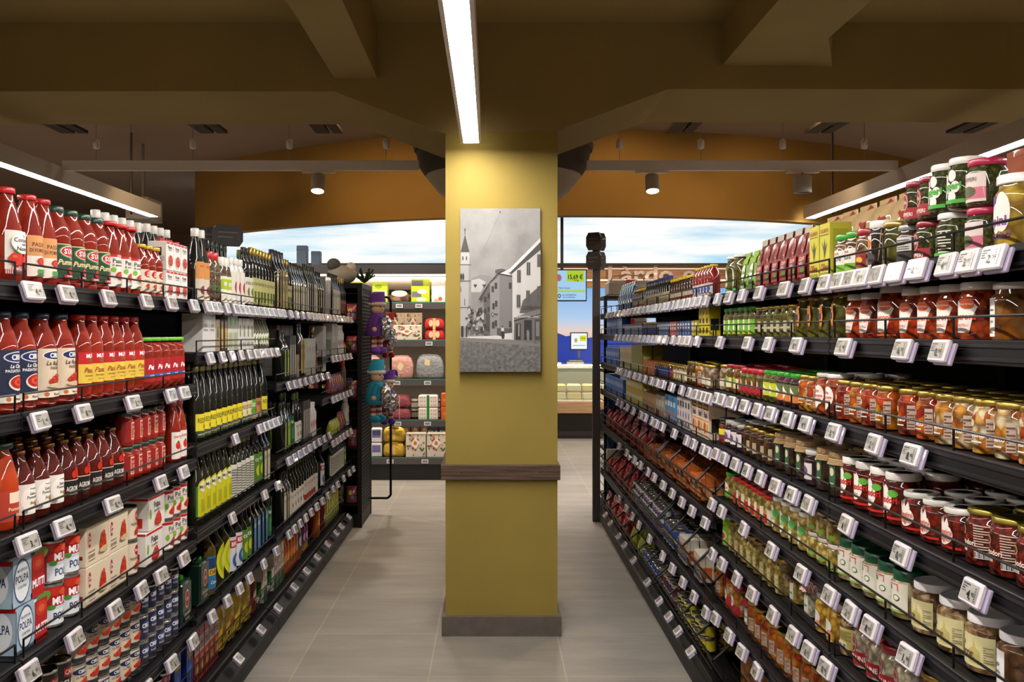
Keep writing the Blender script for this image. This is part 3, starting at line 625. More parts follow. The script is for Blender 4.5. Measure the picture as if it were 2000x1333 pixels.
bottle('rustica', 'navy-capped passata bottle with cream label', 'passata bottles with cream labels', 'sauce', .043, .235, TOM, NAVYCAP,
  [bg('#d3c3a9'), ('e', 0, .86, .8, .1, '#f0ece2'), ('e', 0, .86, .74, .085, '#14275a'), ('t', 'CIRIO', 0, .86, .095, '#ffffff', 1.25, 0, .03), ('t', 'La Rustica', 0, .7, .09, '#241c14', 1.7, .3), ('t', 'PASSATA', 0, .6, .06, '#241c14', 1.2)] + heap(0, .36, .5, .12, '#b3281a', '#cf5034') + [('e', 0, .24, .6, .05, '#c9b493'), ('r', -1, 1, 0, .13, '#e6dcc8'), ('e', -.62, .065, .12, .045, '#c46a3a'), ('t', 'MasterChef', .12, .065, .05, '#5a4a3c', 1.1)],
  lz=(.1, .62), arc=2.35, capr=.6, caph=.065)
bottle('mutti', 'red-capped passata bottle with yellow label', 'passata bottles with yellow labels', 'sauce', .038, .235, TOM, REDCAP,
  [bg('#dfc04a'), ('r', -1, 1, .62, 1, '#b8141a'), ('t', 'MUTTI', 0, .88, .13, '#ffffff', 1.5, 0, .03), ('e', 0, .73, .3, .06, '#7a5a1e'), ('t', 'Passata', 0, .42, .17, '#9a4a18', 1.7, .35), ('t', 'DI POMODORO', 0, .24, .06, '#8a5a20', 1.4), ('t', '100% ITALIANO', 0, .12, .045, '#8a5a20', 1.2)],
  lz=(.2, .56), arc=2.3, capr=.56, caph=.065)
jar('petti', 'green-lidded tomato jar with red label', 'tomato jars with green lids', .034, .17, TOM, M('#5fae1c', .35, coat=.3),
  [bg('#a8121c'), ('t', 'Petti', 0, .62, .2, '#ffffff', 1.2, .25, .03), ('r', -1, 1, .2, .32, '#2a62a8'), ('t', 'IL PATE', 0, .26, .07, '#ffffff', 1)], lz=(.15, .6), arc=2.1, lidh=.07)
bottle('nutri', 'squat crown-capped passata bottle with white label', 'crown-capped bottles with white labels', 'crown', .037, .172, TOM2, M('#a8703a', .3, .8),
  [bg('#ddd8d0'), ('e', 0, .5, .85, .46, '#ebe7e0'), ('t', 'Produttori', 0, .84, .06, '#5a5a5a', 1), ('t', 'Salsa di', 0, .68, .1, '#4a4a4a', 1.2), ('t', 'Pomodoro', 0, .56, .1, '#4a4a4a', 1.3), ('t', 'Bella', -.1, .38, .1, '#6a8a3a', 1, .3), ('e', .35, .3, .3, .15, '#c8501e'), ('e', -.65, .1, .16, .07, '#8a8a88')],
  lz=(.12, .54), arc=2.3, capr=.42, caph=.05, capname='crown_cap')
bottle('agro', 'squat crown-capped passata bottle with black label', 'crown-capped bottles with black labels', 'crown', .037, .172, TOM2, M('#8f7038', .3, .8),
  [('r', -.9, .9, 0, .5, '#14120f'), ('t', 'AGROMONTE', 0, .25, .17, '#e8e4da', 1.6), ('t', 'POMODORO CILIEGINO', 0, .08, .06, '#b8b0a0', 1.5), ('e', -.2, .72, .22, .13, '#c22a12'), ('e', .2, .68, .22, .13, '#c22a12'), ('e', 0, .85, .2, .11, '#b32410'), ('r', -1, 1, .52, .55, '#c8c0b0')],
  lz=(.14, .6), arc=2.1, capr=.42, caph=.05, capname='crown_cap')
bottle('plain_red', 'tall crown-capped passata bottle behind front row', 'crown-capped bottles', 'crown', .036, .18, TOM2, M('#8f7038', .3, .8), [bg('#5a1410')], capr=.42, caph=.05, capname='crown_cap')
jar('dececco', 'small dark-lidded tomato jar with red label', 'small tomato jars with dark green lids', .031, .105, TOM, GRNCAP,
  [bg('#94151a'), ('r', -.35, .35, .1, .95, '#d8c8a0'), ('r', -.28, .28, .16, .88, '#a8221e'), ('t', 'SUGO', 0, .7, .12, '#e8dcc0', .5)] + smalltext('#d8b890', .2, .6, 5, -.22, .22), lz=(.14, .74), arc=2.3, lidh=.11)
jar('arrabb', 'large green-lidded jar of orange tomato sauce', 'large orange sauce jars', .045, .15, M('#8e2a0c', .25, coat=1), GRNCAP,
  [bg('#b35a34'), ('t', 'SUGO', 0, .8, .14, '#ffe9d0', 1), ('r', -.7, .7, .1, .6, '#9a3a1e')] + smalltext('#e8c0a0', .15, .55, 7, -.6, .6), lz=(.12, .68), lidh=.1)
bottle('orange_b', 'green-capped bottle of bright orange tomato sauce', 'orange sauce bottles', 'passata', .04, .2, M('#b03a14', .25, coat=1), GRNCAP,
  [bg('#b03a2a'), ('r', -.5, .5, .6, .95, '#e2d2b8'), ('t', 'Pomodoro', 0, .4, .12, '#f0d8c0', 1.5), ('t', 'Siciliano', 0, .2, .1, '#f0d8c0', 1.4)], capr=.7)
bottle('mutti_small', 'slim tomato bottle with white label and berries', 'slim tomato bottles', 'passata', .032, .21, TOM, M('#a03a3a', .4), [bg('#e2ddd4')] + tomato(-.3, .5, .3, .15) + tomato(.3, .35, .3, .15) + [('t', 'DATTERINI', 0, .82, .09, '#b01a1a', 1.5)], lz=(.05, .5), capr=.6)
# ---- canned tomato
pm = [('r', -1, 1, 0, .4, '#e6eef4'), ('r', -1, 1, .4, .5, '#c8d8e6'), ('t', 'POLPA', 0, .22, .2, '#17315c', 1.2, 0, .02), ('r', -1, 1, .5, .75, '#b3171c'), ('t', 'MUTTI', 0, .63, .2, '#ffffff', 1.3, 0, .04)] + [('e', -.5, .88, .4, .12, '#c22f18'), ('e', .4, .88, .4, .12, '#b3240f'), ('e', 0, .86, .3, .1, '#d65030'), ('e', -.7, .48, .2, .07, '#4a8a2a')]
can('mutti_can', 'red and white chopped tomato can', 'red and white tomato cans', .0375, .11, '#b3171c', pm, arc=2.6)
carton('mutti_pack', 'blue and white multipack of tomato cans', 'multipacks of tomato cans', .155, .078, .112, '#c4d3de',
  [('r', -1, 0.1, 0, 1, '#9fb8cc'), ('e', -.45, .5, .52, .48, '#31537a'), ('e', -.45, .5, .46, .43, '#e4ebf0'), ('t', 'POLPA', -.45, .56, .16, '#17315c', .8, 0, .02), ('t', 'COSI FINE', -.45, .38, .06, '#17315c', .6), ('t', 'MAI VISTA UNA', -.45, .74, .06, '#31537a', .6), ('e', .72, .9, .5, .14, '#5a8a3a'), ('r', .15, .95, 0, .92, '#b3171c'), ('e', .55, .72, .38, .16, '#c8351c'), ('e', .55, .72, .2, .08, '#e06040'), ('t', 'MUTTI', .55, .3, .17, '#ffffff', .78, 0, .04)],
  name='can_multipack', cat='pack', side=[bg('#9fb8cc'), ('e', 0, .5, .8, .42, '#e4ebf0'), ('t', 'POLPA', 0, .55, .2, '#17315c', 1.3, 0, .02), ('r', -1, 1, .9, 1, '#b3171c')], bev=.012, coat=.8)
dr = [('e', -.72, .68, .13, .2, '#b5121c'), ('t', 'De', -.72, .74, .1, '#ffffff', .2, .2), ('t', 'Rica', -.72, .62, .11, '#ffffff', .22, .2), ('t', 'POLPA PRONTA', -.55, .25, .09, '#3a2a22', .6), ('r', -.85, -.25, .36, .385, '#8a7a68'), ('r', -.85, -.25, .14, .16, '#8a7a68')] + heap(.45, .5, .3, .3) + [('e', .45, .3, .4, .08, '#c9b48a')]
carton('derica_pack', 'cream cardboard multipack of tomato pulp', 'cream tomato pulp multipacks', .15, .08, .108, '#dccfb6', dr, name='can_multipack', cat='pack', side=[('r', -.8, .8, .2, .3, '#8a1a14')])
can('derica_can', 'cream tomato pulp can with red badge', 'cream tomato pulp cans', .037, .106, '#dccfb6', [('e', 0, .76, .22, .18, '#b5121c'), ('t', 'De Rica', 0, .76, .1, '#ffffff', .36), ('t', 'POLPA PRONTA', 0, .48, .1, '#3a2a22', 1)] + heap(0, .25, .3, .17))
carton('polpa_pack', 'white multipack of tomato pulp with green seal', 'white tomato pulp multipacks', .15, .08, .108, '#ebe6df',
  [('r', -1, 1, .93, 1, '#bf1a22'), ('e', -.8, .5, .12, .16, '#7ab52a'), ('t', 'Polpa', 0, .72, .2, '#1a1a1a', .8), ('t', 'di pomodoro', 0, .56, .08, '#444444', .8)] + heap(.1, .28, .45, .24), name='can_multipack', cat='pack', side=[('r', -1, 1, .93, 1, '#bf1a22'), ('r', -.5, .5, .1, .4, '#c3260f')])
can('polpa_can', 'white tomato pulp can', 'white tomato pulp cans', .037, .106, '#ebe6df', [('r', -1, 1, .9, 1, '#bf1a22'), ('t', 'Polpa', 0, .72, .18, '#1a1a1a', .9), ('t', 'di pomodoro', 0, .58, .07, '#444444', .8), ('e', -.5, .42, .13, .12, '#7ab52a')] + heap(.05, .27, .4, .2))
can('pelati', 'black peeled tomato can with red badge', 'black peeled tomato cans', .037, .106, '#171414', [('r', -.4, .5, .62, .86, '#a8121c'), ('t', 'CASAR', .05, .74, .14, '#f0e8d8', .8), ('t', 'PELATI', 0, .42, .2, '#e8e0d0', 1.2), ('e', .1, .16, .45, .13, '#b3200f')])
cr = [('e', -.1, .82, .55, .13, '#14275a'), ('t', 'CIRIO', -.1, .82, .13, '#ffffff', .9, 0, .03), ('t', 'La Polpa Rustica', 0, .6, .09, '#241c14', 1.3, .3)] + heap(0, .38, .45, .18) + [('r', -1, 1, 0, .14, '#2a2a38')]
can('cirio_can', 'cream chopped tomato can with blue badge', 'cream chopped tomato cans', .039, .086, '#d9ccb2', cr)
can('cirio_navy', 'navy chopped tomato can', 'navy chopped tomato cans', .033, .08, '#1c2440', [('e', -.2, .65, .4, .22, '#3a4a78'), ('t', 'CIRIO', -.2, .65, .2, '#ffffff', .7, 0, .03), ('t', 'POLPA', -.2, .35, .1, '#d8d8e0', .7), ('e', .5, .42, .28, .3, '#b3200f'), ('e', .5, .45, .18, .17, '#d2452a')])
can('pink_can', 'tall pink can with pale petal print', 'tall pink cans', .035, .16, '#c0286a', [('e', a, b, .14, .07, '#e8a0c0') for a in (-.7, -.35, 0, .35, .7) for b in (.15, .4, .65, .9)])
# ---- vinegar / oil on top and right-hand bays of left aisle
bottle('vinegar', 'dark vinegar bottle with orange label', 'dark vinegar bottles', 'mono', .034, .285, DARK, WHITE, [bg('#cfc6b4'), ('r', -1, 1, .55, 1, '#cf8a46'), ('t', 'ACETO', 0, .88, .06, '#4a2a14', 1.3), ('e', 0, .25, .5, .12, '#7a2a3a')], lz=(.04, .55), capr=.46, caph=.11, name='vinegar_bottle')
bottle('white_cap', 'dark bottle with tall white cap', 'dark bottles with white caps', 'mono', .034, .275, DARK, WHITE, [bg('#b8b29c')], lz=(.04, .45), capr=.44, caph=.13, name='vinegar_bottle')
bottle('grain', 'red-capped mill of mixed seeds', 'red-capped mills of seeds', 'sauce', .033, .21, CT('#5a3a22', '#9a8a70', '#2a1c14', 260), REDCAP, [('r', -.6, .6, .5, .9, '#3a5a2a')], lz=(.1, .4), capr=.68, caph=.15, name='spice_mill', cat='spice mill')
bottle('spice_w', 'white-capped spice mill with lime label', 'white-capped spice mills', 'sauce', .032, .2, CT('#8a7a5a', '#5a3a22', '#3a4a1e', 260), WHITE, [bg('#e2e2d0'), ('r', -1, 1, .5, .9, '#a8c02a'), ('t', 'BIO', 0, .7, .16, '#ffffff', 1)], lz=(.06, .6), capr=.7, caph=.2, name='spice_mill', cat='spice mill')
bottle('spice_w2', 'white spice grinder with pepper picture', 'white spice grinders', 'sauce', .032, .21, M('#d8d6d0', .3, coat=.5), WHITE, [bg('#ddd9d2'), ('e', 0, .5, .4, .18, '#a82a1e'), ('e', .3, .25, .3, .1, '#7a8a3a')], lz=(.06, .72), capr=.7, caph=.14, name='spice_mill', cat='spice mill')
def oil(key, desc, r, h, lc, ink='#2a2a1a', cap=BLKCAP, glass=DARK, shape='oil', sq=None, txt='OLIO', lz=(.06, .5), extra_ops=(), capr=.42, caph=.12, plural=None):
    bottle(key, desc, plural or desc.replace('bottle', 'bottles'), shape, r, h, glass, cap, [bg(lc), ('t', txt, 0, .78, .12, ink, 1.5)] + list(extra_ops), lz=lz, capr=capr, caph=caph, name='oil_bottle', squash=sq, arc=2.1)
oil('oil_a', 'slim dark oil bottle with white label', .03, .275, '#d8d4c4', extra_ops=[('e', 0, .45, .5, .16, '#6a7a2a')])
oil('oil_b', 'slim dark oil bottle with olive label', .03, .285, '#b8b878', extra_ops=[('r', -.6, .6, .1, .5, '#5a6a1a')], cap=GOLD)
oil('oil_c', 'square oil bottle with tall yellow label', .034, .315, '#b39a2e', sq=6, lz=(.06, .68), txt='EXTRA VERGINE', extra_ops=[('e', 0, .5, .5, .14, '#7a641a')])
oil('oil_d', 'square dark oil bottle with narrow cream label', .032, .278, '#cfc9a8', sq=6, lz=(.06, .55))
oil('oil_e', 'dark oil bottle with tall pale label', .03, .3, '#c9c4b0', sq=4, lz=(.06, .62), txt='DOP')
redo = lambda key, desc, c, ink: bottle(key, desc, desc.replace('bottle', 'bottles'), 'mono', .037, .292, DARK, M('#a8a070', .35, .5), [bg(c), ('t', 'REDORO', 0, .72, .2, ink, 1.6), ('e', 0, .45, .16, .1, '#4a6a2a'), ('r', -1, 1, 0, .28, '#2a3a1a' if c[1] == 'd' else '#8a7a5a'), ('t', 'OLIO EXTRA VERGINE', 0, .14, .07, '#d8d8c0', 1.6)], lz=(.05, .36), capr=.42, caph=.09, name='oil_bottle')
redo('redoro', 'dark oil bottle with bright yellow label', '#d9c92c', '#2a3a14'); redo('redo_cream', 'dark oil bottle with cream label', '#d8cc9e', '#5a3a1a')
redo('redo_green', 'dark oil bottle with leaf green label', '#5a9a32', '#e8f0d0'); redo('redo_org', 'dark oil bottle with terracotta label', '#b3764a', '#3a1a0a')
bottle('monini', 'green-capped oil bottle with slender yellow label', 'green-capped oil bottles with yellow labels', 'mono', .036, .28, OLIVEG, LGRN, [('r', -.8, .8, 0, .8, '#c9c422'), ('e', 0, .8, .8, .18, '#c9c422'), ('r', -1, -.8, 0, .8, '#2e7a2a'), ('r', .8, 1, 0, .8, '#2e7a2a'), ('e', 0, .78, .7, .15, '#e8e6d0'), ('t', 'Monini', 0, .78, .1, '#1a3a1a', 1.3), ('r', -.5, .5, .12, .45, '#a8a81a')], lz=(.1, .62), capr=.42, caph=.09, name='oil_bottle')
bottle('wlabel', 'green-capped oil bottle with long white label', 'oil bottles with long white labels', 'oil', .033, .26, OLIVEG, M('#8a8a7a', .4), [bg('#d2d2c8')] + smalltext('#6a6a5a', .1, .9, 10), lz=(.08, .62), capr=.42, caph=.1, name='oil_bottle')
bottle('dante', 'golden oil bottle with blue label', 'golden oil bottles with blue labels', 'oil', .041, .285, M('#4a3a0a', .1, coat=1), GOLD, [bg('#2a72a8'), ('r', -1, 1, .6, .95, '#163a6a'), ('r', -.9, .9, .42, .62, '#e0b42a'), ('t', 'DANTE', 0, .52, .13, '#1a1a1a', 1.5, 0, .03), ('t', 'Condisano', 0, .2, .1, '#ffffff', 1.3, .3)], lz=(.1, .55), capr=.4, caph=.09, name='oil_bottle')
bottle('round_y', 'dark oil bottle with round lime-yellow label', 'dark oil bottles with round yellow labels', 'oil', .04, .28, M('#1e1a06', .1, coat=1), GOLD, [('e', 0, .55, .95, .45, '#c9d02a'), ('e', 0, .55, .7, .3, '#a8b01e'), ('e', 0, .55, .4, .2, '#d8dc5a')], lz=(.06, .66), capr=.4, caph=.09, name='oil_bottle')
bottle('bertolli', 'dark oil bottle with red and blue label', 'oil bottles with red and blue labels', 'oil', .036, .27, DARK, M('#1a2a6a', .4), [bg('#d0d4dc'), ('r', -1, 1, .68, .9, '#b01a1e'), ('t', 'BERTOLLI', 0, .79, .13, '#ffffff', 1.6), ('e', 0, .3, .7, .22, '#2f5a9a'), ('e', .1, .32, .4, .12, '#c8d0e0')], lz=(.08, .62), capr=.42, caph=.1, name='oil_bottle')
oil('blue_l', 'dark oil bottle with tall blue label', .034, .27, '#2f7ab0', '#ffffff', lz=(.1, .66), sq=5)
oil('green_l', 'dark oil bottle with leafy green label', .034, .265, '#4a7a22', '#ffffff', lz=(.1, .6), extra_ops=[('e', 0, .4, .6, .2, '#c0c62a')])
oil('frant', 'dark oil bottle with forest green label', .036, .255, '#1e5a34', '#f0f0e0', txt='FRANTOIO', lz=(.12, .72), extra_ops=[('r', -.6, .6, .15, .6, '#3f8a4a')])
oil('lime_l', 'dark square oil bottle with lime label', .034, .27, '#93b52a', '#2a3a0a', lz=(.08, .6), sq=6)
oil('tallw', 'tall dark oil bottle with white paper label', .032, .3, '#cfccc2', lz=(.06, .46), extra_ops=[('e', 0, .4, .4, .12, '#8a6a2a')], cap=M('#5a6a3a', .4))
oil('redneck', 'dark bottle with red and white label', .032, .29, '#c8c0b4', '#9a1a1a', lz=(.06, .5), extra_ops=[('r', -1, 1, .1, .35, '#a02a22')], cap=M('#3a3a38', .4))
oil('darkfar', 'dark wine-coloured bottle with gold band', .033, .29, '#6a3a2a', '#e0c080', lz=(.1, .45), cap=GOLD)
can('oiltin', 'dark green square oil tin', 'dark green oil tins', .05, .17, '#12322a', [])
def tin():
    b = MB(); b.box(-.055, .055, -.035, .035, 0, .165, M('#0e2a20', .3, .3, coat=.5), .008); b.box(-.05, .05, -.03, .03, .165, .168, M('#16382c', .3, .5))
    f = flat(-.035, 0, .1, .165, [('e', 0, .62, .45, .2, '#c9b8a0'), ('e', 0, .62, .38, .17, '#8a1a22'), ('t', 'OLIO', 0, .62, .07, '#f0e0c0', .5), ('t', 'EXTRA VERGINE', 0, .3, .06, '#c9c0a0', 1.3), ('t', 'DI OLIVA', 0, .2, .05, '#c9c0a0', 1)])
    k = MB().lathe([(.013, .168), (.013, .18), (0, .18)], LGRN, 14, cx=.02); hd = MB().path([(-.04, 0, .168), (-.04, 0, .178), (-.005, 0, .178), (-.005, 0, .168)], .004, GREYCAP)
    prod('tin', 'oil_tin', 'oil tin', 'dark green square oil tin with round badge', 'dark green oil tins', .114, .075, .18, b, [('label', f), ('cap', k), ('handle', hd)])
tin()
for key, desc, w, h, c, ops in (
  ('wbox', 'tall white oil gift box', .085, .15, '#cfcfcb', [('t', 'OLIO', 0, .7, .08, '#5a5a5a', 1), ('t', 'PREZIOSO', 0, .58, .06, '#5a5a5a', 1.4)]),
  ('kbox', 'brown kraft box with green leaf', .06, .13, '#a08562', [('e', 0, .6, .4, .18, '#2e6a4a')]),
  ('ybox', 'narrow black box with gold stripe', .045, .13, '#1c1a12', [('r', -.6, .6, .1, .95, '#c0a044')]),
  ('gbox', 'white box with two green circles', .075, .155, '#c8ccc0', [('e', 0, .8, .5, .12, '#7ab52a'), ('r', -.8, .8, .05, .5, '#a8b08a')]),
  ('obox', 'white box with green oval emblem', .06, .14, '#dcdad2', [('e', 0, .6, .35, .2, '#2a5a2a'), ('e', 0, .6, .22, .13, '#8aa05a'), ('r', -.6, .6, .1, .25, '#b0aea0')]),
  ('tbox', 'very tall plain grey gift box', .1, .3, '#b8b4ae', [('r', -.2, .2, .4, .6, '#a5a19a')]),
  ('tbox2', 'tall pale box with grey emblem', .07, .22, '#bab9b0', [('e', 0, .7, .4, .1, '#8a8a80'), ('r', -.7, .7, .05, .4, '#a8a79a')]),
  ('darkbox', 'tall dark box with white label', .055, .24, '#1a1712', [('r', -.5, .5, .1, .8, '#c9c7bc')]),
  ('greybox', 'shiny grey bottle carton', .06, .26, '#8a8884', [('r', -.6, .6, .2, .7, '#a5a39c')]),
  ('topazio', 'bright blue oil carton with yellow lettering', .075, .2, '#1a3f9a', [('t', 'Topazio', 0, .72, .14, '#e6c82a', 1.7, .2, .03), ('e', 0, .4, .5, .15, '#3a6ac8'), ('t', 'olio di semi', 0, .18, .06, '#e6c82a', 1.4)]),
  ('friol', 'red and white frying oil carton', .06, .205, '#a8222a', [('r', -1, 1, .55, .85, '#c9ccd2'), ('t', 'Friol', 0, .7, .2, '#a01a22', 1.6, .2, .03), ('e', 0, .3, .7, .2, '#c98a2a'), ('e', .2, .25, .4, .1, '#e0b05a')]),
  ('cuore', 'white and orange oil carton with green lettering', .075, .22, '#e4e0d8', [('r', -1, 1, 0, .3, '#2e7a3a'), ('e', -.1, .55, .8, .25, '#d9622a'), ('e', -.1, .55, .6, .18, '#e4e0d8'), ('t', 'Cuore', 0, .56, .14, '#1e6a34', 1.5, .2, .03)]),
  ):
    carton(key, desc, desc + 's' if not desc.endswith('x') else desc + 'es', w, w * .95, h, c, ops, side=[('r', -.7, .7, .15, .5, ops[0][-1])] if ops[0][0] != 't' else None)
bottle('dispenser', 'slim clear dressing bottle with round label', 'slim clear dressing bottles', 'mono', .024, .15, M('#6a6a54', .15, coat=1), GREYCAP, [('e', 0, .5, 1, .5, '#e6e4dc'), ('e', 0, .5, .5, .25, '#7a9a2a')], lz=(.08, .5), capr=.45, name='dressing_bottle')
bottle('yellow_jug', 'big bright yellow oil jug', 'big yellow oil jugs', 'jug', .068, .27, M('#d6b91c', .35, coat=.5), M('#c9a81a', .4), [('r', -.8, .8, .05, .3, '#c8aa18'), ('e', 0, .45, .5, .18, '#a8641e'), ('e', .2, .4, .3, .12, '#6a3a1a'), ('t', 'OLITA', 0, .82, .12, '#a83a14', 1.3, .1)], lz=(.1, .6), capr=.3, caph=.08, name='oil_jug', squash=3)
bottle('red_jug', 'red oil bottle with dark label', 'red oil bottles', 'jug', .04, .27, M('#9a1a14', .3, coat=.5), M('#8a1a14', .4), [bg('#7a1a18'), ('e', 0, .5, .5, .25, '#c8b090')], lz=(.1, .55), capr=.35, name='oil_bottle')
bottle('orange_jug', 'orange-filled oil bottle', 'orange-filled oil bottles', 'jug', .038, .27, M('#c8581a', .3, coat=.8), M('#d0781e', .4), [bg('#d06a20'), ('e', 0, .5, .6, .25, '#e8a040')], lz=(.1, .6), capr=.36, name='oil_bottle')
bottle('purple_jug', 'purple oil bottle with yellow label', 'purple oil bottles', 'jug', .038, .27, M('#6a1a5e', .3, coat=.8), M('#c8b02a', .4), [bg('#7a2a74'), ('r', -.8, .8, 0, .3, '#c8a82a'), ('e', 0, .6, .5, .2, '#c8a0c8')], lz=(.1, .6), capr=.36, name='oil_bottle')
bottle('blue_jug', 'pale yellow oil bottle with blue label', 'oil bottles with blue labels', 'jug', .038, .27, M('#b3a032', .2, coat=1), M('#c8b02a', .4), [bg('#3a5aa8'), ('e', 0, .6, .6, .25, '#c8d0d8'), ('r', -1, 1, 0, .25, '#c86a2a')], lz=(.1, .6), capr=.36, name='oil_bottle')
bottle('seed_oil', 'clear yellow-green seed oil bottle', 'clear yellow-green seed oil bottles', 'jug', .045, .29, M('#a8a82a', .12, coat=1), M('#c8b82a', .4), [('r', -.8, .8, 0, .6, '#8aa03a'), ('r', -.6, .6, .2, .5, '#d0d06a')], lz=(.1, .5), capr=.32, name='oil_bottle')

# ---- right aisle jars
WL = WHITE; G = GOLD
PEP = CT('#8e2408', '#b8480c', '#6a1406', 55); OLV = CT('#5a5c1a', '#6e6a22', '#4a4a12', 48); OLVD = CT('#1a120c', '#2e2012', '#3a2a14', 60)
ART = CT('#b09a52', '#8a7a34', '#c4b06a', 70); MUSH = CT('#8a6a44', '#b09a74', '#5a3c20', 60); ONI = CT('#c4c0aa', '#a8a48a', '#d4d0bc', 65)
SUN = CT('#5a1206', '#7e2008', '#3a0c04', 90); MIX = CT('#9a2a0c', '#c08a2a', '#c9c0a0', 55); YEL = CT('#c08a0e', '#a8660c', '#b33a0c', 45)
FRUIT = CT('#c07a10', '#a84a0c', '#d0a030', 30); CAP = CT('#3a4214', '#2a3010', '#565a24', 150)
ot = lambda txt, c, t=.42, h=.24: ('t', txt, 0, t, h, c, 1.7, 0, .03)
olives = lambda: None
jar('peperoni', 'white-lidded jar of red peppers in oil', 'jars of red peppers', .042, .112, PEP, WL,
  [('p', [(-.6, 0), (.5, 0), (.7, .5), (.9, .75), (.6, .95), (.1, .8), (-.3, .95), (-.8, .8), (-.9, .5)], '#e4e0da'), ('t', 'peperoni', 0, .44, .2, '#d2501e', 1.8, 0, .03), ('t', 'FRIGGITELLI', 0, .22, .08, '#c8502a', 1.1), ('e', .35, .84, .42, .15, '#d2551e'), ('t', 'lavorati dal fresco', .35, .84, .06, '#f8e8d8', .7)], lz=(.14, .72), arc=1.9, lidm_top=M('#2a2a28', .3), lidh=.14)  # dark disc on the white lid is a painted reflection
jar('peperoni_big', 'big white-lidded jar of peppers with orange badge', 'big jars of peppers', .052, .122, PEP, WL,
  [('p', [(-.6, 0), (.5, 0), (.7, .5), (.9, .75), (.6, .95), (.1, .8), (-.3, .95), (-.8, .8), (-.9, .5)], '#e4e0da'), ('t', 'peperoni', 0, .44, .2, '#d2501e', 1.8, 0, .03), ('e', .35, .84, .42, .15, '#d2551e'), ('t', 'lavorati dal fresco', .35, .84, .06, '#f8e8d8', .7), ('r', -1, 1, -.12, -.08, '#d2601e')], lz=(.14, .72), arc=1.8)
jar('farm_big', 'big white-lidded jar with plain white label', 'big jars with plain white labels', .05, .105, CT('#8a4a0c', '#7a5a14', '#6a2a08', 35), WL, [('r', -.55, .1, 0, 1, '#e6e4de'), ('t', 'zucchine', -.22, .7, .08, '#3a3a3a', .5, .4), ('t', 'sottolio', -.22, .4, .08, '#3a3a3a', .5, .4), ('t', 'La Natura', -.22, .12, .06, '#5a5a5a', .5)], lz=(.08, .74), arc=2.2, lidh=.12)
jar('olive_tag', 'large olive jar with orange hanging tag', 'large olive jars with orange tags', .048, .12, OLV, G, None, lidh=.1,
  extra=[('hanging_tag', MB().add([(0.012 + .011 * math.cos(2 * PI * i / 12) * (1 if i else 1), -.05 - .001 * (i % 2), .062 + .03 * math.sin(2 * PI * i / 12)) for i in range(12)], [tuple(range(12))], M('#cf7a34', .5)).box(-.001, .014, -.052, -.0505, .052, .068, M('#26345c', .5)).bar((.012, -.05, .09), (.016, -.044, .108), .002, M('#a83a1e', .6)))])
jar('olive_g', 'gold-lidded jar of green olives', 'gold-lidded jars of green olives', .034, .102, OLV, G, [('t', 'schiacciate', 0, .4, .16, '#d8d4c0', 1.6)] + [('r', .55, .9, .1, .8, '#a8a48c')], lidh=.11)
jar('despar_ol', 'green-lidded olive jar with white and lime label', 'green-lidded olive jars', .034, .108, OLV, LGRN, [bg('#dfe2d6'), ('r', .3, 1, 0, 1, '#6aa82a'), ('t', 'DESPAR', -.2, .85, .1, '#b01a22', 1), ('t', 'Olive', -.25, .62, .16, '#4a4a4a', .9), ('e', -.1, .1, .6, .14, '#a8b03a')], lz=(.1, .58), lidh=.12)
jar('lupini', 'large white-lidded lupin jar with purple label', 'large lupin jars', .05, .135, CT('#b3962c', '#c4a83a', '#a08624', 40), WL, [('r', -.9, .1, .55, .95, '#5a2a7a'), ('e', .3, .62, .35, .4, '#e2dfd8'), ('e', 0, .5, .3, .3, '#e2dfd8'), ('t', 'lupini', 0, .42, .2, '#7a3a8a', 1.5, 0, .04), ('t', 'Sgusciati', 0, .14, .16, '#6a2a7a', 1.6, .3)], lz=(.1, .76), arc=2, lidh=.13)
jar('capperi', 'white-lidded caper jar with green flower label', 'caper jars with flower labels', .037, .1, CAP, WL, [('e', a, b, .26, .18, '#e2e0d8') for a, b in ((-.35, .75), (.2, .85), (.4, .5), (-.1, .5), (-.4, .3), (.2, .2))] + [('t', 'capperi', 0, .5, .22, '#3aa02a', 1.7, 0, .04), ('r', -.9, .9, 0, .12, '#3aa02a')], lz=(.1, .74), arc=2.1, lidh=.14)
jar('capperi_low', 'white and gold lidded caper jar', 'white and gold lidded caper jars', .038, .095, CAP, WL, [('r', -.9, -.1, .1, .9, '#3a4a2a')] + smalltext('#d8d8c8', .1, .9, 8, 0, .8) + [('r', -1, 1, 0, .1, '#3aa02a')], lz=(.1, .72), lidh=.13)
jar('redlid', 'red-lidded caper jar with red label', 'red-lidded caper jars', .031, .09, CAP, M('#7e1420', .35, coat=.3), [('r', -1, 1, 0, .4, '#9a1626'), ('e', -.1, .62, .42, .36, '#8a1422'), ('e', -.1, .62, .34, .29, '#d8c8b8'), ('e', -.1, .62, .3, .26, '#8a1422'), ('t', 'De Rica', -.1, .62, .14, '#f0e0d0', .5, .2), ('t', 'CAPPERI', 0, .16, .14, '#f0e0d0', 1.2)], lz=(.1, .76), arc=2.2, lidh=.15)
jar('pinklid', 'pink-lidded caper jar with pink band', 'pink-lidded caper jars', .036, .09, CAP, M('#a81a48', .35, coat=.3), [bg('#d8c8c4'), ('r', -1, 1, .1, .5, '#c86a80'), ('e', 0, .35, .5, .2, '#4a5226'), ('t', 'CAPPERI', 0, .78, .14, '#6a6a60', 1.3)], lz=(.1, .7), lidh=.15)
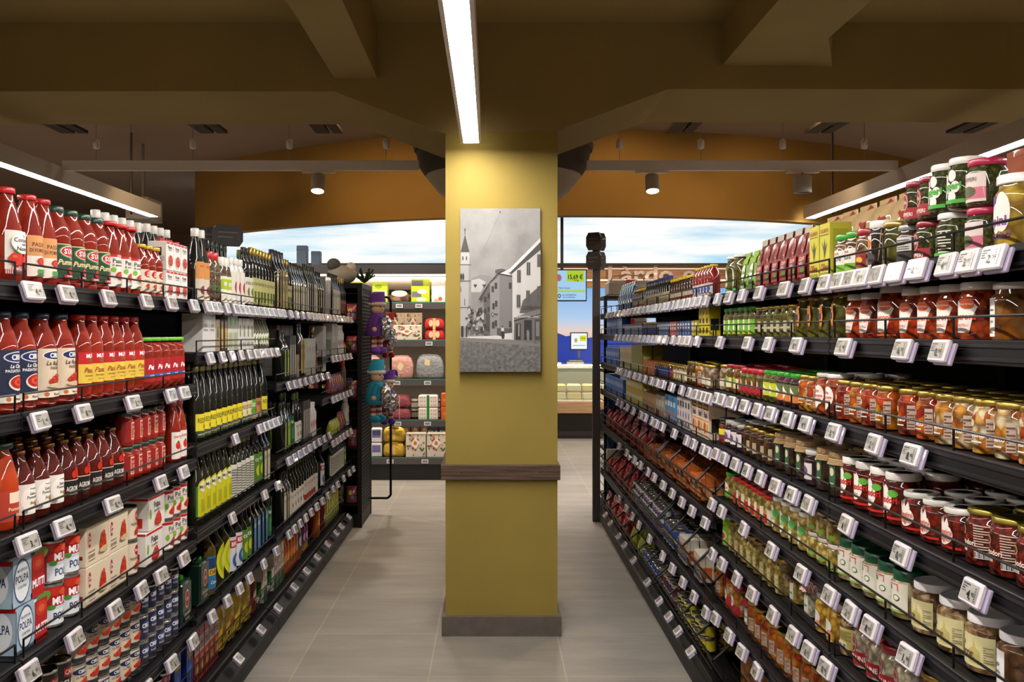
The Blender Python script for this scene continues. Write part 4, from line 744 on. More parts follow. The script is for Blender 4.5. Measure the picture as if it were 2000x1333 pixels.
jar('greylid', 'grey-lidded jar with black and white label', 'grey-lidded jars', .035, .092, OLVD, GREYCAP, [('r', -1, 1, .45, .95, '#c9c9c4'), ('r', -1, 1, .1, .4, '#22201c')] + smalltext('#5a5a58', .5, .9, 5), lz=(.08, .74), lidh=.14)
jar('orange_w', 'white-lidded jar with orange and white label', 'white-lidded jars with orange labels', .04, .12, OLVD, WL, [('r', -.9, .2, 0, .95, '#dcd8d0'), ('e', -.3, .7, .5, .18, '#d0702a'), ('e', 0, .25, .5, .2, '#3a3a3a'), ('t', 'olive', -.3, .45, .14, '#3a3a3a', .9)], lz=(.1, .74), lidh=.15)
jar('dark_gold', 'gold-lidded jar of dark olives with kraft tag', 'gold-lidded jars of dark olives', .037, .108, OLV, G, None, lidh=.12, extra=[('hanging_tag', MB().add([(-.012, -.038, .09), (.004, -.04, .095), (.0, -.045, .03), (-.016, -.044, .02)], [(0, 1, 2, 3)], M('#8a6a4a', .6)))])
jar('champ', 'green-lidded jar of pale mushrooms', 'green-lidded jars of mushrooms', .035, .11, MUSH, LGRN, [bg('#dfe0d6'), ('t', 'DESPAR', 0, .85, .12, '#b01a22', 1.3), ('t', 'FUNGHI', 0, .6, .16, '#3a3a3a', 1.4), ('r', -1, 1, 0, .35, '#7ab52a')], lz=(.1, .62), lidh=.14)
jar('reds', 'dark-red-lidded jar of pickled mushrooms', 'dark-red-lidded jars', .034, .11, MUSH, M('#8e1626', .35, coat=.3), [('r', -.8, .8, .1, .8, '#8e1626'), ('e', .2, .4, .35, .14, '#d8a82a')], lz=(.1, .6), lidh=.16)
carton('kalamon', 'yellow olive tin with bird picture', 'yellow olive tins', .075, .06, .15, '#c6c03a', [('t', 'KALAMON', 0, .88, .08, '#a83a1a', 1.6), ('r', -.9, .9, .8, .815, '#3a5a2a'), ('p', [(-.6, .7), (-.1, .58), (.1, .74), (.2, .56), (.6, .66), (.2, .45), (0, .36), (-.1, .5)], '#4a4a2c'), ('t', 'Olive', 0, .22, .14, '#a83a1a', 1.5, .3), ('r', -.8, .8, .05, .12, '#8a8a2a')], name='olive_tin', cat='tin', side=[('r', -.7, .7, .1, .9, '#b0aa30')])
pouch('redpouch', 'red foil pouch of olives', 'red olive pouches', .085, .05, .165, '#6e1a1c', [('r', -.9, .9, .88, 1, '#b0a8a0'), ('r', -.9, .9, .1, .5, '#8e1e20'), ('e', -.05, .66, .42, .14, '#a03030'), ('e', -.05, .66, .34, .11, '#d0c0b8'), ('e', -.05, .66, .3, .095, '#8e1a1c'), ('t', 'OLIVE', 0, .42, .07, '#f0e0d0', 1.2), ('t', 'NERE', 0, .33, .06, '#f0e0d0', 1.0), ('e', .45, .3, .3, .1, '#5a3a6a'), ('r', -.2, .9, .18, .26, '#5a7a2a')], name='olive_pouch')
pouch('greenpouch', 'green and white foil pouch of olives', 'green olive pouches', .08, .05, .14, '#7a9a4a', [('r', -.9, .9, .7, .98, '#8ab53a'), ('e', 0, .5, .6, .2, '#dfe6d0'), ('r', -.6, .8, .05, .28, '#3a5a2a'), ('t', 'Olive', 0, .5, .1, '#4a8a2a', 1.1)], name='olive_pouch')
jar('leaf_ol', 'white-lidded olive jar with leaf-shaped label', 'olive jars with leaf labels', .039, .145, OLV, WL, [('e', -.2, .45, .5, .42, '#dfe4dc'), ('e', -.5, .25, .3, .2, '#dfe4dc'), ('t', 'olive', -.2, .52, .12, '#2e6a3a', 1), ('t', 'verdi', -.2, .38, .12, '#2e6a3a', 1), ('r', -.8, .8, 0, .08, '#3a9a3a')], lz=(.08, .76), lidh=.07)
jar('piccanti', 'white-lidded jar with heart-shaped white label', 'jars with white heart labels', .038, .115, CT('#8a2a0c', '#a8480e', '#5a2a08', 50), WL, [('e', -.3, .6, .5, .36, '#e4e0d8'), ('e', .3, .6, .5, .36, '#e4e0d8'), ('p', [(-.78, .5), (.78, .5), (0, .02)], '#e4e0d8'), ('t', 'Olive', 0, .74, .13, '#c04a3a', 1), ('t', 'schiacciate', 0, .57, .12, '#c0282a', 1.4), ('t', 'piccanti', 0, .4, .13, '#c0282a', 1.1)], lz=(.1, .74), lidh=.1)
for key, desc, cont, txt in (('grig_r', 'gold-lidded jar of grilled red peppers', PEP, 'grigliati'), ('grig_y', 'gold-lidded jar of grilled yellow peppers', YEL, 'Grigliati'), ('pezz', 'gold-lidded jar of mixed pepper pieces', CT('#a8200c', '#c8860e', '#8e180a', 38), 'Pezzetti'), ('antip', 'gold-lidded jar of red and white antipasto', MIX, 'antipasto')):
    jar(key, desc, desc.replace('jar', 'jars'), .034, .102, cont, G, [('t', txt, -.1, .4, .17, '#f0e8d8', 1.3, 0, .02), ('e', -.2, .72, .2, .1, '#c8b890'), ('r', -.5, .4, .2, .24, '#e0d8c8'), ('r', .6, 1, .1, .85, '#b8a89a')] + smalltext('#6a3a2a', .15, .8, 7, .63, .97), lz=(.08, .76), arc=2.4, lidh=.11)
jar('spo_g', 'green-lidded olive jar with lime diamond label', 'olive jars with lime diamond labels', .034, .102, OLV, LGRN, [bg('#b8c42a'), ('p', [(-.6, .5), (0, .1), (.6, .5), (0, .9)], '#e8e4da'), ('t', 'eSpo', 0, .5, .2, '#b01a1e', 1, .2, .03)], lz=(.2, .62), lidh=.12)
jar('spo_d', 'green-lidded dark olive jar with orange diamond label', 'olive jars with orange diamond labels', .034, .102, CT('#3a1420', '#5a2030', '#2a0c14', 48), LGRN, [bg('#5a6a3a'), ('r', -1, 1, 0, .4, '#c8762a'), ('p', [(-.6, .5), (0, .1), (.6, .5), (0, .9)], '#e8e4da'), ('t', 'eSpo', 0, .5, .2, '#b01a1e', 1, .2, .03)], lz=(.15, .66), lidh=.12)
jar('red_ol', 'red-lidded olive jar with red label', 'red-lidded olive jars', .033, .1, OLV, M('#9e1426', .35, coat=.3), [('r', -1, 1, 0, .45, '#a01428'), ('e', 0, .6, .4, .3, '#8a1422'), ('e', 0, .6, .3, .22, '#d0b8a8')], lz=(.1, .72), lidh=.18)
jar('red_pea', 'red-lidded jar of peas with white label', 'red-lidded jars of peas', .04, .105, CT('#5a3a12', '#a8641a', '#6a6a22', 60), M('#9e1426', .35, coat=.3), [('r', -.8, .8, .1, .7, '#d4cfa8'), ('e', 0, .6, .5, .2, '#8ab02a')], lz=(.12, .7), lidh=.12)
jar('tiny_g', 'tiny gold-lidded spread jar with cream label', 'tiny gold-lidded spread jars', .028, .075, CT('#7a6a44', '#a8986a', '#4a3a1e', 90), G, [bg('#c9c0a0'), ('e', 0, .5, .5, .3, '#8a7a4a')], lz=(.12, .7), lidh=.16)
jar('tiny_b', 'tiny gold-lidded jar with blue label', 'tiny gold-lidded jars with blue labels', .028, .075, CT('#4a2a1e', '#7a4a2a', '#2a1a10', 90), G, [bg('#24386e')], lz=(.12, .7), lidh=.16)
jar('tiny_r', 'tiny gold-lidded jar with red label', 'tiny gold-lidded jars with red labels', .028, .075, CT('#4a2a1e', '#7a4a2a', '#2a1a10', 90), G, [bg('#9a1c26')], lz=(.12, .7), lidh=.16)
jar('tuna_j', 'gold-lidded jar of tuna with pale label', 'gold-lidded tuna jars', .036, .1, CT('#a08a72', '#7a5a3c', '#b8a890', 60), G, [('r', -.8, .8, .1, .7, '#cfc9b0')], lz=(.12, .6), lidh=.12)
jar('pomodori', 'white-lidded dried tomato jar with round white label', 'white-lidded dried tomato jars', .042, .118, SUN, WL, [('e', -.1, .48, .62, .44, '#e6e2da'), ('p', [(-.5, .85), (-.3, 1), (-.1, .9), (.1, 1), (.3, .85)], '#e6e2da'), ('e', .55, .72, .3, .12, '#5aa83a'), ('t', 'pomodori', 0, .48, .22, '#c0241c', 1.6, 0, .03), ('t', 'SECCHI', -.1, .26, .08, '#b0302a', .8), ('r', -1, 1, -.1, -.02, '#c0241c')], lz=(.18, .78), arc=2.1, lidm_top=M('#191817', .3), lidh=.15)  # near-black lid centre paints in a reflection on white
jar('ciliegini', 'small white-lidded cherry tomato jar', 'small white-lidded cherry tomato jars', .041, .09, SUN, WL, [('e', 0, .45, .6, .36, '#e2dcd2'), ('p', [(-.4, .75), (-.3, 1), (-.1, .8), (0, 1.05), (.1, .8), (.3, 1), (.4, .75)], '#e2dcd2'), ('t', 'ciliegini', 0, .5, .2, '#c0382c', 1.3), ('t', 'al legno', 0, .28, .16, '#a83024', 1.2), ('r', -1, 1, 0, .08, '#b3241c')], lz=(.12, .78), arc=2.1, lidm_top=M('#191817', .3), lidh=.13)  # reflection on the white lid put in as a near-black disc
jar('pomo_gold', 'gold-lidded jar of dark dried tomatoes', 'gold-lidded jars of dried tomatoes', .042, .105, SUN, M('#8a7d34', .3, .7), [('t', 'i pomodori', -.2, .42, .14, '#e8dccc', 1.2, 0, .02), ('t', 'secchi', -.3, .26, .12, '#e8dccc', .8), ('e', -.3, .72, .2, .12, '#b08a6a'), ('e', -.3, .72, .14, .08, '#5a1a0a')] + smalltext('#c8b8a8', .3, .95, 10, .35, .95) + barcode(.4, .95, .08, .26), lz=(.1, .8), arc=2.4, lidh=.1)
jar('twine', 'paper-topped olive jar tied with twine', 'paper-topped olive jars', .042, .115, OLVD, M('#a08560', .8, bump=.4, bscale=90), [('r', -.1, .5, .1, .8, '#2e5a3c'), ('e', .2, .6, .2, .14, '#c9c0a0'), ('r', 0, .4, .2, .24, '#d8d8c8')], lz=(.15, .85), lidh=.1, extra=[('paper_cover', MB().lathe([(.047, .085), (.041, .097), (.0385, .1), (.042, .106), (.041, .1165), (.0, .119)], M('#a88a62', .85, bump=.5, bscale=80), 22)), ('twine', MB().lathe([(.041, .097), (.042, .0985), (.041, .1)], M('#c9b48a', .8), 22))])
jar('ol_dark', 'gold-lidded jar of dark brown olives', 'gold-lidded jars of brown olives', .036, .105, CT('#3a2410', '#5a3a1a', '#24160a', 48), G, [('t', 'nocciolate', 0, .35, .14, '#d8ccb0', 1.5), ('r', .6, 1, .1, .8, '#a89878')], lidh=.11)
jar('black_w', 'white-lidded jar with dark purple contents', 'white-lidded jars of dark olives', .036, .1, CT('#2a1820', '#3a2430', '#1a1014', 60), WL, [('r', -.9, .9, .1, .9, '#cfc8c4'), ('e', 0, .5, .5, .26, '#6a4a8a')], lz=(.12, .7), lidh=.13)
jar('gialli', 'dark-green-lidded jar with yellow label', 'dark-green-lidded jars with yellow labels', .034, .1, CT('#5a2a10', '#8a3a14', '#3a1a0a', 60), GRNCAP, [('r', -1, 1, .4, .8, '#d0c42a'), ('r', -1, 1, .1, .4, '#8a1a2a')], lz=(.12, .7), lidh=.14)
jar('zagara', 'gold-rim green-lidded artichoke jar with leafy label', 'green-lidded artichoke jars', .037, .1, ART, LGRN, [('e', 0, .55, .7, .36, '#dfe4d2'), ('r', -.9, .9, 0, .3, '#5aa02a'), ('t', 'Carciofi', 0, .55, .16, '#c02a2a', 1.3)], lz=(.1, .7), lidh=.12)
jar('ponti', 'red-lidded jar of yellow artichokes', 'red-lidded artichoke jars', .037, .1, ART, REDCAP, [('r', -.9, .5, .05, .55, '#b0161e'), ('e', -.3, .35, .2, .12, '#e8c82a'), ('r', .5, .95, .15, .8, '#d8d0b8')], lz=(.08, .66), arc=2.2, lidh=.14, lidm_top=M('#d8d0cc', .4))
jar('carcio', 'white-lidded artichoke jar with leaf-shaped white label', 'white-lidded artichoke jars', .041, .112, ART, WL, [('e', -.1, .5, .55, .46, '#e2e4dc'), ('e', .4, .65, .4, .16, '#4a9a4a'), ('t', 'carciofini', -.05, .45, .17, '#8aa02a', 1.3, 0, .03)], lz=(.1, .78), arc=2, lidh=.12, lidm_top=M('#cfccc4', .4))
jar('two_high', 'low white-lidded jar of sliced artichokes', 'low white-lidded jars of sliced artichokes', .038, .072, ART, WL, [('r', -.8, .2, .1, .9, '#b0a878'), ('e', .5, .2, .25, .16, '#6aa83a')], lz=(.1, .72), lidh=.16)
jar('rota', 'dark-green-lidded jar of sweet and sour vegetables', 'dark-green-lidded vegetable jars', .04, .108, CT('#b0a27a', '#8a7a4a', '#b8b090', 50), M('#0d4a32', .3, coat=.4), [bg('#dad6c8'), ('t', 'rota', -.3, .82, .2, '#1e6a44', 1, 0, .03), ('r', -.1, .5, .93, .96, '#c0242a'), ('r', .46, .5, .72, .96, '#c0242a'), ('t', 'Vero e', -.5, .55, .09, '#5a5a4a', .7, .2), ('t', 'Genuino', -.5, .42, .09, '#5a5a4a', .8, .2), ('e', .4, .5, .2, .11, '#1e6a44'), ('e', .4, .5, .15, .08, '#dad6c8'), ('r', -1, 1, 0, .08, '#8aa04a')], lz=(.14, .74), arc=2.2, lidh=.24)
jar('latorre', 'wide white-lidded mushroom jar with chapel label', 'wide white-lidded mushroom jars', .05, .108, MUSH, M('#d8d8dc', .35, coat=.5), [bg('#cfc896'), ('p', [(.0, .1), (.5, .1), (.5, .5), (.32, .62), (.26, .9), (.2, .62), (.0, .5)], '#b8ac6a'), ('t', 'La', -.35, .72, .2, '#5a4a22', .5, .35), ('t', 'Torre', -.2, .42, .24, '#5a4a22', 1, .35), ('e', -.7, .08, .3, .06, '#7a8a3a')] + smalltext('#8a8260', .2, .75, 7, .62, .95), lz=(.12, .66), arc=2.1, lidh=.16, lidm_top=M('#c9c6b8', .45))
jar('plain_w', 'white-lidded jar with handwritten-style white label', 'white-lidded jars with handwritten labels', .046, .108, CT('#5a3a24', '#3a2414', '#7a5a3a', 50), M('#cfcfd4', .35, coat=.5), [('r', -.75, .3, 0, 1, '#dedede'), ('t', 'funghi', -.22, .6, .12, '#4a4a4a', .8, .5), ('t', 'sottolio', -.22, .42, .1, '#4a4a4a', .8, .5)], lz=(.08, .7), arc=2.2, lidh=.15)
jar('onions', 'red-lidded onion jar with round badge', 'red-lidded onion jars', .039, .108, ONI, M('#9a1220', .3, coat=.5), [('r', -1, 1, 0, .45, '#9a1424'), ('e', -.2, .66, .42, .33, '#8e1422'), ('e', -.2, .66, .36, .28, '#e0d4cc'), ('e', -.2, .66, .32, .25, '#8e1422'), ('t', 'De Rica', -.2, .66, .12, '#f4e8e0', .55, .2), ('t', 'CIPOLLINE', 0, .24, .16, '#f4e8e0', 1.7)], lz=(.08, .76), arc=2.2, lidh=.17, lidm_top=M('#d8c0c0', .4))
jar('yellow_lab', 'gold-lidded jar with pale yellow label', 'gold-lidded jars with pale yellow labels', .04, .108, MUSH, M('#8a7d3a', .3, .7), [bg('#d6cc7a')] + smalltext('#6a6030', .4, .9, 8) + barcode(-.4, .6, .08, .3), lz=(.18, .66), arc=2.2, lidh=.12, lidm_top=M('#8e1a26', .4))
jar('mushw', 'white-lidded jar of yellow onions with mushroom label', 'white-lidded jars with mushroom labels', .041, .108, CT('#c9a03a', '#b88a2a', '#d8b850', 55), M('#d8d8d8', .35, coat=.5), [('e', -.1, .5, .55, .26, '#e6e4e0'), ('r', -.3, .1, .1, .5, '#e6e4e0'), ('e', .2, .25, .25, .12, '#d07a5a'), ('e', -.5, .12, .35, .1, '#b5542a')], lz=(.08, .72), arc=2, lidh=.13, lidm_top=M('#2a2826', .3))  # dark lid centre is a reflection painted onto the white
def cloth(c1, c2):
    m = bpy.data.materials.new('cloth'); m.use_nodes = True; N = m.node_tree.nodes; L = m.node_tree.links
    tc = N.new('ShaderNodeTexCoord'); ck = N.new('ShaderNodeTexChecker'); ck.inputs['Scale'].default_value = 220
    ck.inputs[1].default_value = (*lin(c1), 1); ck.inputs[2].default_value = (*lin(c2), 1)
    L.new(tc.outputs['Object'], ck.inputs[0]); L.new(ck.outputs[0], N['Principled BSDF'].inputs['Base Color']); N['Principled BSDF'].inputs['Roughness'].default_value = .9
    return m
def skirt(r, z, m, n=26):
    b = MB(); vs = [(0, 0, z + .004)]; fs = []
    for k, (rr, dz) in enumerate(((.8, .004), (1.02, .001), (1.0, -.016), (1.35, -.034))):
        for i in range(n):
            a = 2 * PI * i / n; w = 1 + (.12 if i % 2 else -.06) * (k >= 3) + (.03 if i % 2 else 0) * (k == 2)
            vs.append((r * rr * w * math.cos(a), r * rr * w * math.sin(a), z + dz))
    for i in range(n): fs.append((0, 1 + i, 1 + (i + 1) % n))
    for k in range(3):
        for i in range(n): j = (i + 1) % n; fs.append((1 + k * n + i, 1 + (k + 1) * n + i, 1 + (k + 1) * n + j, 1 + k * n + j))
    return b.add(vs, fs, m)
for key, desc, m, cont in (('gingham', 'jar topped with red and white gingham cloth', cloth('#d8d0cc', '#9a1c2a'), ONI), ('brownc', 'jar topped with dark brown cloth', M('#3a241c', .9), ART), ('redcloth', 'jar topped with dark red cloth', M('#7e1220', .85), MIX)):
    jar(key, desc, desc.replace('jar ', 'jars ', 1), .038, .11, cont, G, [('r', -.3, .5, .05, .85, '#dcd8ce'), ('r', -.2, .4, .3, .4, '#3a9a5a')], lz=(.1, .66), lidh=.1, extra=[('cloth_cover', skirt(.036, .109, m))], gap=.016)
jar('sotto_g', 'gold-lidded jar of pale sliced artichokes', 'gold-lidded jars of pale artichokes', .039, .112, CT('#a8985a', '#7e6e30', '#bcac72', 60), G, [('r', -.4, .5, .1, .9, '#a89c62')] + smalltext('#e0d8b0', .15, .85, 8, -.35, .45), lidh=.1)
can('tallgreen', 'tall lime green mushroom can', 'tall lime green cans', .037, .115, '#7fae22', [('t', 'Fettine', 0, .75, .12, '#1e3a12', 1.1), ('e', 0, .35, .55, .2, '#c8d8a0'), ('e', .1, .33, .25, .12, '#b02a1e')])
jar('antired', 'gold-lidded jar of orange antipasto', 'gold-lidded jars of orange antipasto', .04, .115, CT('#a84a10', '#c07a1a', '#8e2408', 45), G, [('r', .2, .8, .1, .85, '#b8a890')] + smalltext('#6a4a3a', .15, .8, 8, .25, .75) + [('t', 'antipasto', -.35, .4, .12, '#f0e4d0', 1)], lidh=.1)
jar('derica_red', 'red-lidded jar with red label of vegetables', 'red-lidded jars of vegetables', .04, .115, MIX, M('#9a1220', .3, coat=.5), [('r', -1, 1, 0, .4, '#9a1424'), ('e', 0, .62, .4, .32, '#8e1422'), ('e', 0, .62, .33, .26, '#e0d4cc'), ('t', 'De Rica', 0, .62, .12, '#8e1422', .5, .2)], lz=(.08, .74), lidh=.15, lidm_top=M('#c8b0b0', .4))
jar('bigfruit', 'very large jar of peaches in syrup', 'very large peach jars', .066, .2, FRUIT, M('#3a3226', .4, .4), None, lidh=.1)
jar('tall_lab', 'tall white-labelled jar of cockles', 'tall white-labelled jars', .036, .15, MIX, REDCAP, [bg('#d8d4cc'), ('e', 0, .6, .5, .2, '#3a7ab0'), ('r', -1, 1, 0, .2, '#3a6a9a')], lz=(.08, .78), lidh=.1)
# ---- small boxes and tins of right aisle far bays
for key, desc, w, d, h, c, ops in (
  ('bluebox', 'bright blue biscuit box', .09, .06, .122, '#2a62b0', [('r', -.8, .8, .1, .3, '#1e4a8e'), ('e', 0, .65, .5, .15, '#b8cce6')]),
  ('yelbox', 'yellow promotional box with black lettering', .06, .05, .125, '#d2c21a', [('t', 'BIO', 0, .8, .12, '#1a1a1a', 1.2), ('r', -.5, .5, .45, .62, '#1a1a1a'), ('r', -.5, .5, .1, .3, '#1a1a1a')]),
  ('bluepack', 'small blue and white tuna carton', .055, .05, .07, '#2a4a8e', [('r', -.7, .7, .5, .85, '#d8dce6'), ('r', -.7, .7, .1, .3, '#6a88c0')]),
  ('pinkpack', 'small pink and cream carton', .055, .05, .07, '#b85a5e', [('r', -.7, .7, .45, .85, '#e0d8c8')]),
  ('yelpack', 'small yellow and grey carton', .055, .05, .07, '#b8a83a', [('r', -.7, .7, .45, .85, '#e0e0c8')]),
  ('creampk', 'tall cream packet with green stripe', .06, .05, .14, '#c4b88a', [('r', -.7, .7, .1, .3, '#6a8a2a'), ('e', 0, .6, .4, .15, '#9a8a4a')]),
  ('oliveb', 'tall olive green box', .07, .06, .16, '#8a8a2a', [('r', -.7, .7, .1, .25, '#c8c46a')]),
  ('orangebox', 'orange tuna carton with oval picture', .08, .06, .075, '#c06a34', [('e', 0, .5, .6, .3, '#d89a62'), ('e', .1, .5, .3, .15, '#9a3a1e')]),
  ('brownbox', 'tan pate carton with brown band', .06, .05, .1, '#a88458', [('r', -1, 1, .15, .4, '#5a3a22'), ('e', 0, .7, .4, .15, '#d8b888')]),
  ('greybx', 'silver-grey tuna carton', .07, .05, .11, '#9a958a', [('r', -.8, .8, .5, .8, '#c9c6bc'), ('r', -.8, .8, .15, .3, '#b8502a')]),
  ('skyrio', 'sky blue mackerel carton', .065, .05, .13, '#3a86b8', [('e', 0, .3, .6, .15, '#c86a2a'), ('r', -.8, .8, .6, .8, '#d0e0ea'), ('r', -.7, .7, .02, .12, '#b8362a')]),
  ('whitepk', 'white and grey tall seafood carton', .06, .05, .14, '#cfcdc9', [('r', -.6, .6, .7, .9, '#4a4a58'), ('e', 0, .45, .5, .12, '#8a6a9a'), ('r', -.7, .7, .1, .25, '#5a5a68')]),
  ('pate', 'orange and white pate multipack', .11, .07, .15, '#dcc9ae', [('r', -.95, .95, .82, 1, '#1c1a14'), ('t', 'Rio mare', 0, .91, .09, '#d8a42a', 1.5), ('t', 'Paté', 0, .68, .16, '#2a4a9a', 1.2, .3, .03), ('e', -.3, .3, .4, .16, '#c0402a'), ('e', .4, .3, .4, .14, '#d0a84a'), ('r', -1, 1, .5, .53, '#d88a4a')]),
  ('tonno', 'orange tuna multipack with black lettering', .11, .06, .1, '#c4662c', [('t', 'RIO', -.5, .65, .2, '#1a1410', .7, 0, .03), ('e', .4, .5, .45, .3, '#d89a5a'), ('r', -.9, .9, .1, .2, '#1a1410')]),
  ('redbrick', 'red and white juice carton', .06, .045, .17, '#b8b0a8', [('r', -1, 1, .15, .7, '#b03428'), ('e', 0, .45, .6, .15, '#d86a4a'), ('r', -1, 1, 0, .1, '#8e1e1a')]),
  ('bluebrick', 'grey and blue juice carton', .06, .045, .17, '#b3b8bf', [('r', -1, 1, .15, .6, '#3a5a8e'), ('e', 0, .4, .5, .12, '#9ab0d0')]),
  ('longbox', 'wide orange and white tuna multipack', .15, .06, .12, '#c9c2b4', [('r', -1, 1, .55, .75, '#c4622a'), ('r', -1, 1, .15, .3, '#2a4a8e')]),
  ):
    carton(key, desc, desc + ('es' if desc.endswith('x') else 's'), w, d, h, c, ops, side=[('r', -.7, .7, .2, .6, next(q[-1] for q in ops if q[0] != 't'))])
can('tunacan', 'blue and white tuna can', 'blue and white tuna cans', .034, .045, '#d8dce2', [('r', -1, 1, 0, .3, '#2a4a9a'), ('e', 0, .6, .4, .25, '#2a4a9a'), ('e', 0, .6, .3, .17, '#d84a3a')])
can('bluetall', 'tall blue and white can', 'tall blue and white cans', .036, .1, '#c9d0da', [('r', -1, 1, .6, 1, '#2a4a9a'), ('r', -1, 1, .1, .3, '#3a6ab8'), ('e', 0, .45, .35, .15, '#d8b02a')])
can('simm', 'yellow and black beef can', 'yellow and black beef cans', .038, .06, '#cfc22a', [('e', 0, .5, .7, .36, '#1a1a1a'), ('t', 'Manzotin', 0, .5, .22, '#e8e0c0', 1.1, .2), ('r', -1, 1, 0, .12, '#1a1a1a')])
can('beefred', 'dark red and blue meat can', 'dark red meat cans', .036, .06, '#6a1c1c', [('e', 0, .5, .6, .3, '#1e2e6a'), ('r', -1, 1, .85, 1, '#c8a06a')])
pouch('candy', 'red and green bag of snacks', 'red snack bags', .1, .05, .13, '#a81e26', [('e', -.3, .5, .3, .1, '#6a9a2a'), ('e', .3, .3, .3, .1, '#d89a3a'), ('t', 'SNACK', 0, .72, .08, '#f0e0c0', 1.2)], name='snack_bag')
pouch('candy_y', 'yellow-green bag of snacks', 'yellow snack bags', .1, .05, .12, '#8a9a22', [('e', 0, .5, .5, .15, '#c8c83a')], name='snack_bag')
pouch('candy_p', 'crimson and white bag of snacks', 'crimson snack bags', .09, .05, .14, '#8e2240', [('r', -.9, .9, .5, .8, '#c8b8b8'), ('r', -.9, .9, .1, .3, '#c8762a')], name='snack_bag')
pouch('bluebag', 'shiny blue foil bag', 'shiny blue foil bags', .11, .06, .19, '#1f4f8e', [('e', 0, .5, .5, .14, '#4a7ab8')], name='foil_bag', rough=.15)
pouch('paperbag', 'crumpled terracotta paper bag', 'crumpled terracotta bags', .11, .08, .125, '#9a5236', [('r', -.8, .8, .3, .34, '#b8724e')], name='paper_bag', cat='bag', rough=.8)
pouch('creambag', 'crumpled cream and red paper bag', 'crumpled cream bags', .12, .08, .12, '#c4a878', [('p', [(.2, .5), (.9, .3), (.9, .9), (.5, .98)], '#9a2a22')], name='paper_bag', cat='bag', rough=.8)
pouch('tagbag', 'small multicoloured gift bag', 'small multicoloured gift bags', .08, .06, .13, '#8e3a4a', [('e', -.2, .6, .4, .15, '#c8b03a'), ('e', .3, .35, .35, .12, '#3a8ab0')], name='gift_bag', cat='bag')
pouch('cluttergold', 'small lime gift bag', 'small lime gift bags', .07, .05, .1, '#a8b02a', [('e', 0, .5, .4, .15, '#d8c83a')], name='gift_bag', cat='bag')
# small sauce bottles on right-hand far top shelf
bottle('soy', 'small dark sauce bottle with blue cap', 'small dark sauce bottles', 'oil', .026, .15, DARK, M('#2a3f8e', .4), [bg('#8a7a6a'), ('r', -1, 1, .5, 1, '#b8a88a')], capr=.5, name='sauce_bottle')
bottle('ysauce', 'small brown jar with yellow lid', 'small brown jars with yellow lids', 'sauce', .028, .12, CT('#3a2014', '#5a3420', '#24140c', 120), M('#c8b02a', .4), [bg('#a8a08a'), ('r', -1, 1, .1, .4, '#7a2a1e')], capr=.85, caph=.1)
bottle('rsauce', 'small red sauce bottle with yellow cap', 'small red sauce bottles', 'sauce', .027, .14, M('#7e1a14', .25, coat=1), M('#c8b02a', .4), [bg('#b8b4b0'), ('e', 0, .5, .6, .3, '#3a4a9a')], capr=.6)

P['twine'].w = P['twine'].d = .098
for k_ in ('gingham', 'brownc', 'redcloth'): P[k_].w = P[k_].d = .112
# ---------------------------------------------------------------- shelving
STEEL = M('#09080a', .6, 0, spec=.2, name='black_steel'); STEEL2 = M('#100f12', .5, 0, spec=.25, name='black_steel_edge'); WIRE = M('#131114', .35, .4, name='black_wire')
LX, RX = -1.07, .865
LY = [.9, 2.2, 3.5, 4.8, 6.1, 7.4]; RY = [-.13, 1.17, 2.47, 3.77, 5.07, 6.37, 7.67]
LLEV = {0: [1.62, 1.32, 1.05, .755, .44], 1: [1.62, 1.32, 1.05, .755, .44], 2: [1.62, 1.43, 1.09, .775, .46], 3: [1.62, 1.25, .86, .48], 4: [1.62, 1.35, 1.08, .79, .49]}
RLEV = {0: [1.65, 1.49, 1.28, 1.07, .87, .68, .45], 1: [1.65, 1.49, 1.28, 1.07, .87, .68, .45], 2: [1.65, 1.49, 1.28, 1.07, .87, .68, .45], 3: [1.65, 1.49, 1.27, 1.06], 4: [1.65, 1.49, 1.27, 1.06], 5: [1.65, 1.49, 1.27, 1.06]}
BASE = .13; ORD = 'first second third fourth fifth sixth seventh eighth ninth tenth'.split()
TEETH = M('#222024', .35, .2)
def wire_rail(s, L, z):
    r = MB(); x = s * .006; zr = z + .046
    r.bar((x, .02, zr), (x, L - .02, zr), .0055, WIRE, 6)
    k = 4
    for i in range(k + 1):
        yy = .02 + (L - .04) * i / k; r.bar((x, yy, z - .012), (x, yy, zr), .0055, WIRE, 6)
    
    return r
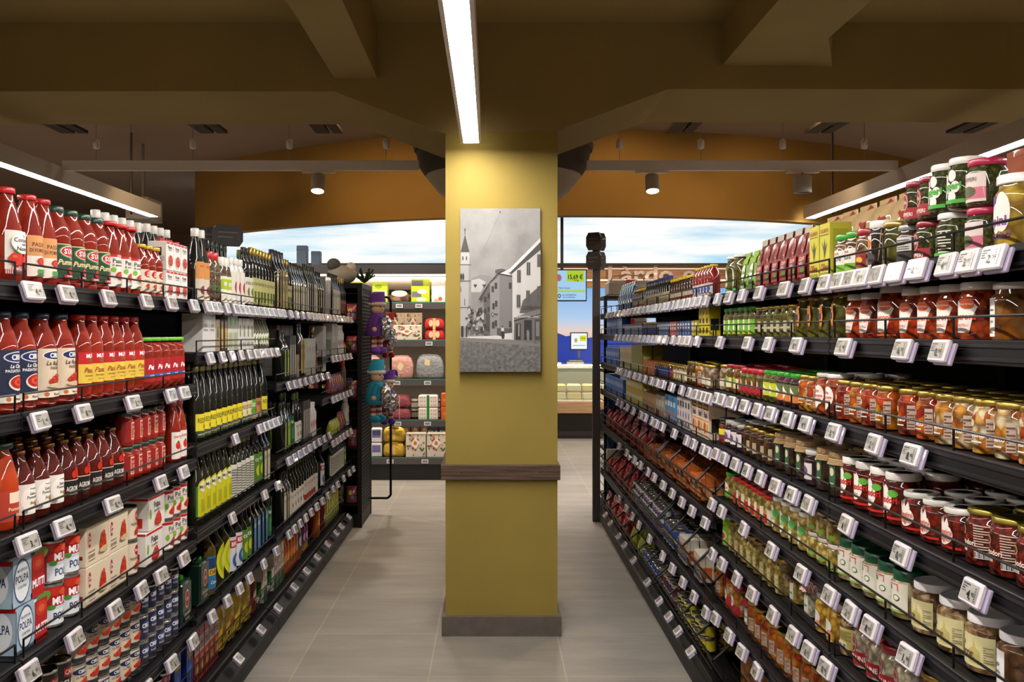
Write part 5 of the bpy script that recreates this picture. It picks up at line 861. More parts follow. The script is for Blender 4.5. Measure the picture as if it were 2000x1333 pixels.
def bay(side, k, y0, y1, levels, nm):
    s = -1 if side == 'left' else 1; X = LX if s < 0 else RX; L = y1 - y0
    o = empty('shelving_unit', (X, y0, 0)); tag(o, nm, 'shelving unit')
    def bx(mb, a0, a1, yy0, yy1, z0, z1, m, bev=0):
        mb.box(min(s * a0, s * a1), max(s * a0, s * a1), yy0, yy1, z0, z1, m, bev)
    p = MB(); bx(p, .47, .49, 0, L, .02, 1.66, STEEL)
    for q in (.02, .05, .08): pass
    p.obj('back_panel', o, smooth=0)
    for yy in (0.0, L - .02):
        u = MB(); bx(u, .44, .47, yy, yy + .02, 0, 1.66, STEEL2); u.obj('upright', o, smooth=0)
    b = MB(); bx(b, .03, .47, .004, L - .004, .05, BASE, STEEL); b.obj('base_deck', o, smooth=0)
    kb = MB()       # slanted kerb with its price channel
    pts = [(.03, .0), (-.0, .0), (-.012, .03), (-.012, .085), (.05, .135), (.07, .135), (.07, .0)]
    n = len(pts); kb.add([(s * a, yy, z) for yy in (.004, L - .004) for a, z in pts], [tuple(range(n)), tuple(range(2 * n - 1, n - 1, -1))] + [(i, (i + 1) % n, n + (i + 1) % n, n + i) for i in range(n)], STEEL2)
    kb.obj('kerb', o, smooth=0)
    for z in levels:
        t = MB(); bx(t, .012, .468, .004, L - .004, z - .028, z, STEEL)
        e = t.obj('shelf', o, smooth=0)
        t = MB(); bx(t, .0, .012, .003, L - .003, z - .04, z + .004, STEEL2, .002)
        for q in (z - .03, z - .006): bx(t, -.003, 0, .003, L - .003, q - .003, q + .003, TEETH)
        t.obj('price_channel', e, smooth=0)
        wire_rail(s, L, z).obj('wire_rail', e)
    f = MB(); nb = int(L / .03)          # mesh fence in front of the base deck
    if levels[-1] < 1:
        for i in range(nb + 1): f.bar((s * .075, .01 + (L - .02) * i / nb, BASE), (s * .075, .01 + (L - .02) * i / nb, BASE + .09), .002, WIRE, 3)
        for z in (BASE + .045, BASE + .09): f.bar((s * .075, .01, z), (s * .075, L - .01, z), .004, WIRE, 4)
        f.obj('base_fence', o)
    return o
for k in range(5):
    bay('left', k, LY[k], LY[k + 1], LLEV[k], 'black shelving unit of the left aisle, %s from the camera' % ORD[k])
def bin_row(o, s, L, z, depth=.4, zt=.0, hh=.16):
    """long wire bin: dished rim, front mesh and sloping divider frames"""
    g = MB(); nb = int(L / .026)
    for i in range(nb + 1):
        yy = .01 + (L - .02) * i / nb; g.bar((0, yy, z - .01), (s * -.01 + s * .02, yy, z + hh * .55), .0016, WIRE, 3)
    for q in (0, .3, .55): g.bar((s * .0, .01, z + hh * q), (s * .0, L - .01, z + hh * q), .004, WIRE, 4)
    g.bar((s * .003, .01, z + hh * .56), (s * .003, L - .01, z + hh * .56), .007, WIRE, 6); g.obj('mesh_front', o)
    t = MB(); a, c = sorted((s * .012, s * (depth + .06))); t.box(a, c, .004, L - .004, z - .03, z - .012, STEEL)
    a, c = sorted((0, s * .014)); t.box(a, c, .004, L - .004, z - .05, z - .005, STEEL2); t.obj('bin_floor', o, smooth=0)
    for i in range(5):
        yy = .02 + (L - .04) * i / 4; d = MB()
        d.bar((s * .0, yy, z + hh * .5), (s * .2, yy, z + hh * 1.75), .011, WIRE, 6); d.bar((s * .2, yy, z + hh * 1.75), (s * .44, yy, z + hh * 1.75), .005, WIRE, 5)
        d.bar((s * .01, yy, z), (s * .44, yy, z), .005, WIRE, 5)
        for q in range(1, 10):
            x = .044 * q; zz = z + min(hh * 1.75, hh * .5 + (hh * 1.25) * x / .2); d.bar((s * x, yy, z), (s * x, yy, zz), .002, WIRE, 3)
        for q in (.35, .8, 1.2):
            x = max(.0, (hh * q - hh * .5) / (hh * 1.25) * .2); d.bar((s * x, yy, z + hh * q), (s * .44, yy, z + hh * q), .002, WIRE, 3)
        d.obj('divider', o)
for k in range(6):
    o = bay('right', k, RY[k], RY[k + 1], RLEV[k], 'black shelving unit of the right aisle, %s from the camera' % ORD[k])
    if k >= 3:
        bin_row(o, 1, 1.3, .79); bin_row(o, 1, 1.3, .44); bin_row(o, 1, 1.3, .145, hh=.14)

# ---------------------------------------------------------------- placing goods
ONES = 'zero first second third fourth fifth sixth seventh eighth ninth tenth eleventh twelfth thirteenth fourteenth fifteenth sixteenth seventeenth eighteenth nineteenth'.split()
TENS = {2: 'twenty', 3: 'thirty', 4: 'forty', 5: 'fifty', 6: 'sixty', 7: 'seventy', 8: 'eighty', 9: 'ninety'}
TH = {2: 'twentieth', 3: 'thirtieth', 4: 'fortieth', 5: 'fiftieth', 6: 'sixtieth', 7: 'seventieth', 8: 'eightieth', 9: 'ninetieth'}
def nth(n):
    if n < 20: return ONES[n]
    if n >= 100: return 'hundredth-plus-' + nth(n - 99)
    return TH[n // 10] if n % 10 == 0 else TENS[n // 10] + '-' + ONES[n % 10]
def put(p, loc, rz):
    """first use makes the thing; every later one copies the thing and its parts"""
    if p.first is None:
        r = bpy.data.objects.new(p.name, p.body); COL.objects.link(r); kids = []
        for n, me in p.parts:
            c = bpy.data.objects.new(n, me); COL.objects.link(c); c.parent = r; kids.append(c)
        p.first = (r, kids)
    else:
        r0, k0 = p.first; r = r0.copy(); COL.objects.link(r)
        for c0 in k0: c = c0.copy(); COL.objects.link(c); c.parent = r
    r.location = loc; r.rotation_euler = (0, 0, rz)
    return r
cnt = {}
LEVN = {'left': ['top', 'second', 'third', 'fourth', 'fifth', 'bottom'], 'right': ['top', 'second', 'third', 'fourth', 'fifth', 'sixth', 'seventh', 'bottom']}
ROWN = ['front row', 'second row', 'third row', 'fourth row', 'fifth row']
def run(side, lev, z, items, rows=1, inset=.03, base='', jit=.0, ylim=None):
    """items: (key, image x where the run starts, image x where it ends[, layers[, rows]]), near to far"""
    s = -1 if side == 'left' else 1; X = LX if s < 0 else RX; AX = abs(X) + .05
    cur = 0
    for it in items:
        key, xa, xb = it[:3]; lay = it[3] if len(it) > 3 and it[3] else 1; rw = it[4] if len(it) > 4 else rows
        p = P[key]; d0 = AX * F / abs(VX - xa); d1 = AX * F / abs(VX - xb)
        d0 = max(d0, cur + .001)
        if ylim: d0 = max(d0, ylim[0] + .004); d1 = min(d1, ylim[1])
        n = int((d1 - d0) / (p.w - .001) + .35)
        if n < 1: n = 1
        sp = max(p.w, (d1 - d0) / n)
        for i in range(n):
            y = d0 + sp * (i + .5)
            for rrow in range(rw):
                for l in range(lay):
                    a = inset + p.d / 2 + rrow * (p.d + .003)
                    if a + p.d / 2 > .46: continue
                    sd = 1 if jit == 0 else jit
                    yj = y + random.uniform(-1, 1) * (sp - p.w) * .3
                    o = put(p, (X + s * a, yj, z + .0012 + l * (p.h + .0012)), (PI / 2 if s < 0 else -PI / 2) + random.uniform(-.1, .1) * (1 if p.cat in ('jar', 'bottle', 'can') else .12))
                    rn = ROWN[rrow] if not base else base
                    if lay > 1: rn = ('lower ' if l == 0 else 'upper ' if l == lay - 1 else 'middle ') + rn
                    key2 = (p.key, side, lev, rn); cnt[key2] = cnt.get(key2, 0) + 1
                    tag(o, '%s, %s along, %s, %s %s shelf' % (p.desc, nth(cnt[key2]), rn, side, LEVN[side][lev]), p.cat, '%s on the %s aisle %s shelf' % (p.plural, side, LEVN[side][lev]))
        cur = d0 + sp * n
# price tags
def tagproto(price, w=.082):
    h = .044; b = MB(); m = M('#dcd8e0', .35, coat=.3)
    b.box(-w / 2, w / 2, -.007, .004, -h / 2, h / 2, m, .003); b.box(-w / 2 + .004, w / 2 + .006, .004, .012, -h / 2 - .003, h / 2 - .004, M('#b0a8c4', .15, coat=.8), .002)
    b.box(-.01, .01, .012, .022, -.004, .012, STEEL2)
    s = MB(); mp = flat_map(-.0071, -h / 2)
    W2, H2 = w, h
    draw(s, W2, H2, [('r', -.84, .84, .14, .86, M('#a9a8a2', .25, coat=.6, name='grey_display')), ('r', -.76, -.05, .74, .8, '#3a3a38'), ('r', -.76, -.3, .64, .69, '#55534f'), ('r', -.76, -.45, .55, .6, '#3a3a38'), ('r', -.76, -.3, .46, .5, '#55534f'),
       ('t', price[0], .05, .38, .34, '#161616', .5, 0, .02), ('t', price[1], .42, .46, .17, '#161616', .3, 0, .02)] + [('r', .66, .76, .2 + .1 * i, .26 + .1 * i, '#1a1a1a') for i in range(6)], mp)
    return ('price_tag', b.mesh('price_tag'), s.mesh('display', 0))
PRICES = [('4,', '90'), ('2,', '79'), ('1,', '90'), ('0,', '95'), ('3,', '19'), ('8,', '90'), ('6,', '50')]
TG = [tagproto(p_, .084) for p_ in PRICES]; TGR = [tagproto(p_, .07) for p_ in PRICES]; TGS = [tagproto(p_, .064) for p_ in PRICES]; tfirst = {}
tcount = {}
def price_tags(side, lev, z, xs, kerb=False, dz=0.0, where=''):
    s = -1 if side == 'left' else 1; X = LX if s < 0 else RX; last = -9
    for i, px in enumerate(xs):
        y = (abs(X) - .01) * F / abs(VX - px)
        small = y > 3.45; y = max(y, last + (.068 if small else .074 if s > 0 else .088)); last = y
        ki = (i * 3 + lev * 2 + (s > 0)) % len(PRICES); pr_ = (TGS if small else TGR if s > 0 else TG)[ki]; kk = (small, s > 0, ki)
        loc = (X - s * .024, y, z - .018 + dz); tilt = -.3
        if kerb: loc = (X - s * .012, y, .142); tilt = -.85
        if kk not in tfirst:
            r = bpy.data.objects.new('price_tag', pr_[1]); COL.objects.link(r); c = bpy.data.objects.new('display', pr_[2]); COL.objects.link(c); c.parent = r; tfirst[kk] = (r, c)
        else:
            r0, c0 = tfirst[kk]; r = r0.copy(); COL.objects.link(r); c = c0.copy(); COL.objects.link(c); c.parent = r
        r.location = loc; r.rotation_euler = (tilt, 0, (PI / 2 if s < 0 else -PI / 2) + random.uniform(-.06, .06))
        k = (side, lev, where); tcount[k] = tcount.get(k, 0) + 1; w_ = where or (LEVN[side][lev] + ' shelf')
        tag(r, 'white electronic price tag, %s from camera on the %s aisle %s' % (nth(tcount[k]), side, w_), 'price tag', 'price tags on the %s aisle %s' % (side, w_))
random.seed(11)
B1 = (0, 3.5); B2 = (3.5, 4.8); B3 = (4.8, 6.1); B4 = (6.11, 7.34)
# ---------------- left aisle
run('left', 0, 1.62, [('nonna', 0, 50), ('beige', 52, 98), ('star', 100, 204), ('despar', 206, 270), ('derica', 272, 311), ('brick', 313, 372, 2)], ylim=B1, rows=1)
run('left', 0, 1.62, [('white_cap', 262, 345)], inset=.15, base='back row', ylim=(0, 3.48))
run('left', 0, 1.62, [('vinegar', 383, 404), ('grain', 406, 428), ('spice_w', 430, 447), ('spice_w2', 449, 474), ('oil_a', 476, 488), ('oil_b', 489, 530), ('oil_c', 531, 554), ('oil_b', 555, 565), ('oil_d', 566, 592), ('oil_e', 593, 615), ('oil_d', 616, 628), ('greybox', 630, 641), ('oil_e', 643, 660), ('darkfar', 662, 690)], ylim=(3.5, 7.34), rows=1)
run('left', 0, 1.62, [('vinegar', 350, 400), ('oil_e', 470, 500), ('tallw', 520, 560), ('oil_e', 600, 640)], inset=.16, base='back row', ylim=(3.5, 7.34))
run('left', 1, 1.32, [('cirio', 0, 62), ('rustica', 64, 150), ('mutti', 152, 278), ('petti', 280, 362)], ylim=B1, rows=2)
run('left', 1, 1.43, [('wbox', 386, 410), ('kbox', 411, 421), ('ybox', 422, 436), ('gbox', 437, 456), ('obox', 457, 488), ('dispenser', 489, 541)], ylim=B2, rows=1)
run('left', 1, 1.43, [('tallw', 250, 251)], inset=.3, ylim=(3.6, 3.7), base='back row') if False else None
run('left', 1, 1.25, [('lime_l', 548, 558), ('darkbox', 559, 572), ('kbox', 573, 580), ('oil_c', 581, 590), ('tbox2', 592, 611), ('darkfar', 612, 625), ('tbox', 626, 641)], ylim=B3, rows=1)
run('left', 1, 1.25, [('tbox', 590, 612), ('tbox', 613, 641)], inset=.2, ylim=(4.9, 6.08), base='back row')
run('left', 1, 1.35, [('tbox2', 644, 655), ('spice_w2', 656, 668), ('cluttergold', 669, 680), ('tagbag', 681, 690)], ylim=B4, rows=1)
run('left', 2, 1.05, [('orange_b', 0, 28), ('nutri', 30, 118), ('agro', 120, 238), ('dececco', 240, 318, 2, 1), ('mutti_small', 336, 364)], ylim=B1, rows=4)
run('left', 2, 1.05, [('arrabb', 285, 330)], inset=.15, base='back row', ylim=B1)
run('left', 2, 1.09, [('redoro', 383, 470), ('redo_cream', 471, 486), ('redo_green', 487, 496), ('redo_org', 497, 507), ('redoro', 508, 542)], ylim=B2, rows=2)
run('left', 2, .86, [('lime_l', 548, 562), ('frant', 563, 572), ('tallw', 573, 585), ('darkbox', 586, 600), ('spice_w2', 602, 641)], ylim=B3, rows=2)
run('left', 2, 1.08, [('tagbag', 644, 668), ('grain', 670, 680), ('bluepack', 682, 690)], ylim=B4, rows=1)
run('left', 3, .755, [('mutti_pack', 0, 88, 2), ('mutti_can', 90, 153, 2, 3), ('derica_pack', 155, 228, 2), ('derica_can', 230, 268, 2), ('polpa_pack', 270, 318, 2), ('polpa_can', 320, 364, 2)], ylim=B1, rows=3)
run('left', 3, .775, [('monini', 383, 448), ('wlabel', 450, 492), ('green_l', 494, 506), ('oil_d', 508, 542)], ylim=B2, rows=2)
run('left', 3, .48, [('oil_d', 548, 562), ('tallw', 563, 590), ('redneck', 591, 612), ('tallw', 613, 625), ('bertolli', 626, 641)], ylim=B3, rows=2)
run('left', 3, .79, [('cluttergold', 644, 660), ('tagbag', 661, 675), ('spice_w2', 676, 690)], ylim=B4, rows=1)
run('left', 4, .44, [('pelati', 50, 138, 2), ('cirio_can', 140, 262, 3), ('cirio_navy', 264, 344, 3), ('tin', 346, 372)], ylim=B1, rows=2)
run('left', 4, .46, [('tin', 383, 386), ('dante', 387, 420), ('round_y', 421, 446), ('bertolli', 447, 470), ('green_l', 471, 486), ('blue_l', 487, 517), ('frant', 519, 541)], ylim=B2, rows=2)
run('left', 4, .49, [('wlabel', 644, 668), ('green_l', 669, 690)], ylim=B4, rows=1)
run('left', 5, BASE, [('pink_can', 300, 358), ('topazio', 360, 374)], ylim=B1, rows=1, inset=.085)
run('left', 5, BASE, [('topazio', 383, 396), ('friol', 397, 444), ('yellow_jug', 446, 508), ('red_jug', 510, 528), ('cuore', 529, 541)], ylim=B2, rows=1, inset=.085)
run('left', 5, BASE, [('cuore', 548, 568), ('orange_jug', 569, 595), ('blue_jug', 596, 604), ('purple_jug', 605, 632), ('orange_jug', 633, 641)], ylim=B3, rows=1, inset=.085)
run('left', 5, BASE, [('red_jug', 644, 648), ('seed_oil', 649, 680)], ylim=B4, rows=2, inset=.085)
# ---------------- right aisle (image x falls as it gets farther)
R3 = (3.77, 7.65)
run('right', 0, 1.65, [('lupini', 2000, 1948), ('pinklid', 1946, 1882, 2), ('capperi_low', 1880, 1826, 1), ('redlid', 1824, 1786, 1), ('greylid', 1785, 1757), ('dark_gold', 1755, 1735), ('orange_w', 1733, 1702), ('reds', 1700, 1681), ('champ', 1679, 1641), ('kalamon', 1638, 1592), ('redpouch', 1588, 1487), ('greenpouch', 1484, 1452), ('leaf_ol', 1448, 1397)], ylim=(1.5, 3.75))
run('right', 0, 1.65 + .0958, [('capperi', 1905, 1850)], ylim=(1.84, 2.04), base='stacked on top') if False else None
run('right', 0, 1.65, [('rsauce', 1393, 1360), ('ysauce', 1358, 1312), ('soy', 1310, 1262), ('ysauce', 1260, 1240), ('bluebag', 1238, 1212)], ylim=R3)

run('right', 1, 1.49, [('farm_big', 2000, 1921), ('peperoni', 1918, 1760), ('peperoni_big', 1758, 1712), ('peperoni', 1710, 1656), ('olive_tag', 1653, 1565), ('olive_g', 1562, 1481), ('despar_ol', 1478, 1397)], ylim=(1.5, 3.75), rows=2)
run('right', 1, 1.49, [('yelbox', 1393, 1373), ('yelpack', 1371, 1358, 1), ('bluepack', 1356, 1330, 1), ('pinkpack', 1328, 1316), ('bluepack', 1315, 1290), ('tiny_b', 1288, 1262), ('bluepack', 1260, 1222), ('bluebox', 1220, 1190)], ylim=R3, rows=1)
run('right', 2, 1.28, [('antip', 2040, 1828), ('pezz', 1826, 1792), ('grig_r', 1790, 1752), ('grig_y', 1750, 1712), ('grig_r', 1710, 1692), ('grig_y', 1690, 1660), ('grig_r', 1658, 1642), ('piccanti', 1640, 1602), ('grig_y', 1600, 1566), ('spo_d', 1564, 1526), ('spo_g', 1524, 1497), ('red_ol', 1495, 1452), ('red_pea', 1450, 1422), ('tuna_j', 1420, 1397)], ylim=(1.5, 3.75), rows=3)
run('right', 2, 1.27, [('tuna_j', 1393, 1375), ('grig_y', 1373, 1362), ('ol_dark', 1360, 1347), ('tiny_g', 1345, 1320), ('tiny_r', 1319, 1312), ('tiny_b', 1311, 1285), ('orangebox', 1283, 1262), ('oliveb', 1260, 1240), ('creampk', 1239, 1216), ('bluebox', 1214, 1188)], ylim=R3, rows=2)
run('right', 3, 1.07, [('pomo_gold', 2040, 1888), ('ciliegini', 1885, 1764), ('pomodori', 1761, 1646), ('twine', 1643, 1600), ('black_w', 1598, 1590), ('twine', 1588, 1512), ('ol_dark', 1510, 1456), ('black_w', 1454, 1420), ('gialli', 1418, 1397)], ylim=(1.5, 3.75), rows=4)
run('right', 3, 1.06, [('pate', 1393, 1360), ('whitepk', 1356, 1330), ('skyrio', 1327, 1306), ('greybx', 1304, 1288), ('brownbox', 1286, 1262), ('yelpack', 1261, 1228, 2), ('bluebox', 1222, 1188)], ylim=R3, rows=2)
run('right', 4, .87, [('plain_w', 2010, 1944), ('latorre', 1940, 1778), ('rota', 1776, 1642), ('two_high', 1640, 1586, 2), ('carcio', 1584, 1512), ('ponti', 1510, 1436), ('zagara', 1434, 1397)], ylim=(1.5, 3.75), rows=3)
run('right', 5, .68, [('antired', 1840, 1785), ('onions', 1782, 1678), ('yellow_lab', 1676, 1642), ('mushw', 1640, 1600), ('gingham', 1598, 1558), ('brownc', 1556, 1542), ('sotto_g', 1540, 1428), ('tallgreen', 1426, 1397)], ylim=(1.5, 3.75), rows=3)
run('right', 6, .45, [('antired', 1700, 1468), ('redcloth', 1466, 1448), ('derica_red', 1446, 1412), ('antired', 1410, 1397)], ylim=(2, 3.75), rows=2)
run('right', 7, BASE, [('tall_lab', 1560, 1478), ('bigfruit', 1476, 1397)], ylim=(2, 3.75), rows=1, inset=.085)
# stacked second layer on the top shelf, standing on the jars below
def on_top(key, z, xs, inset=.03, side='right'):
    p = P[key]; last = -9
    for i, px in enumerate(xs):
        y = .915 * F / (px - VX); y = max(y, last + p.w); last = y
        o = put(p, (RX + inset + p.d / 2, y, z), -PI / 2 + random.uniform(-.08, .08)); k = (key, 'ontop', z); cnt[k] = cnt.get(k, 0) + 1
        tag(o, '%s, %s along, stacked on jars, right top shelf' % (p.desc, nth(cnt[k])), p.cat, '%s stacked on the right top shelf' % p.plural)
on_top('capperi', 1.65 + .0985, (1872, 1840)); on_top('redlid', 1.65 + .093, (1812, 1790))
def back_bags(key, pxs, wd):
    p = P[key]; last = -9
    for i, px in enumerate(pxs):
        y = 1.13 * F / (px - VX); y = max(y, last + p.w); last = y
        for l in range(2):
            o = put(p, (1.14, y, 1.6512 + l * (p.h + .0012)), -PI / 2 + random.uniform(-.12, .12)); k = (key, 'bags', l); cnt[k] = cnt.get(k, 0) + 1
            tag(o, '%s, %s along, %s bag at back of right top shelf' % (p.desc, nth(cnt[k]), ('lower', 'upper')[l]), p.cat, p.plural + ' at the back of the right top shelf')
back_bags('paperbag', (1985, 1905, 1850, 1812), 0); back_bags('creambag', (1768, 1728, 1690, 1655, 1625), 0)
# goods in the wire bins of the far right units
def bins(lev, z, seq, rows=3, name=''):
    yy = 0
    for key, xa, xb, lay in seq:
        p = P[key]; d0 = .93 * F / (xa - VX); d1 = .93 * F / (xb - VX); n = max(1, int((d1 - d0) / p.w + .3)) if True else 0; rr_ = rows; yy = max(yy + .002, d0)
        for i in range(n):
            y = yy + p.w * .5
            for dv in sorted([RY[3 + q // 5] + .02 + 1.26 * (q % 5) / 4 for q in range(15)]):
                if abs(y - dv) < p.w / 2 + .006: y = dv + p.w / 2 + .008
            yy = y + p.w * .5
            if y > 7.5: continue
            for r_ in range(rr_):
                for l in range(lay):
                    a = .025 + p.d / 2 + r_ * (p.d + .004)
                    if a + p.d / 2 > .45: continue
                    o = put(p, (RX + a, y, z + .0012 + l * (p.h + .0012)), -PI / 2 + random.uniform(-.03, .03))
                    rn = (('lower ', 'middle ', 'upper ')[l] if lay == 3 else ('lower ', 'upper ')[l] if lay == 2 else '') + ROWN[r_]; k = (key, 'bin', lev, rn); cnt[k] = cnt.get(k, 0) + 1
                    tag(o, '%s, %s along, %s, right %s bin' % (p.desc, nth(cnt[k]), rn, lev), p.cat, '%s in the right aisle %s wire bin' % (p.plural, lev))
bins('upper', .782, [('tonno', 1393, 1320, 1), ('orangebox', 1316, 1290, 1), ('candy', 1286, 1222, 1), ('redbrick', 1218, 1190, 1)], 3)
bins('middle', .432, [('longbox', 1393, 1366, 1), ('bluetall', 1362, 1330, 1), ('tunacan', 1328, 1270, 3), ('candy', 1266, 1222, 1), ('bluebrick', 1218, 1192, 1)], 3)
bins('lowest', .137, [('simm', 1393, 1345, 2), ('beefred', 1342, 1312, 2), ('bluetall', 1310, 1276, 1), ('candy_y', 1272, 1250, 1), ('candy', 1248, 1222, 1), ('candy_p', 1218, 1192, 1)], 2)
# ---------------- price tags
def seq(a, b, st): 
    out = []; x = a
    while (x <= b if st > 0 else x >= b): out.append(x); x += st
    return out
price_tags('left', 0, 1.62, [52, 120, 202, 277, 327, 372, 398, 409, 420, 437, 454, 464, 473, 483, 493, 503, 512, 521, 530, 540, 549, 563, 575, 587, 598] + seq(606, 688, 7))
price_tags('left', 1, 1.32, [66, 152, 251, 326, 352]); price_tags('left', 1, 1.43, [404, 428, 447, 465, 481, 494, 505, 515, 525, 536])
price_tags('left', 1, 1.25, seq(560, 640, 11)); price_tags('left', 1, 1.35, seq(647, 688, 7))
price_tags('left', 2, 1.05, [42, 113, 211, 306, 351]); price_tags('left', 2, 1.09, [454, 502, 512, 521, 530, 539]); price_tags('left', 2, .86, seq(560, 640, 10)); price_tags('left', 2, 1.08, seq(647, 688, 7))
price_tags('left', 3, .755, [45, 136, 215, 268, 307, 352]); price_tags('left', 3, .775, [448, 512, 538]); price_tags('left', 3, .48, seq(560, 640, 11)); price_tags('left', 3, .79, seq(647, 688, 7))
price_tags('left', 4, .44, [279, 328, 370]); price_tags('left', 4, .46, [408, 438, 462, 482, 510, 535]); price_tags('left', 4, .49, [647, 656, 668, 679, 687])
price_tags('left', 5, 0, [465, 509, 542, 574, 598, 619, 639, 656, 666, 681], kerb=True, where='floor kerb')
price_tags('right', 0, 1.65, [1957, 1909, 1865, 1805, 1762, 1727, 1696, 1672, 1652, 1622, 1583, 1541, 1491, 1457, 1431, 1408, 1385, 1373, 1362, 1351, 1340, 1330, 1320, 1310, 1303] + seq(1294, 1190, -8))
price_tags('right', 1, 1.49, [1852, 1777, 1660, 1566, 1509, 1468, 1413, 1368, 1352, 1343, 1333, 1320, 1305] + seq(1295, 1205, -8))
price_tags('right', 2, 1.28, [1795, 1720, 1640, 1584, 1548, 1514, 1488, 1462, 1437, 1419, 1407]); price_tags('right', 2, 1.27, [1392, 1384, 1376, 1366, 1353, 1337, 1317, 1300, 1289, 1277, 1264, 1253, 1244, 1234, 1226, 1217, 1210])
price_tags('right', 3, 1.07, [1917, 1774, 1665, 1589, 1556, 1524, 1493, 1467, 1444, 1422, 1406]); price_tags('right', 3, 1.06, [1390, 1380, 1361, 1347, 1322, 1299, 1287, 1278, 1265, 1256, 1241, 1229, 1218, 1210])
price_tags('right', 4, .87, [1787, 1712, 1672, 1631, 1575, 1515, 1460, 1416, 1397]); price_tags('right', 5, .68, [1830, 1720, 1624, 1590, 1559, 1518, 1477, 1446, 1417, 1398]); price_tags('right', 6, .45, [1600, 1540, 1486, 1456, 1431, 1404])
price_tags('right', 4, .775, [1383, 1357, 1337, 1318, 1300, 1282, 1270, 1255, 1243, 1228, 1213], where='upper wire bin'); price_tags('right', 5, .425, [1385, 1361, 1339, 1318, 1299, 1273, 1252, 1239, 1227, 1213], where='middle wire bin')
price_tags('right', 7, 0, [1350, 1325, 1307, 1288, 1265, 1238, 1220, 1209, 1193, 1183], kerb=True, where='floor kerb')
# ---------------------------------------------------------------- chilled case beyond the column, left
random.seed(5)
D9 = 9.85
def qx(px, d=D9): return (px - VX) * d / F
def qz(py, d=D9): return H + (VY - py) * d / F
CX0, CX1 = -2.75, .28
case = empty('display_case', ((CX0 + CX1) / 2, 10.2, 0)); tag(case, 'tall black open display case with lit shelves of gift packs', 'display case')
def cb(x0, x1, y0, y1, z0, z1, m, bev=0): return MB().box(x0 - case.location.x, x1 - case.location.x, y0 - 10.2, y1 - 10.2, z0, z1, m, bev)
DG = M('#2b2a2c', .5, name='case_grey'); LED = M('#fff0d8', 1, emit=12, name='shelf_led'); GLE = M('#3f7a6a', .1, coat=1)
cb(CX0, CX1, 9.86, 10.48, 0, .2, BLACKP).obj('plinth', case, smooth=0)
cb(CX0, CX1, 10.42, 10.48, .2, 2.2, M('#8a7a68', .6)).obj('back_panel', case, smooth=0)
for x in (CX0, CX1 - .03): cb(x, x + .03, 9.9, 10.42, .2, 2.2, DG).obj('side_panel', case, smooth=0)
t = cb(CX0, CX1, 9.82, 10.48, 2.1, 2.2, DG).obj('canopy', case, smooth=0)
cb(CX0 + .03, CX1 - .03, 9.83, 9.86, 2.085, 2.1, LED).obj('led_strip', t, smooth=0); cb(CX0 + .03, CX1 - .03, 10.38, 10.41, 2.07, 2.1, LED).obj('led_strip', t, smooth=0)
SZ = [qz(y) for y in (592, 666, 743, 823, 896)]
for i, z in enumerate(SZ):
    dd = 9.86 if i == 4 else 9.9
    t = cb(CX0 + .03, CX1 - .03, dd, 10.42, z - .03, z, DG).obj('shelf', case, smooth=0)
    cb(CX0 + .03, CX1 - .03, dd - .012, dd, z - .06, z + .002, M('#4a484a', .4)).obj('price_rail', t, smooth=0)
    cb(CX0 + .03, CX1 - .03, dd - .006, dd - .001, z + .003, z + .012, GLE).obj('glass_edge', t, smooth=0)
    if i < 4: cb(CX0 + .03, CX1 - .03, 9.92, 9.945, z - .042, z - .03, LED).obj('led_strip', t, smooth=0)
FL = [('e', random.uniform(-.9, .9), random.uniform(.05, .95), random.uniform(.04, .12), random.uniform(.03, .06), random.choice(('#b3402a', '#4a6a3a', '#c88a5a', '#2e5a3a', '#a83a3a'))) for _ in range(34)]
TAGW = [('p', [(-.5, .55), (0, .35), (.4, .62), (-.05, .85)], '#e8e0d0'), ('e', -.05, .6, .18, .09, '#c8703a')]
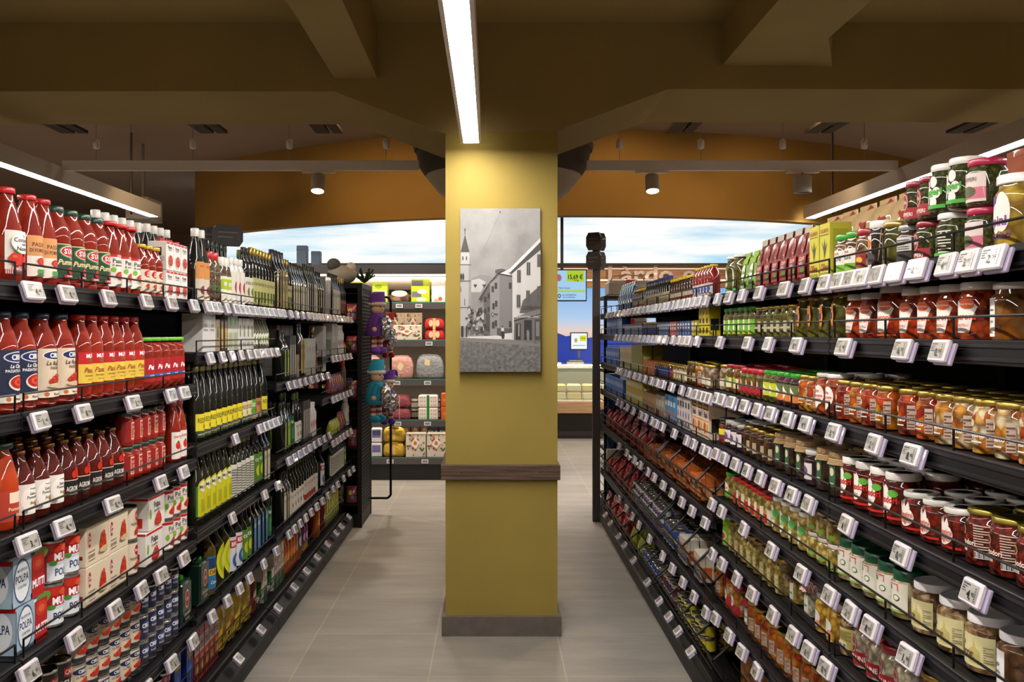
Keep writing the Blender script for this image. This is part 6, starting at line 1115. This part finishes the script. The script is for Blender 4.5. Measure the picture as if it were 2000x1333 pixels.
for key, desc, w, h, c, ops, bev, nm in (
  ('gy', 'lime and yellow cake box', .155, .215, '#b8c82a', [('r', -.9, .9, .05, .35, '#d8c878'), ('r', -.9, .9, .38, .6, '#dfe4c8'), ('e', -.2, .8, .5, .1, '#7a9a1a'), ('e', .1, .3, .5, .15, '#c89a5a')], .003, 'cake_box'),
  ('gyt', 'tall lime and grey double cake box', .19, .25, '#b3c422', [('r', -.95, .3, .72, .95, '#6a6a6e'), ('r', -.95, .1, .25, .48, '#6a6a6e'), ('e', .2, .48, .55, .1, '#e8e8e0'), ('e', .1, .14, .6, .1, '#d8dcb8'), ('r', -.95, .95, 0, .06, '#8aa01a')], .003, 'cake_box'),
  ('wc', 'white cake box with slice picture', .14, .22, '#dcdcdc', [('e', .3, .2, .3, .1, '#a8623a'), ('e', -.3, .13, .4, .06, '#c8a07a')], .003, 'cake_box'),
  ('fini', 'black biscuit box with white lettering', .12, .15, '#1c1e28', [('t', 'FINI', 0, .5, .28, '#dcd8d0', 1.6, 0, .02), ('r', -.6, .6, .2, .26, '#7a7468')], .003, 'biscuit_box'),
  ('clr', 'clear-wrapped brown cake with paper top', .21, .11, '#6e4a3c', [('e', 0, .9, .8, .3, '#d8d0c8'), ('e', -.3, .4, .4, .2, '#8e6a5a'), ('e', .4, .4, .3, .15, '#4a3024')], .035, 'wrapped_cake'),
  ('flo', 'floral printed gift box', .29, .16, '#d2c8b8', FL + TAGW, .006, 'gift_box'),
  ('flt', 'tall floral printed gift box', .19, .29, '#cdb8a0', FL + TAGW, .006, 'gift_box'),
  ('fls', 'square floral gift box with white tag', .205, .25, '#d4ccc0', FL + TAGW, .006, 'gift_box'),
  ('redg', 'red gift bag with cream ribbon', .2, .115, '#b81e18', [('r', -.15, .15, 0, 1, '#d8b880'), ('e', -.35, .55, .22, .3, '#d8c0a0'), ('e', .35, .55, .22, .3, '#d8c0a0')], .03, 'gift_bag'),
  ('purp', 'purple gift bag', .18, .09, '#8a3a9a', [('r', -.8, .8, .4, .6, '#a860b8')], .02, 'gift_bag'),
  ('pink', 'large pink plush gift bag with tag', .25, .25, '#b88a80', [('p', [(-.35, .5), (0, .35), (.25, .6), (-.1, .75)], '#d8c89a')], .07, 'plush_bag'),
  ('grey', 'large grey plush gift bag with tag', .28, .26, '#82868a', [('p', [(-.4, .6), (0, .55), (.05, .8), (-.35, .84)], '#d8c89a')], .07, 'plush_bag'),
  ('maro', 'maroon cloth gift bag', .225, .13, '#7e3a42', [('r', -.03, .03, 0, 1, '#b8909a')], .03, 'cloth_bag'),
  ('xmas', 'white dotted gift box with green ribbon', .2, .13, '#d6d2cc', [('r', -.14, .14, 0, 1, '#1e7a34')] + [('e', a, b, .04, .05, '#a83a3a') for a in (-.8, -.6, -.35, .35, .6, .8) for b in (.2, .5, .8)], .012, 'gift_box'),
  ('yelb', 'mustard yellow cloth gift bag', .23, .155, '#b8982e', [('r', -.1, .15, .2, .95, '#d0b25a'), ('e', 0, .95, .5, .1, '#a08020')], .04, 'cloth_bag'),
  ('blub', 'white and blue wrapped parcel', .11, .15, '#d0ced0', [('r', -.8, .8, .35, .85, '#6a6aa0')], .012, 'wrapped_parcel'),
  ('brnb', 'brown biscuit box with round picture', .09, .15, '#6e4a34', [('e', 0, .55, .6, .3, '#b88a5a')], .003, 'biscuit_box'),
  ('orng', 'bright orange gift box', .1, .14, '#c8561a', [('r', -.6, .6, .4, .6, '#d87a3a')], .008, 'gift_box'),
  ):
    carton(key, desc, desc, w, min(w, .14), h, c, ops, name=nm, cat=nm.replace('_', ' '), bev=bev)
def soft(key, p):
    """turn a carton body into a soft stuffed bag with a gathered top"""
    w, d, h = p.w - .002, p.d - .003, p.h; b = MB(); n = 28; vs = []; rs = random.Random(key)
    prof = [(.0, .0), (.55, .0), (.86, .03), (.97, .12), (1, .3), (.99, .55), (.93, .75), (.8, .9), (.55, .98), (.0, 1.0)]
    ring = []
    for r, z in prof:
        row = []
        for i in range(n if r > 0 else 1):
            a = 2 * PI * i / n; q = (abs(math.cos(a)) ** 3.6 + abs(math.sin(a)) ** 3.6) ** (-1 / 3.6); j = 1 + (rs.uniform(-.035, .025) if 0 < z else 0)
            row.append(len(vs)); vs.append((w / 2 * r * q * math.cos(a) * j, d / 2 * r * q * math.sin(a) * j, min(h, z * h + (rs.uniform(-.006, .004) if .6 < z < 1 else 0))))
        ring.append(row)
    fs = []
    for A, B in zip(ring, ring[1:]):
        for i in range(n):
            j = (i + 1) % n
            if len(A) == 1: fs.append((A[0], B[j], B[i]))
            elif len(B) == 1: fs.append((A[i], A[j], B[0]))
            else: fs.append((A[i], A[j], B[j], B[i]))
    mt = p.body.materials[0].copy(); nt = mt.node_tree; pb = nt.nodes['Principled BSDF']; pb.inputs['Roughness'].default_value = .85; pb.inputs['Coat Weight'].default_value = 0
    nz_ = nt.nodes.new('ShaderNodeTexNoise'); nz_.inputs['Scale'].default_value = 28; tc_ = nt.nodes.new('ShaderNodeTexCoord'); bp_ = nt.nodes.new('ShaderNodeBump'); bp_.inputs['Strength'].default_value = .6; bp_.inputs['Distance'].default_value = .02
    nt.links.new(tc_.outputs['Object'], nz_.inputs['Vector']); nt.links.new(nz_.outputs['Fac'], bp_.inputs['Height']); nt.links.new(bp_.outputs[0], pb.inputs['Normal'])
    b.add(vs, fs, mt); p.body = b.mesh(p.name, 70)
for key in ('redg', 'purp', 'pink', 'grey', 'maro', 'yelb', 'clr'): soft(key, P[key])
jar('wj', 'white-lidded brown preserve jar', 'white-lidded preserve jars', .045, .1, CT('#5a3420', '#8a5a34', '#3a2010', 60), WHITE, [bg('#d8d0c0')], lidh=.25, name='preserve_jar')
SHN = ['top shelf', 'second shelf', 'third shelf', 'fourth shelf', 'lowest shelf']
cc = {}
def gift(key, px, lev, lay=1, y=0.0, rz=0.0, z=None):
    p = P[key]
    for l in range(lay):
        y_ = 9.92 + p.d / 2 + y
        o = put(p, (qx(px, y_ - p.d / 2), y_, SZ[lev] + .0012 + l * (p.h + .0012)), rz)
        k = (key, lev); cc[k] = cc.get(k, 0) + 1
        tag(o, '%s, %s from left on the display case %s' % (p.desc, nth(cc[k]), SHN[lev]) if lay == 1 else '%s, %s one of %s pair, display case %s' % (p.desc, ('lower', 'upper')[l], nth((cc[k] - 1) // 2 + 1), SHN[lev]), p.cat)
for px in (640, 700, 742): gift('gy', px, 0)
gift('clr', 780, 0); gift('gyt', 821, 0); gift('wc', 856, 0)
for px in (690, 760, 785, 808, 850): gift('fini', px, 0, y=.28)
gift('flo', 800 - 4, 1); gift('flt', 807, 1, y=.17); gift('redg', 848, 1, 2); gift('purp', 845, 1, y=.2); gift('flt', 772, 1, y=.17); gift('flo', 700, 1)
gift('pink', 783, 2); gift('grey', 839, 2); gift('pink', 720, 2)
gift('maro', 780, 3, 2); gift('xmas', 836, 3, 2); gift('orng', 871, 3, 2); gift('maro', 730, 3, 2)
for px in (770, 790, 810, 832, 852): gift('wj', px, 3, 2, y=.25)
gift('blub', 735, 4, 2); gift('yelb', 769, 4, 2); gift('fls', 812, 4); gift('fls', 853, 4)
for px in (775, 793, 811, 829): gift('brnb', px, 4, 2, y=.3)
for px in (845, 868): gift('fini', px, 4, 2, y=.3)
k = 0
for lev, pxs in ((0, (780, 818)), (1, (765, 838)), (2, (775, 835)), (3, (777, 835)), (4, (762, 830))):
    for px in pxs:
        k += 1; dd = 9.846 if lev == 4 else 9.886
        o = MB().box(-.035, .035, -.004, .001, -.02, .02, M('#cfd0d4', .4)).box(-.026, .026, -.0045, -.004, -.012, .012, M('#7a7c80', .4)).obj('price_tag', None, (qx(px, dd), dd - .0005, SZ[lev] - .03), smooth=0)
        tag(o, 'small price tag on the display case %s, %s' % (SHN[lev], 'left one' if px < 800 else 'right one'), 'price tag')
for px0, px1, top, lb_ in ((581, 601, 480, 'taller blue-grey box standing on the display case top'), (609, 627, 491, 'shorter blue-grey box standing on the display case top')):
    a, c = qx(px0, 10.15), qx(px1, 10.15); o = MB().box(-(c - a) / 2, (c - a) / 2, -.05, .05, 0, qz(top, 10.1) - 2.2, M('#38536c', .5), .004).box(-(c - a) / 2 - .003, (c - a) / 2 + .003, -.053, .053, (qz(top, 10.1) - 2.2) * .8, (qz(top, 10.1) - 2.2) * .82, M('#2a4054', .5)).obj('storage_box', None, ((a + c) / 2, 10.15, 2.2012)); tag(o, lb_, 'box')
# ---------------------------------------------------------------- deli counter, right of the column
dc = empty('deli_counter', (2.4, 14.0, 0)); tag(dc, 'deli counter with wooden band and glass front beyond the column', 'counter')
def db(x0, x1, y0, y1, z0, z1, m, bev=0): return MB().box(x0 - 2.4, x1 - 2.4, y0 - 14, y1 - 14, z0, z1, m, bev)
db(.5, 4.3, 13.72, 14.4, .04, .37, M('#2e2a28', .5)).obj('base', dc, smooth=0); db(.5, 4.3, 13.72, 14.4, 0, .04, M('#1a1816', .5)).obj('plinth', dc, smooth=0)
db(.5, 4.3, 13.6, 14.4, .37, .53, WOOD2).obj('wood_band', dc, smooth=0); db(.5, 4.3, 13.62, 14.4, .53, .55, M('#d8d4c8', .4)).obj('deck', dc, smooth=0)
db(.5, 4.3, 14.34, 14.4, .55, 1.0, M('#8a8478', .4)).obj('back_panel', dc, smooth=0)
GL = bpy.data.materials.new('clear_glass'); GL.use_nodes = True; q = GL.node_tree.nodes['Principled BSDF']; q.inputs['Alpha'].default_value = .12; q.inputs['Roughness'].default_value = .02; q.inputs['Base Color'].default_value = (.6, .8, .72, 1)
db(.5, 4.3, 13.64, 13.65, .55, 1.05, GL).obj('glass_front', dc, smooth=0); db(.5, 4.3, 13.63, 14.0, 1.05, 1.06, GL).obj('glass_top', dc, smooth=0)
db(.5, 4.3, 13.7, 13.73, 1.035, 1.05, M('#fff0d0', 1, emit=45)).obj('led_strip', dc, smooth=0)
db(.5, 4.3, 14.0, 14.4, .99, 1.03, M('#b8a88c', .4)).obj('worktop', dc, smooth=0)
ch = MB(); 
for i in range(7):
    for l in range(2):
        o = MB().box(-.1, .1, -.12, .12, 0, .11, M('#cbb878' if (i + l) % 2 else '#d0c49a', .5, coat=.6, bump=.2), .02).obj('cheese_block', None, (.96 + i * .215, 13.85, .5512 + l * .1112))
        tag(o, 'pale wrapped cheese block, %s from left, %s row of the deli counter' % (nth(i + 1), ('lower', 'upper')[l]), 'cheese', 'cheese blocks in the deli counter')
o = empty('scale_display', ((1132 - VX) * 14.1 / F, 14.14, 1.0315)); tag(o, 'counter scale with small bright screen and price in yellow', 'scale')
MB().box(-.2, .06, -.12, .12, 0, .06, M('#6a6a6c', .3, .5), .01).box(-.16, .04, -.1, .1, .06, .075, M('#b8b4b0', .2, .8), .004).bar((0, .08, .06), (0, .08, .24), .03, M('#4a4a4c', .4)).obj('body', o)
MB().box(-.13, .13, .05, .08, .22, .48, M('#17171a', .4), .006).obj('monitor', o)
m_ = MB(); draw(m_, .23, .23, [('r', -1, 1, 0, 1, TB('#dfe8ec', 1.0)), ('r', .1, .9, .5, .85, TB('#c8d020', 1.0)), ('e', -.4, .55, .2, .15, TB('#b8b060', .8)), ('t', '1,99 €', .5, .67, .12, TB('#202018', .1), .6), ('r', -.8, .8, .2, .24, TB('#8aa0b0', .6))], flat_map(.049, .235)); m_.obj('screen', o, smooth=0)
# slicer beside the scale
o = MB().box(-.14, .14, -.12, .12, 0, .05, M('#9a9894', .25, .8), .01).lathe([(0, .06), (.05, .06), (.05, .05)], M('#9a9894', .25, .8), 16).bar((-.04, 0, .05), (-.04, 0, .3), .04, M('#7a7874', .3, .6), 8).ball((-.04, -.03, .2), (.12, .015, .12), M('#b8b6b2', .15, .9)).obj('meat_slicer', None, (.88, 14.15, 1.0315)); tag(o, 'steel meat slicer at the left end of the deli counter', 'slicer')
# ---------------------------------------------------------------- end unit with wire frame and dolls (left)
eu = empty('end_display_unit', (-1.5, 7.8, 0)); tag(eu, 'black wire end display unit with perforated side panel, left aisle', 'display unit')
EX0, EX1, EY0, EY1, EH = -1.95, -1.0, 7.45, 8.05, 1.85
def eb(x0, x1, y0, y1, z0, z1, m): return MB().box(x0 + 1.5, x1 + 1.5, y0 - 7.8, y1 - 7.8, z0, z1, m)
for x, y in ((EX0, EY0), (EX1 - .03, EY0), (EX0, EY1 - .03), (EX1 - .03, EY1 - .03)): eb(x, x + .03, y, y + .03, 0, EH, STEEL2).obj('post', eu, smooth=0)
g_ = MB(); nz = 62
for i in range(nz): z = .12 + (EH - .14) * i / nz; g_.bar((EX1 + 1.5 - .01, EY0 - 7.8, z), (EX1 + 1.5 - .01, EY1 - 7.8, z), .012, STEEL2, 4)
for i in range(24): y = EY0 + (EY1 - EY0) * i / 23; g_.bar((EX1 + 1.5 - .01, y - 7.8, .1), (EX1 + 1.5 - .01, y - 7.8, EH), .01, STEEL2, 4)
g_.obj('perforated_side', eu, smooth=0)
g_ = MB()
for i in range(24): z = .1 + (EH - .14) * i / 23; g_.bar((EX0 + 1.5, EY0 - 7.79, z), (EX1 + 1.5, EY0 - 7.79, z), .005, WIRE, 4)
for i in range(4): x = EX1 - .03 - i * .3; g_.bar((x + 1.5, EY0 - 7.79, .1), (x + 1.5, EY0 - 7.79, EH), .008, WIRE, 4)
g_.obj('wire_front', eu, smooth=0)
EZ = [.18, .62, 1.0, 1.35, 1.6]
for z in EZ: eb(EX0 + .03, EX1 - .03, EY0 + .03, EY1 - .03, z - .02, z, STEEL).obj('shelf', eu, smooth=0)
eb(EX0 + .03, EX1 - .03, EY1 - .02, EY1 - .01, .1, EH, STEEL).obj('back_panel', eu, smooth=0)
eb(EX0, EX1, EY0, EY1, EH, EH + .04, STEEL).obj('top_tray', eu, smooth=0); eb(EX0 + .01, EX1 - .005, EY0 + .01, EY1, 0, .1, STEEL2).obj('base', eu, smooth=0)
g_ = MB().path([(EX1 + 1.5, .2, 1.93 - .0), (EX1 + 1.62, .2, 1.93), (EX1 + 1.66, .2, 1.90), (EX1 + 1.66, .2, .13), (EX1 + 1.64, .2, .11), (EX1 + 1.5, .2, .11)], .018, STEEL, 8)
g_ = MB().path([(EX1 + 1.5, .2, 1.80), (EX1 + 1.64, .2, 1.80), (EX1 + 1.665, .2, 1.77), (EX1 + 1.665, .2, .16), (EX1 + 1.64, .2, .135), (EX1 + 1.5, .2, .135)], .02, STEEL, 8); g_.obj('hoop', eu)
ec = 0
for z, hmax in zip(EZ, (.4, .34, .3, .2, .2)):
    for j, key in enumerate(('tagbag', 'whitepk', 'cluttergold', 'tagbag', 'brownbox', 'soy')):
        p = P[key]; ec += 1
        if p.h > hmax: continue
        o = put(p, (-1.09 - .1 * j, EY0 + .09, z + .0012), random.uniform(-.2, .2)); kk = (key, 'eu', z); cnt[kk] = cnt.get(kk, 0) + 1
        tag(o, '%s, %s from aisle, %s shelf of left end display' % (p.desc, nth(cnt[kk]), ('lowest', 'second', 'middle', 'fourth', 'highest')[EZ.index(z)]), p.cat)
# plush dolls hanging on the perforated side
def doll(x, y, z, c, c2, label, rz=.9, sc_=1.0):
    fur = M('#c8beb0', .95, bump=.6, bscale=160); skin = M('#d2b094', .7); m = M(c, .9, bump=.3, bscale=120); m2 = M(c2, .9, bump=.3, bscale=120); sil = M('#a8a8b0', .18, .9, bump=.8, bscale=60)
    r = MB().lathe([(.0, .13), (.075, .13), (.085, .15), (.07, .22), (.045, .28), (.03, .3), (0, .3)], m, 18).obj('plush_doll', None, (x, y, z), rz); r.scale = (sc_,) * 3
    tag(r, label, 'doll', 'plush dolls hanging on the left end unit')
    MB().ball((0, -.005, .325), (.052, .048, .05), skin).obj('head', r); MB().ball((0, -.052, .322), (.009, .012, .009), skin).obj('nose', r)
    for s in (-1, 1): MB().ball((s * .018, -.049, .335), (.005, .004, .007), M('#1a1614', .3)).obj('eye', r)
    MB().lathe([(.05, -.014), (.064, -.008), (.068, .002), (.062, .014), (.05, .018)], fur, 20).obj('hat_brim', r, (0, 0, .352))
    h_ = MB(); n = 14; vs = []
    for k in range(7):
        t = k / 6; rr_ = .058 * (1 - t) ** .75 + .008; ox = .11 * t ** 1.4; oy = .03 * t; oz = .36 + .085 * math.sin(t * 2.75)
        vs += [(ox + rr_ * math.cos(2 * PI * i / n), oy + rr_ * math.sin(2 * PI * i / n) * .9, oz) for i in range(n)]
    h_.add(vs, [(k * n + i, k * n + (i + 1) % n, (k + 1) * n + (i + 1) % n, (k + 1) * n + i) for k in range(6) for i in range(n)] + [tuple(range(6 * n, 7 * n))], m); h_.obj('hat', r)
    MB().ball((.115, .03, .385), .016, fur).obj('pompom', r)
    for s in (-1, 1):
        MB().lathe([(0, 0), (.018, .004), (.024, .04), (.018, .1), (0, .11)], m, 12).obj('arm', r, (s * .062, -.02, .18)).rotation_euler = (.25, s * -.25, 0)
        MB().ball((s * .07, -.035, .175), .018, skin).obj('hand', r)
        L_ = MB()
        for q in range(5): L_.lathe([(.02, .05 + q * .018), (.021, .059 + q * .018), (.02, .068 + q * .018)], (fur, M('#9a2a2e', .9))[q % 2], 12)
        L_.obj('leg', r, (s * .032, 0, 0))
        MB().ball((s * .034, -.014, .028), (.028, .042, .028), m2).obj('shoe', r)
    w_ = MB().ball((.0, -.085, .19), (.05, .03, .085), sil, 16, 12); rs = random.Random(4); w_.v = [(a + rs.uniform(-.006, .006), b + rs.uniform(-.006, .006), c_ + rs.uniform(-.006, .006)) for a, b, c_ in w_.v]; w_.obj('foil_gift', r, smooth=0)
doll(-.905, 7.62, 1.335, '#5a2f8e', '#6a3aa0', 'purple-hooded plush doll hanging highest on the end unit', 1.0, 1.12)
doll(-.845, 7.86, 1.30, '#a0161c', '#8e1a20', 'red-hatted plush doll hanging behind the purple one', .6, .84)
doll(-.905, 7.58, .80, '#1786a8', '#1a8ab0', 'turquoise-hooded plush doll hanging lowest on the end unit', 1.0, 1.12)
doll(-.845, 7.82, .76, '#5a2f8e', '#5a2f8e', 'purple-hatted plush doll half hidden behind the turquoise one', .6, 1.0)
r = MB().ball((0, 0, .07), (.12, .09, .075), M('#9a9892', .9, bump=.5, bscale=90)).obj('plush_animal', None, (-1.18, 7.62, EH + .042)); tag(r, 'grey and white plush animal on top of the left end unit', 'plush toy')
MB().ball((-.06, -.03, .15), (.055, .05, .05), M('#5a5a5a', .9, bump=.5, bscale=90)).obj('head', r); MB().ball((.07, 0, .13), (.04, .04, .04), M('#c8c4bc', .9)).obj('tail', r)
o = MB()
for i in range(26):
    a = random.uniform(0, 6.28); q = random.uniform(.4, 1.0); o.bar((0, 0, .02), (.09 * math.cos(a) * q, .09 * math.sin(a) * q, .14 * random.uniform(.4, 1)), .012, M('#24401e', .8), 4)
o = o.obj('pine_sprig', None, (-1.03, 7.82, EH + .042)); tag(o, 'dark green artificial pine sprig on top of left end unit', 'decoration')
# ---------------------------------------------------------------- end unit and sign post (right)
ru = empty('end_display_unit', (1.35, 8.0, 0)); tag(ru, 'black wire end display unit at the far end of the right aisle', 'display unit')
def rb(x0, x1, y0, y1, z0, z1, m): return MB().box(x0 - 1.35, x1 - 1.35, y0 - 8, y1 - 8, z0, z1, m)
for x, y in ((.9, 7.72), (1.85, 7.72), (.9, 8.25), (1.85, 8.25)): rb(x, x + .025, y, y + .025, 0, 1.78, STEEL2).obj('post', ru, smooth=0)
RZ = [.16, .55, .85, 1.2, 1.5]
for z in RZ: rb(.925, 1.85, 7.74, 8.25, z - .02, z, STEEL).obj('shelf', ru, smooth=0)
rb(.9, 1.875, 7.72, 8.275, 1.78, 1.8, STEEL).obj('top_tray', ru, smooth=0); rb(.9, 1.875, 7.72, 8.275, 0, .1, STEEL2).obj('base', ru, smooth=0)
g_ = MB()
for i in range(22): z = .12 + 1.6 * i / 21; g_.bar((.9 - 1.35, -.27, z), (1.86 - 1.35, -.27, z), .005, WIRE, 4)
for i in range(22): z = .12 + 1.6 * i / 21; g_.bar((.905 - 1.35, -.27, z), (.905 - 1.35, .26, z), .005, WIRE, 4)
g_.obj('wire_sides', ru, smooth=0)
wk = noisy('wicker', '#8a8278', '#b8b0a4', 60, .8, .8, stretch=(1, 1, 6))
def basket(x, y, z, label, w=.34, h=.13):
    b_ = MB().box(-w / 2, w / 2, -.15, .15, 0, h, wk, .02)
    for q in range(9): b_.box(-w / 2 - .003, w / 2 + .003, -.153, -.15, h * (q + .1) / 9, h * (q + .7) / 9, wk)
    b_ = b_.obj('wicker_basket', None, (x, y, z)); tag(b_, label, 'basket')
    MB().box(-.03, .05, -.158, .158, h * .02, h + .004, M('#8e1220', .5)).obj('ribbon', b_, smooth=0)
    MB().path([(-w / 2 + .02, 0, h - .02), (-w / 2 + .05, 0, h + .04), (0, 0, h + .055), (w / 2 - .05, 0, h + .04), (w / 2 - .02, 0, h - .02)], .012, wk).obj('handle', b_)
basket(1.12, 7.95, 1.8, 'pale wicker basket with red ribbon on top of right end unit'); basket(1.1, 7.93, 1.5012, 'pale wicker basket with red ribbon on right end unit shelf', .3)
for z in RZ[:4]:
    for j, key in enumerate(('bluebag', 'tagbag', 'whitepk', 'candy')):
        p = P[key]
        if p.h > .28: continue
        o = put(p, (.99 + .16 * j, 7.84, z + .0012), 0); kk = (key, 'ru', z); cnt[kk] = cnt.get(kk, 0) + 1
        tag(o, '%s on the %s shelf of the right end unit' % (p.desc, ('lowest', 'second', 'third', 'fourth')[RZ.index(z)]), p.cat)
sp_ = MB().box(-.03, .03, -.02, .02, 0, 2.3, M('#4a4648', .4, .3), .004).obj('sign_post', None, (.835, 7.70, 0)); tag(sp_, 'tall grey sign post at the far end of the right aisle', 'sign post')
SG = M('#3a3638', .5)
def plate(parent, x, z, w, h, y0=-.03, nm='sign_plate', rz=0.0):
    pts = [(-w / 2 + .02, 0), (w / 2 - .02, 0), (w / 2, h * .25), (w / 2, h * .75), (w / 2 - .02, h), (-w / 2 + .02, h), (-w / 2, h * .75), (-w / 2, h * .25)]; n = 8
    b_ = MB().add([(a, y, c) for y in (0, .02) for a, c in pts], [tuple(range(n)), tuple(range(2 * n - 1, n - 1, -1))] + [((i + 1) % n, i, n + i, n + (i + 1) % n) for i in range(n)], SG)
    draw(b_, w, h, [('r', -.7, .6, .62, .68, '#6a6866'), ('r', -.7, .3, .4, .46, '#6a6866'), ('r', .6, .8, .3, .7, '#4a3438')], flat_map(-.0005, 0))
    return b_.obj(nm, parent, (x, y0, z), rz, smooth=0)
for z in (2.16, 2.01): plate(sp_, -.03, z, .13, .14, -.06, rz=-.6); plate(sp_, .03, z, .13, .14, -.02, rz=.7)
o = MB().bar((0, 0, 1.662), (0, 0, 2.03), .02, SG).obj('aisle_sign', None, (-1.55, 5.55, 0)); o.location.z = 0; tag(o, 'dark hexagonal aisle sign standing above the left shelves', 'sign')
plate(o, -.06, 1.99, .17, .12, -.03, rz=.3); plate(o, .05, 2.0, .17, .12, -.05, rz=.5)
# grey box and conduits by the side lamps
o = MB().box(-2.94, -2.76, 7.75, 8.1, 2.42, 2.6, M('#a09a94', .5), .004).bar((-2.85, 7.9, 2.6), (-2.85, 7.9, ZC), .02, GREYCAP).obj('lamp_driver_box'); tag(o, 'light grey electrical box at the far end of the left lamp', 'electrical box')
for x, lab_ in ((-2.78, 'dark conduit dropping from the ceiling to the left lamp'), (2.63, 'dark conduit dropping from the ceiling to the right lamp')):
    o = MB().bar((x, 7.45, 2.42), (x, 7.45, ZC), .018, M('#3a2c26', .6), 8).obj('conduit'); tag(o, lab_, 'conduit')
# unseen fill lamps added to brighten the back room and wash the bulkhead
for i, (x, y) in enumerate(((-2.2, 9.0), (-.9, 9.0), (.6, 9.0), (1.8, 9.2), (.9, 12.4), (2.4, 12.4), (-3.6, 6.3), (3.9, 6.3), (-2.0, 6.35), (-.9, 6.35), (1.0, 6.35), (2.1, 6.35))):
    o = MB().lathe([(.07, -.012), (.09, -.012), (.09, 0), (.07, 0)], TRK, 20).lathe([(.07, -.006), (0, -.006)], M('#ffe8c8', 1, emit=20), 20).obj('fill_downlight', None, (x, y, ZC)); tag(o, 'unseen fill downlight added behind the beam, %s of those' % nth(i + 1), 'downlight')
    wash = y < 7 and abs(x) < 3
    l = lamp('fill_beam', 'SPOT', (0, 0, -.02), (.75 if wash else 0, 0, 0), (36 if x > 0 else 60) if wash else 190 if y < 11 else 230, (1, .66, .34) if wash else (1, .86, .72), spot_size=1.9 if wash else 2.6, spot_blend=.7, shadow_soft_size=.06); l.parent = o
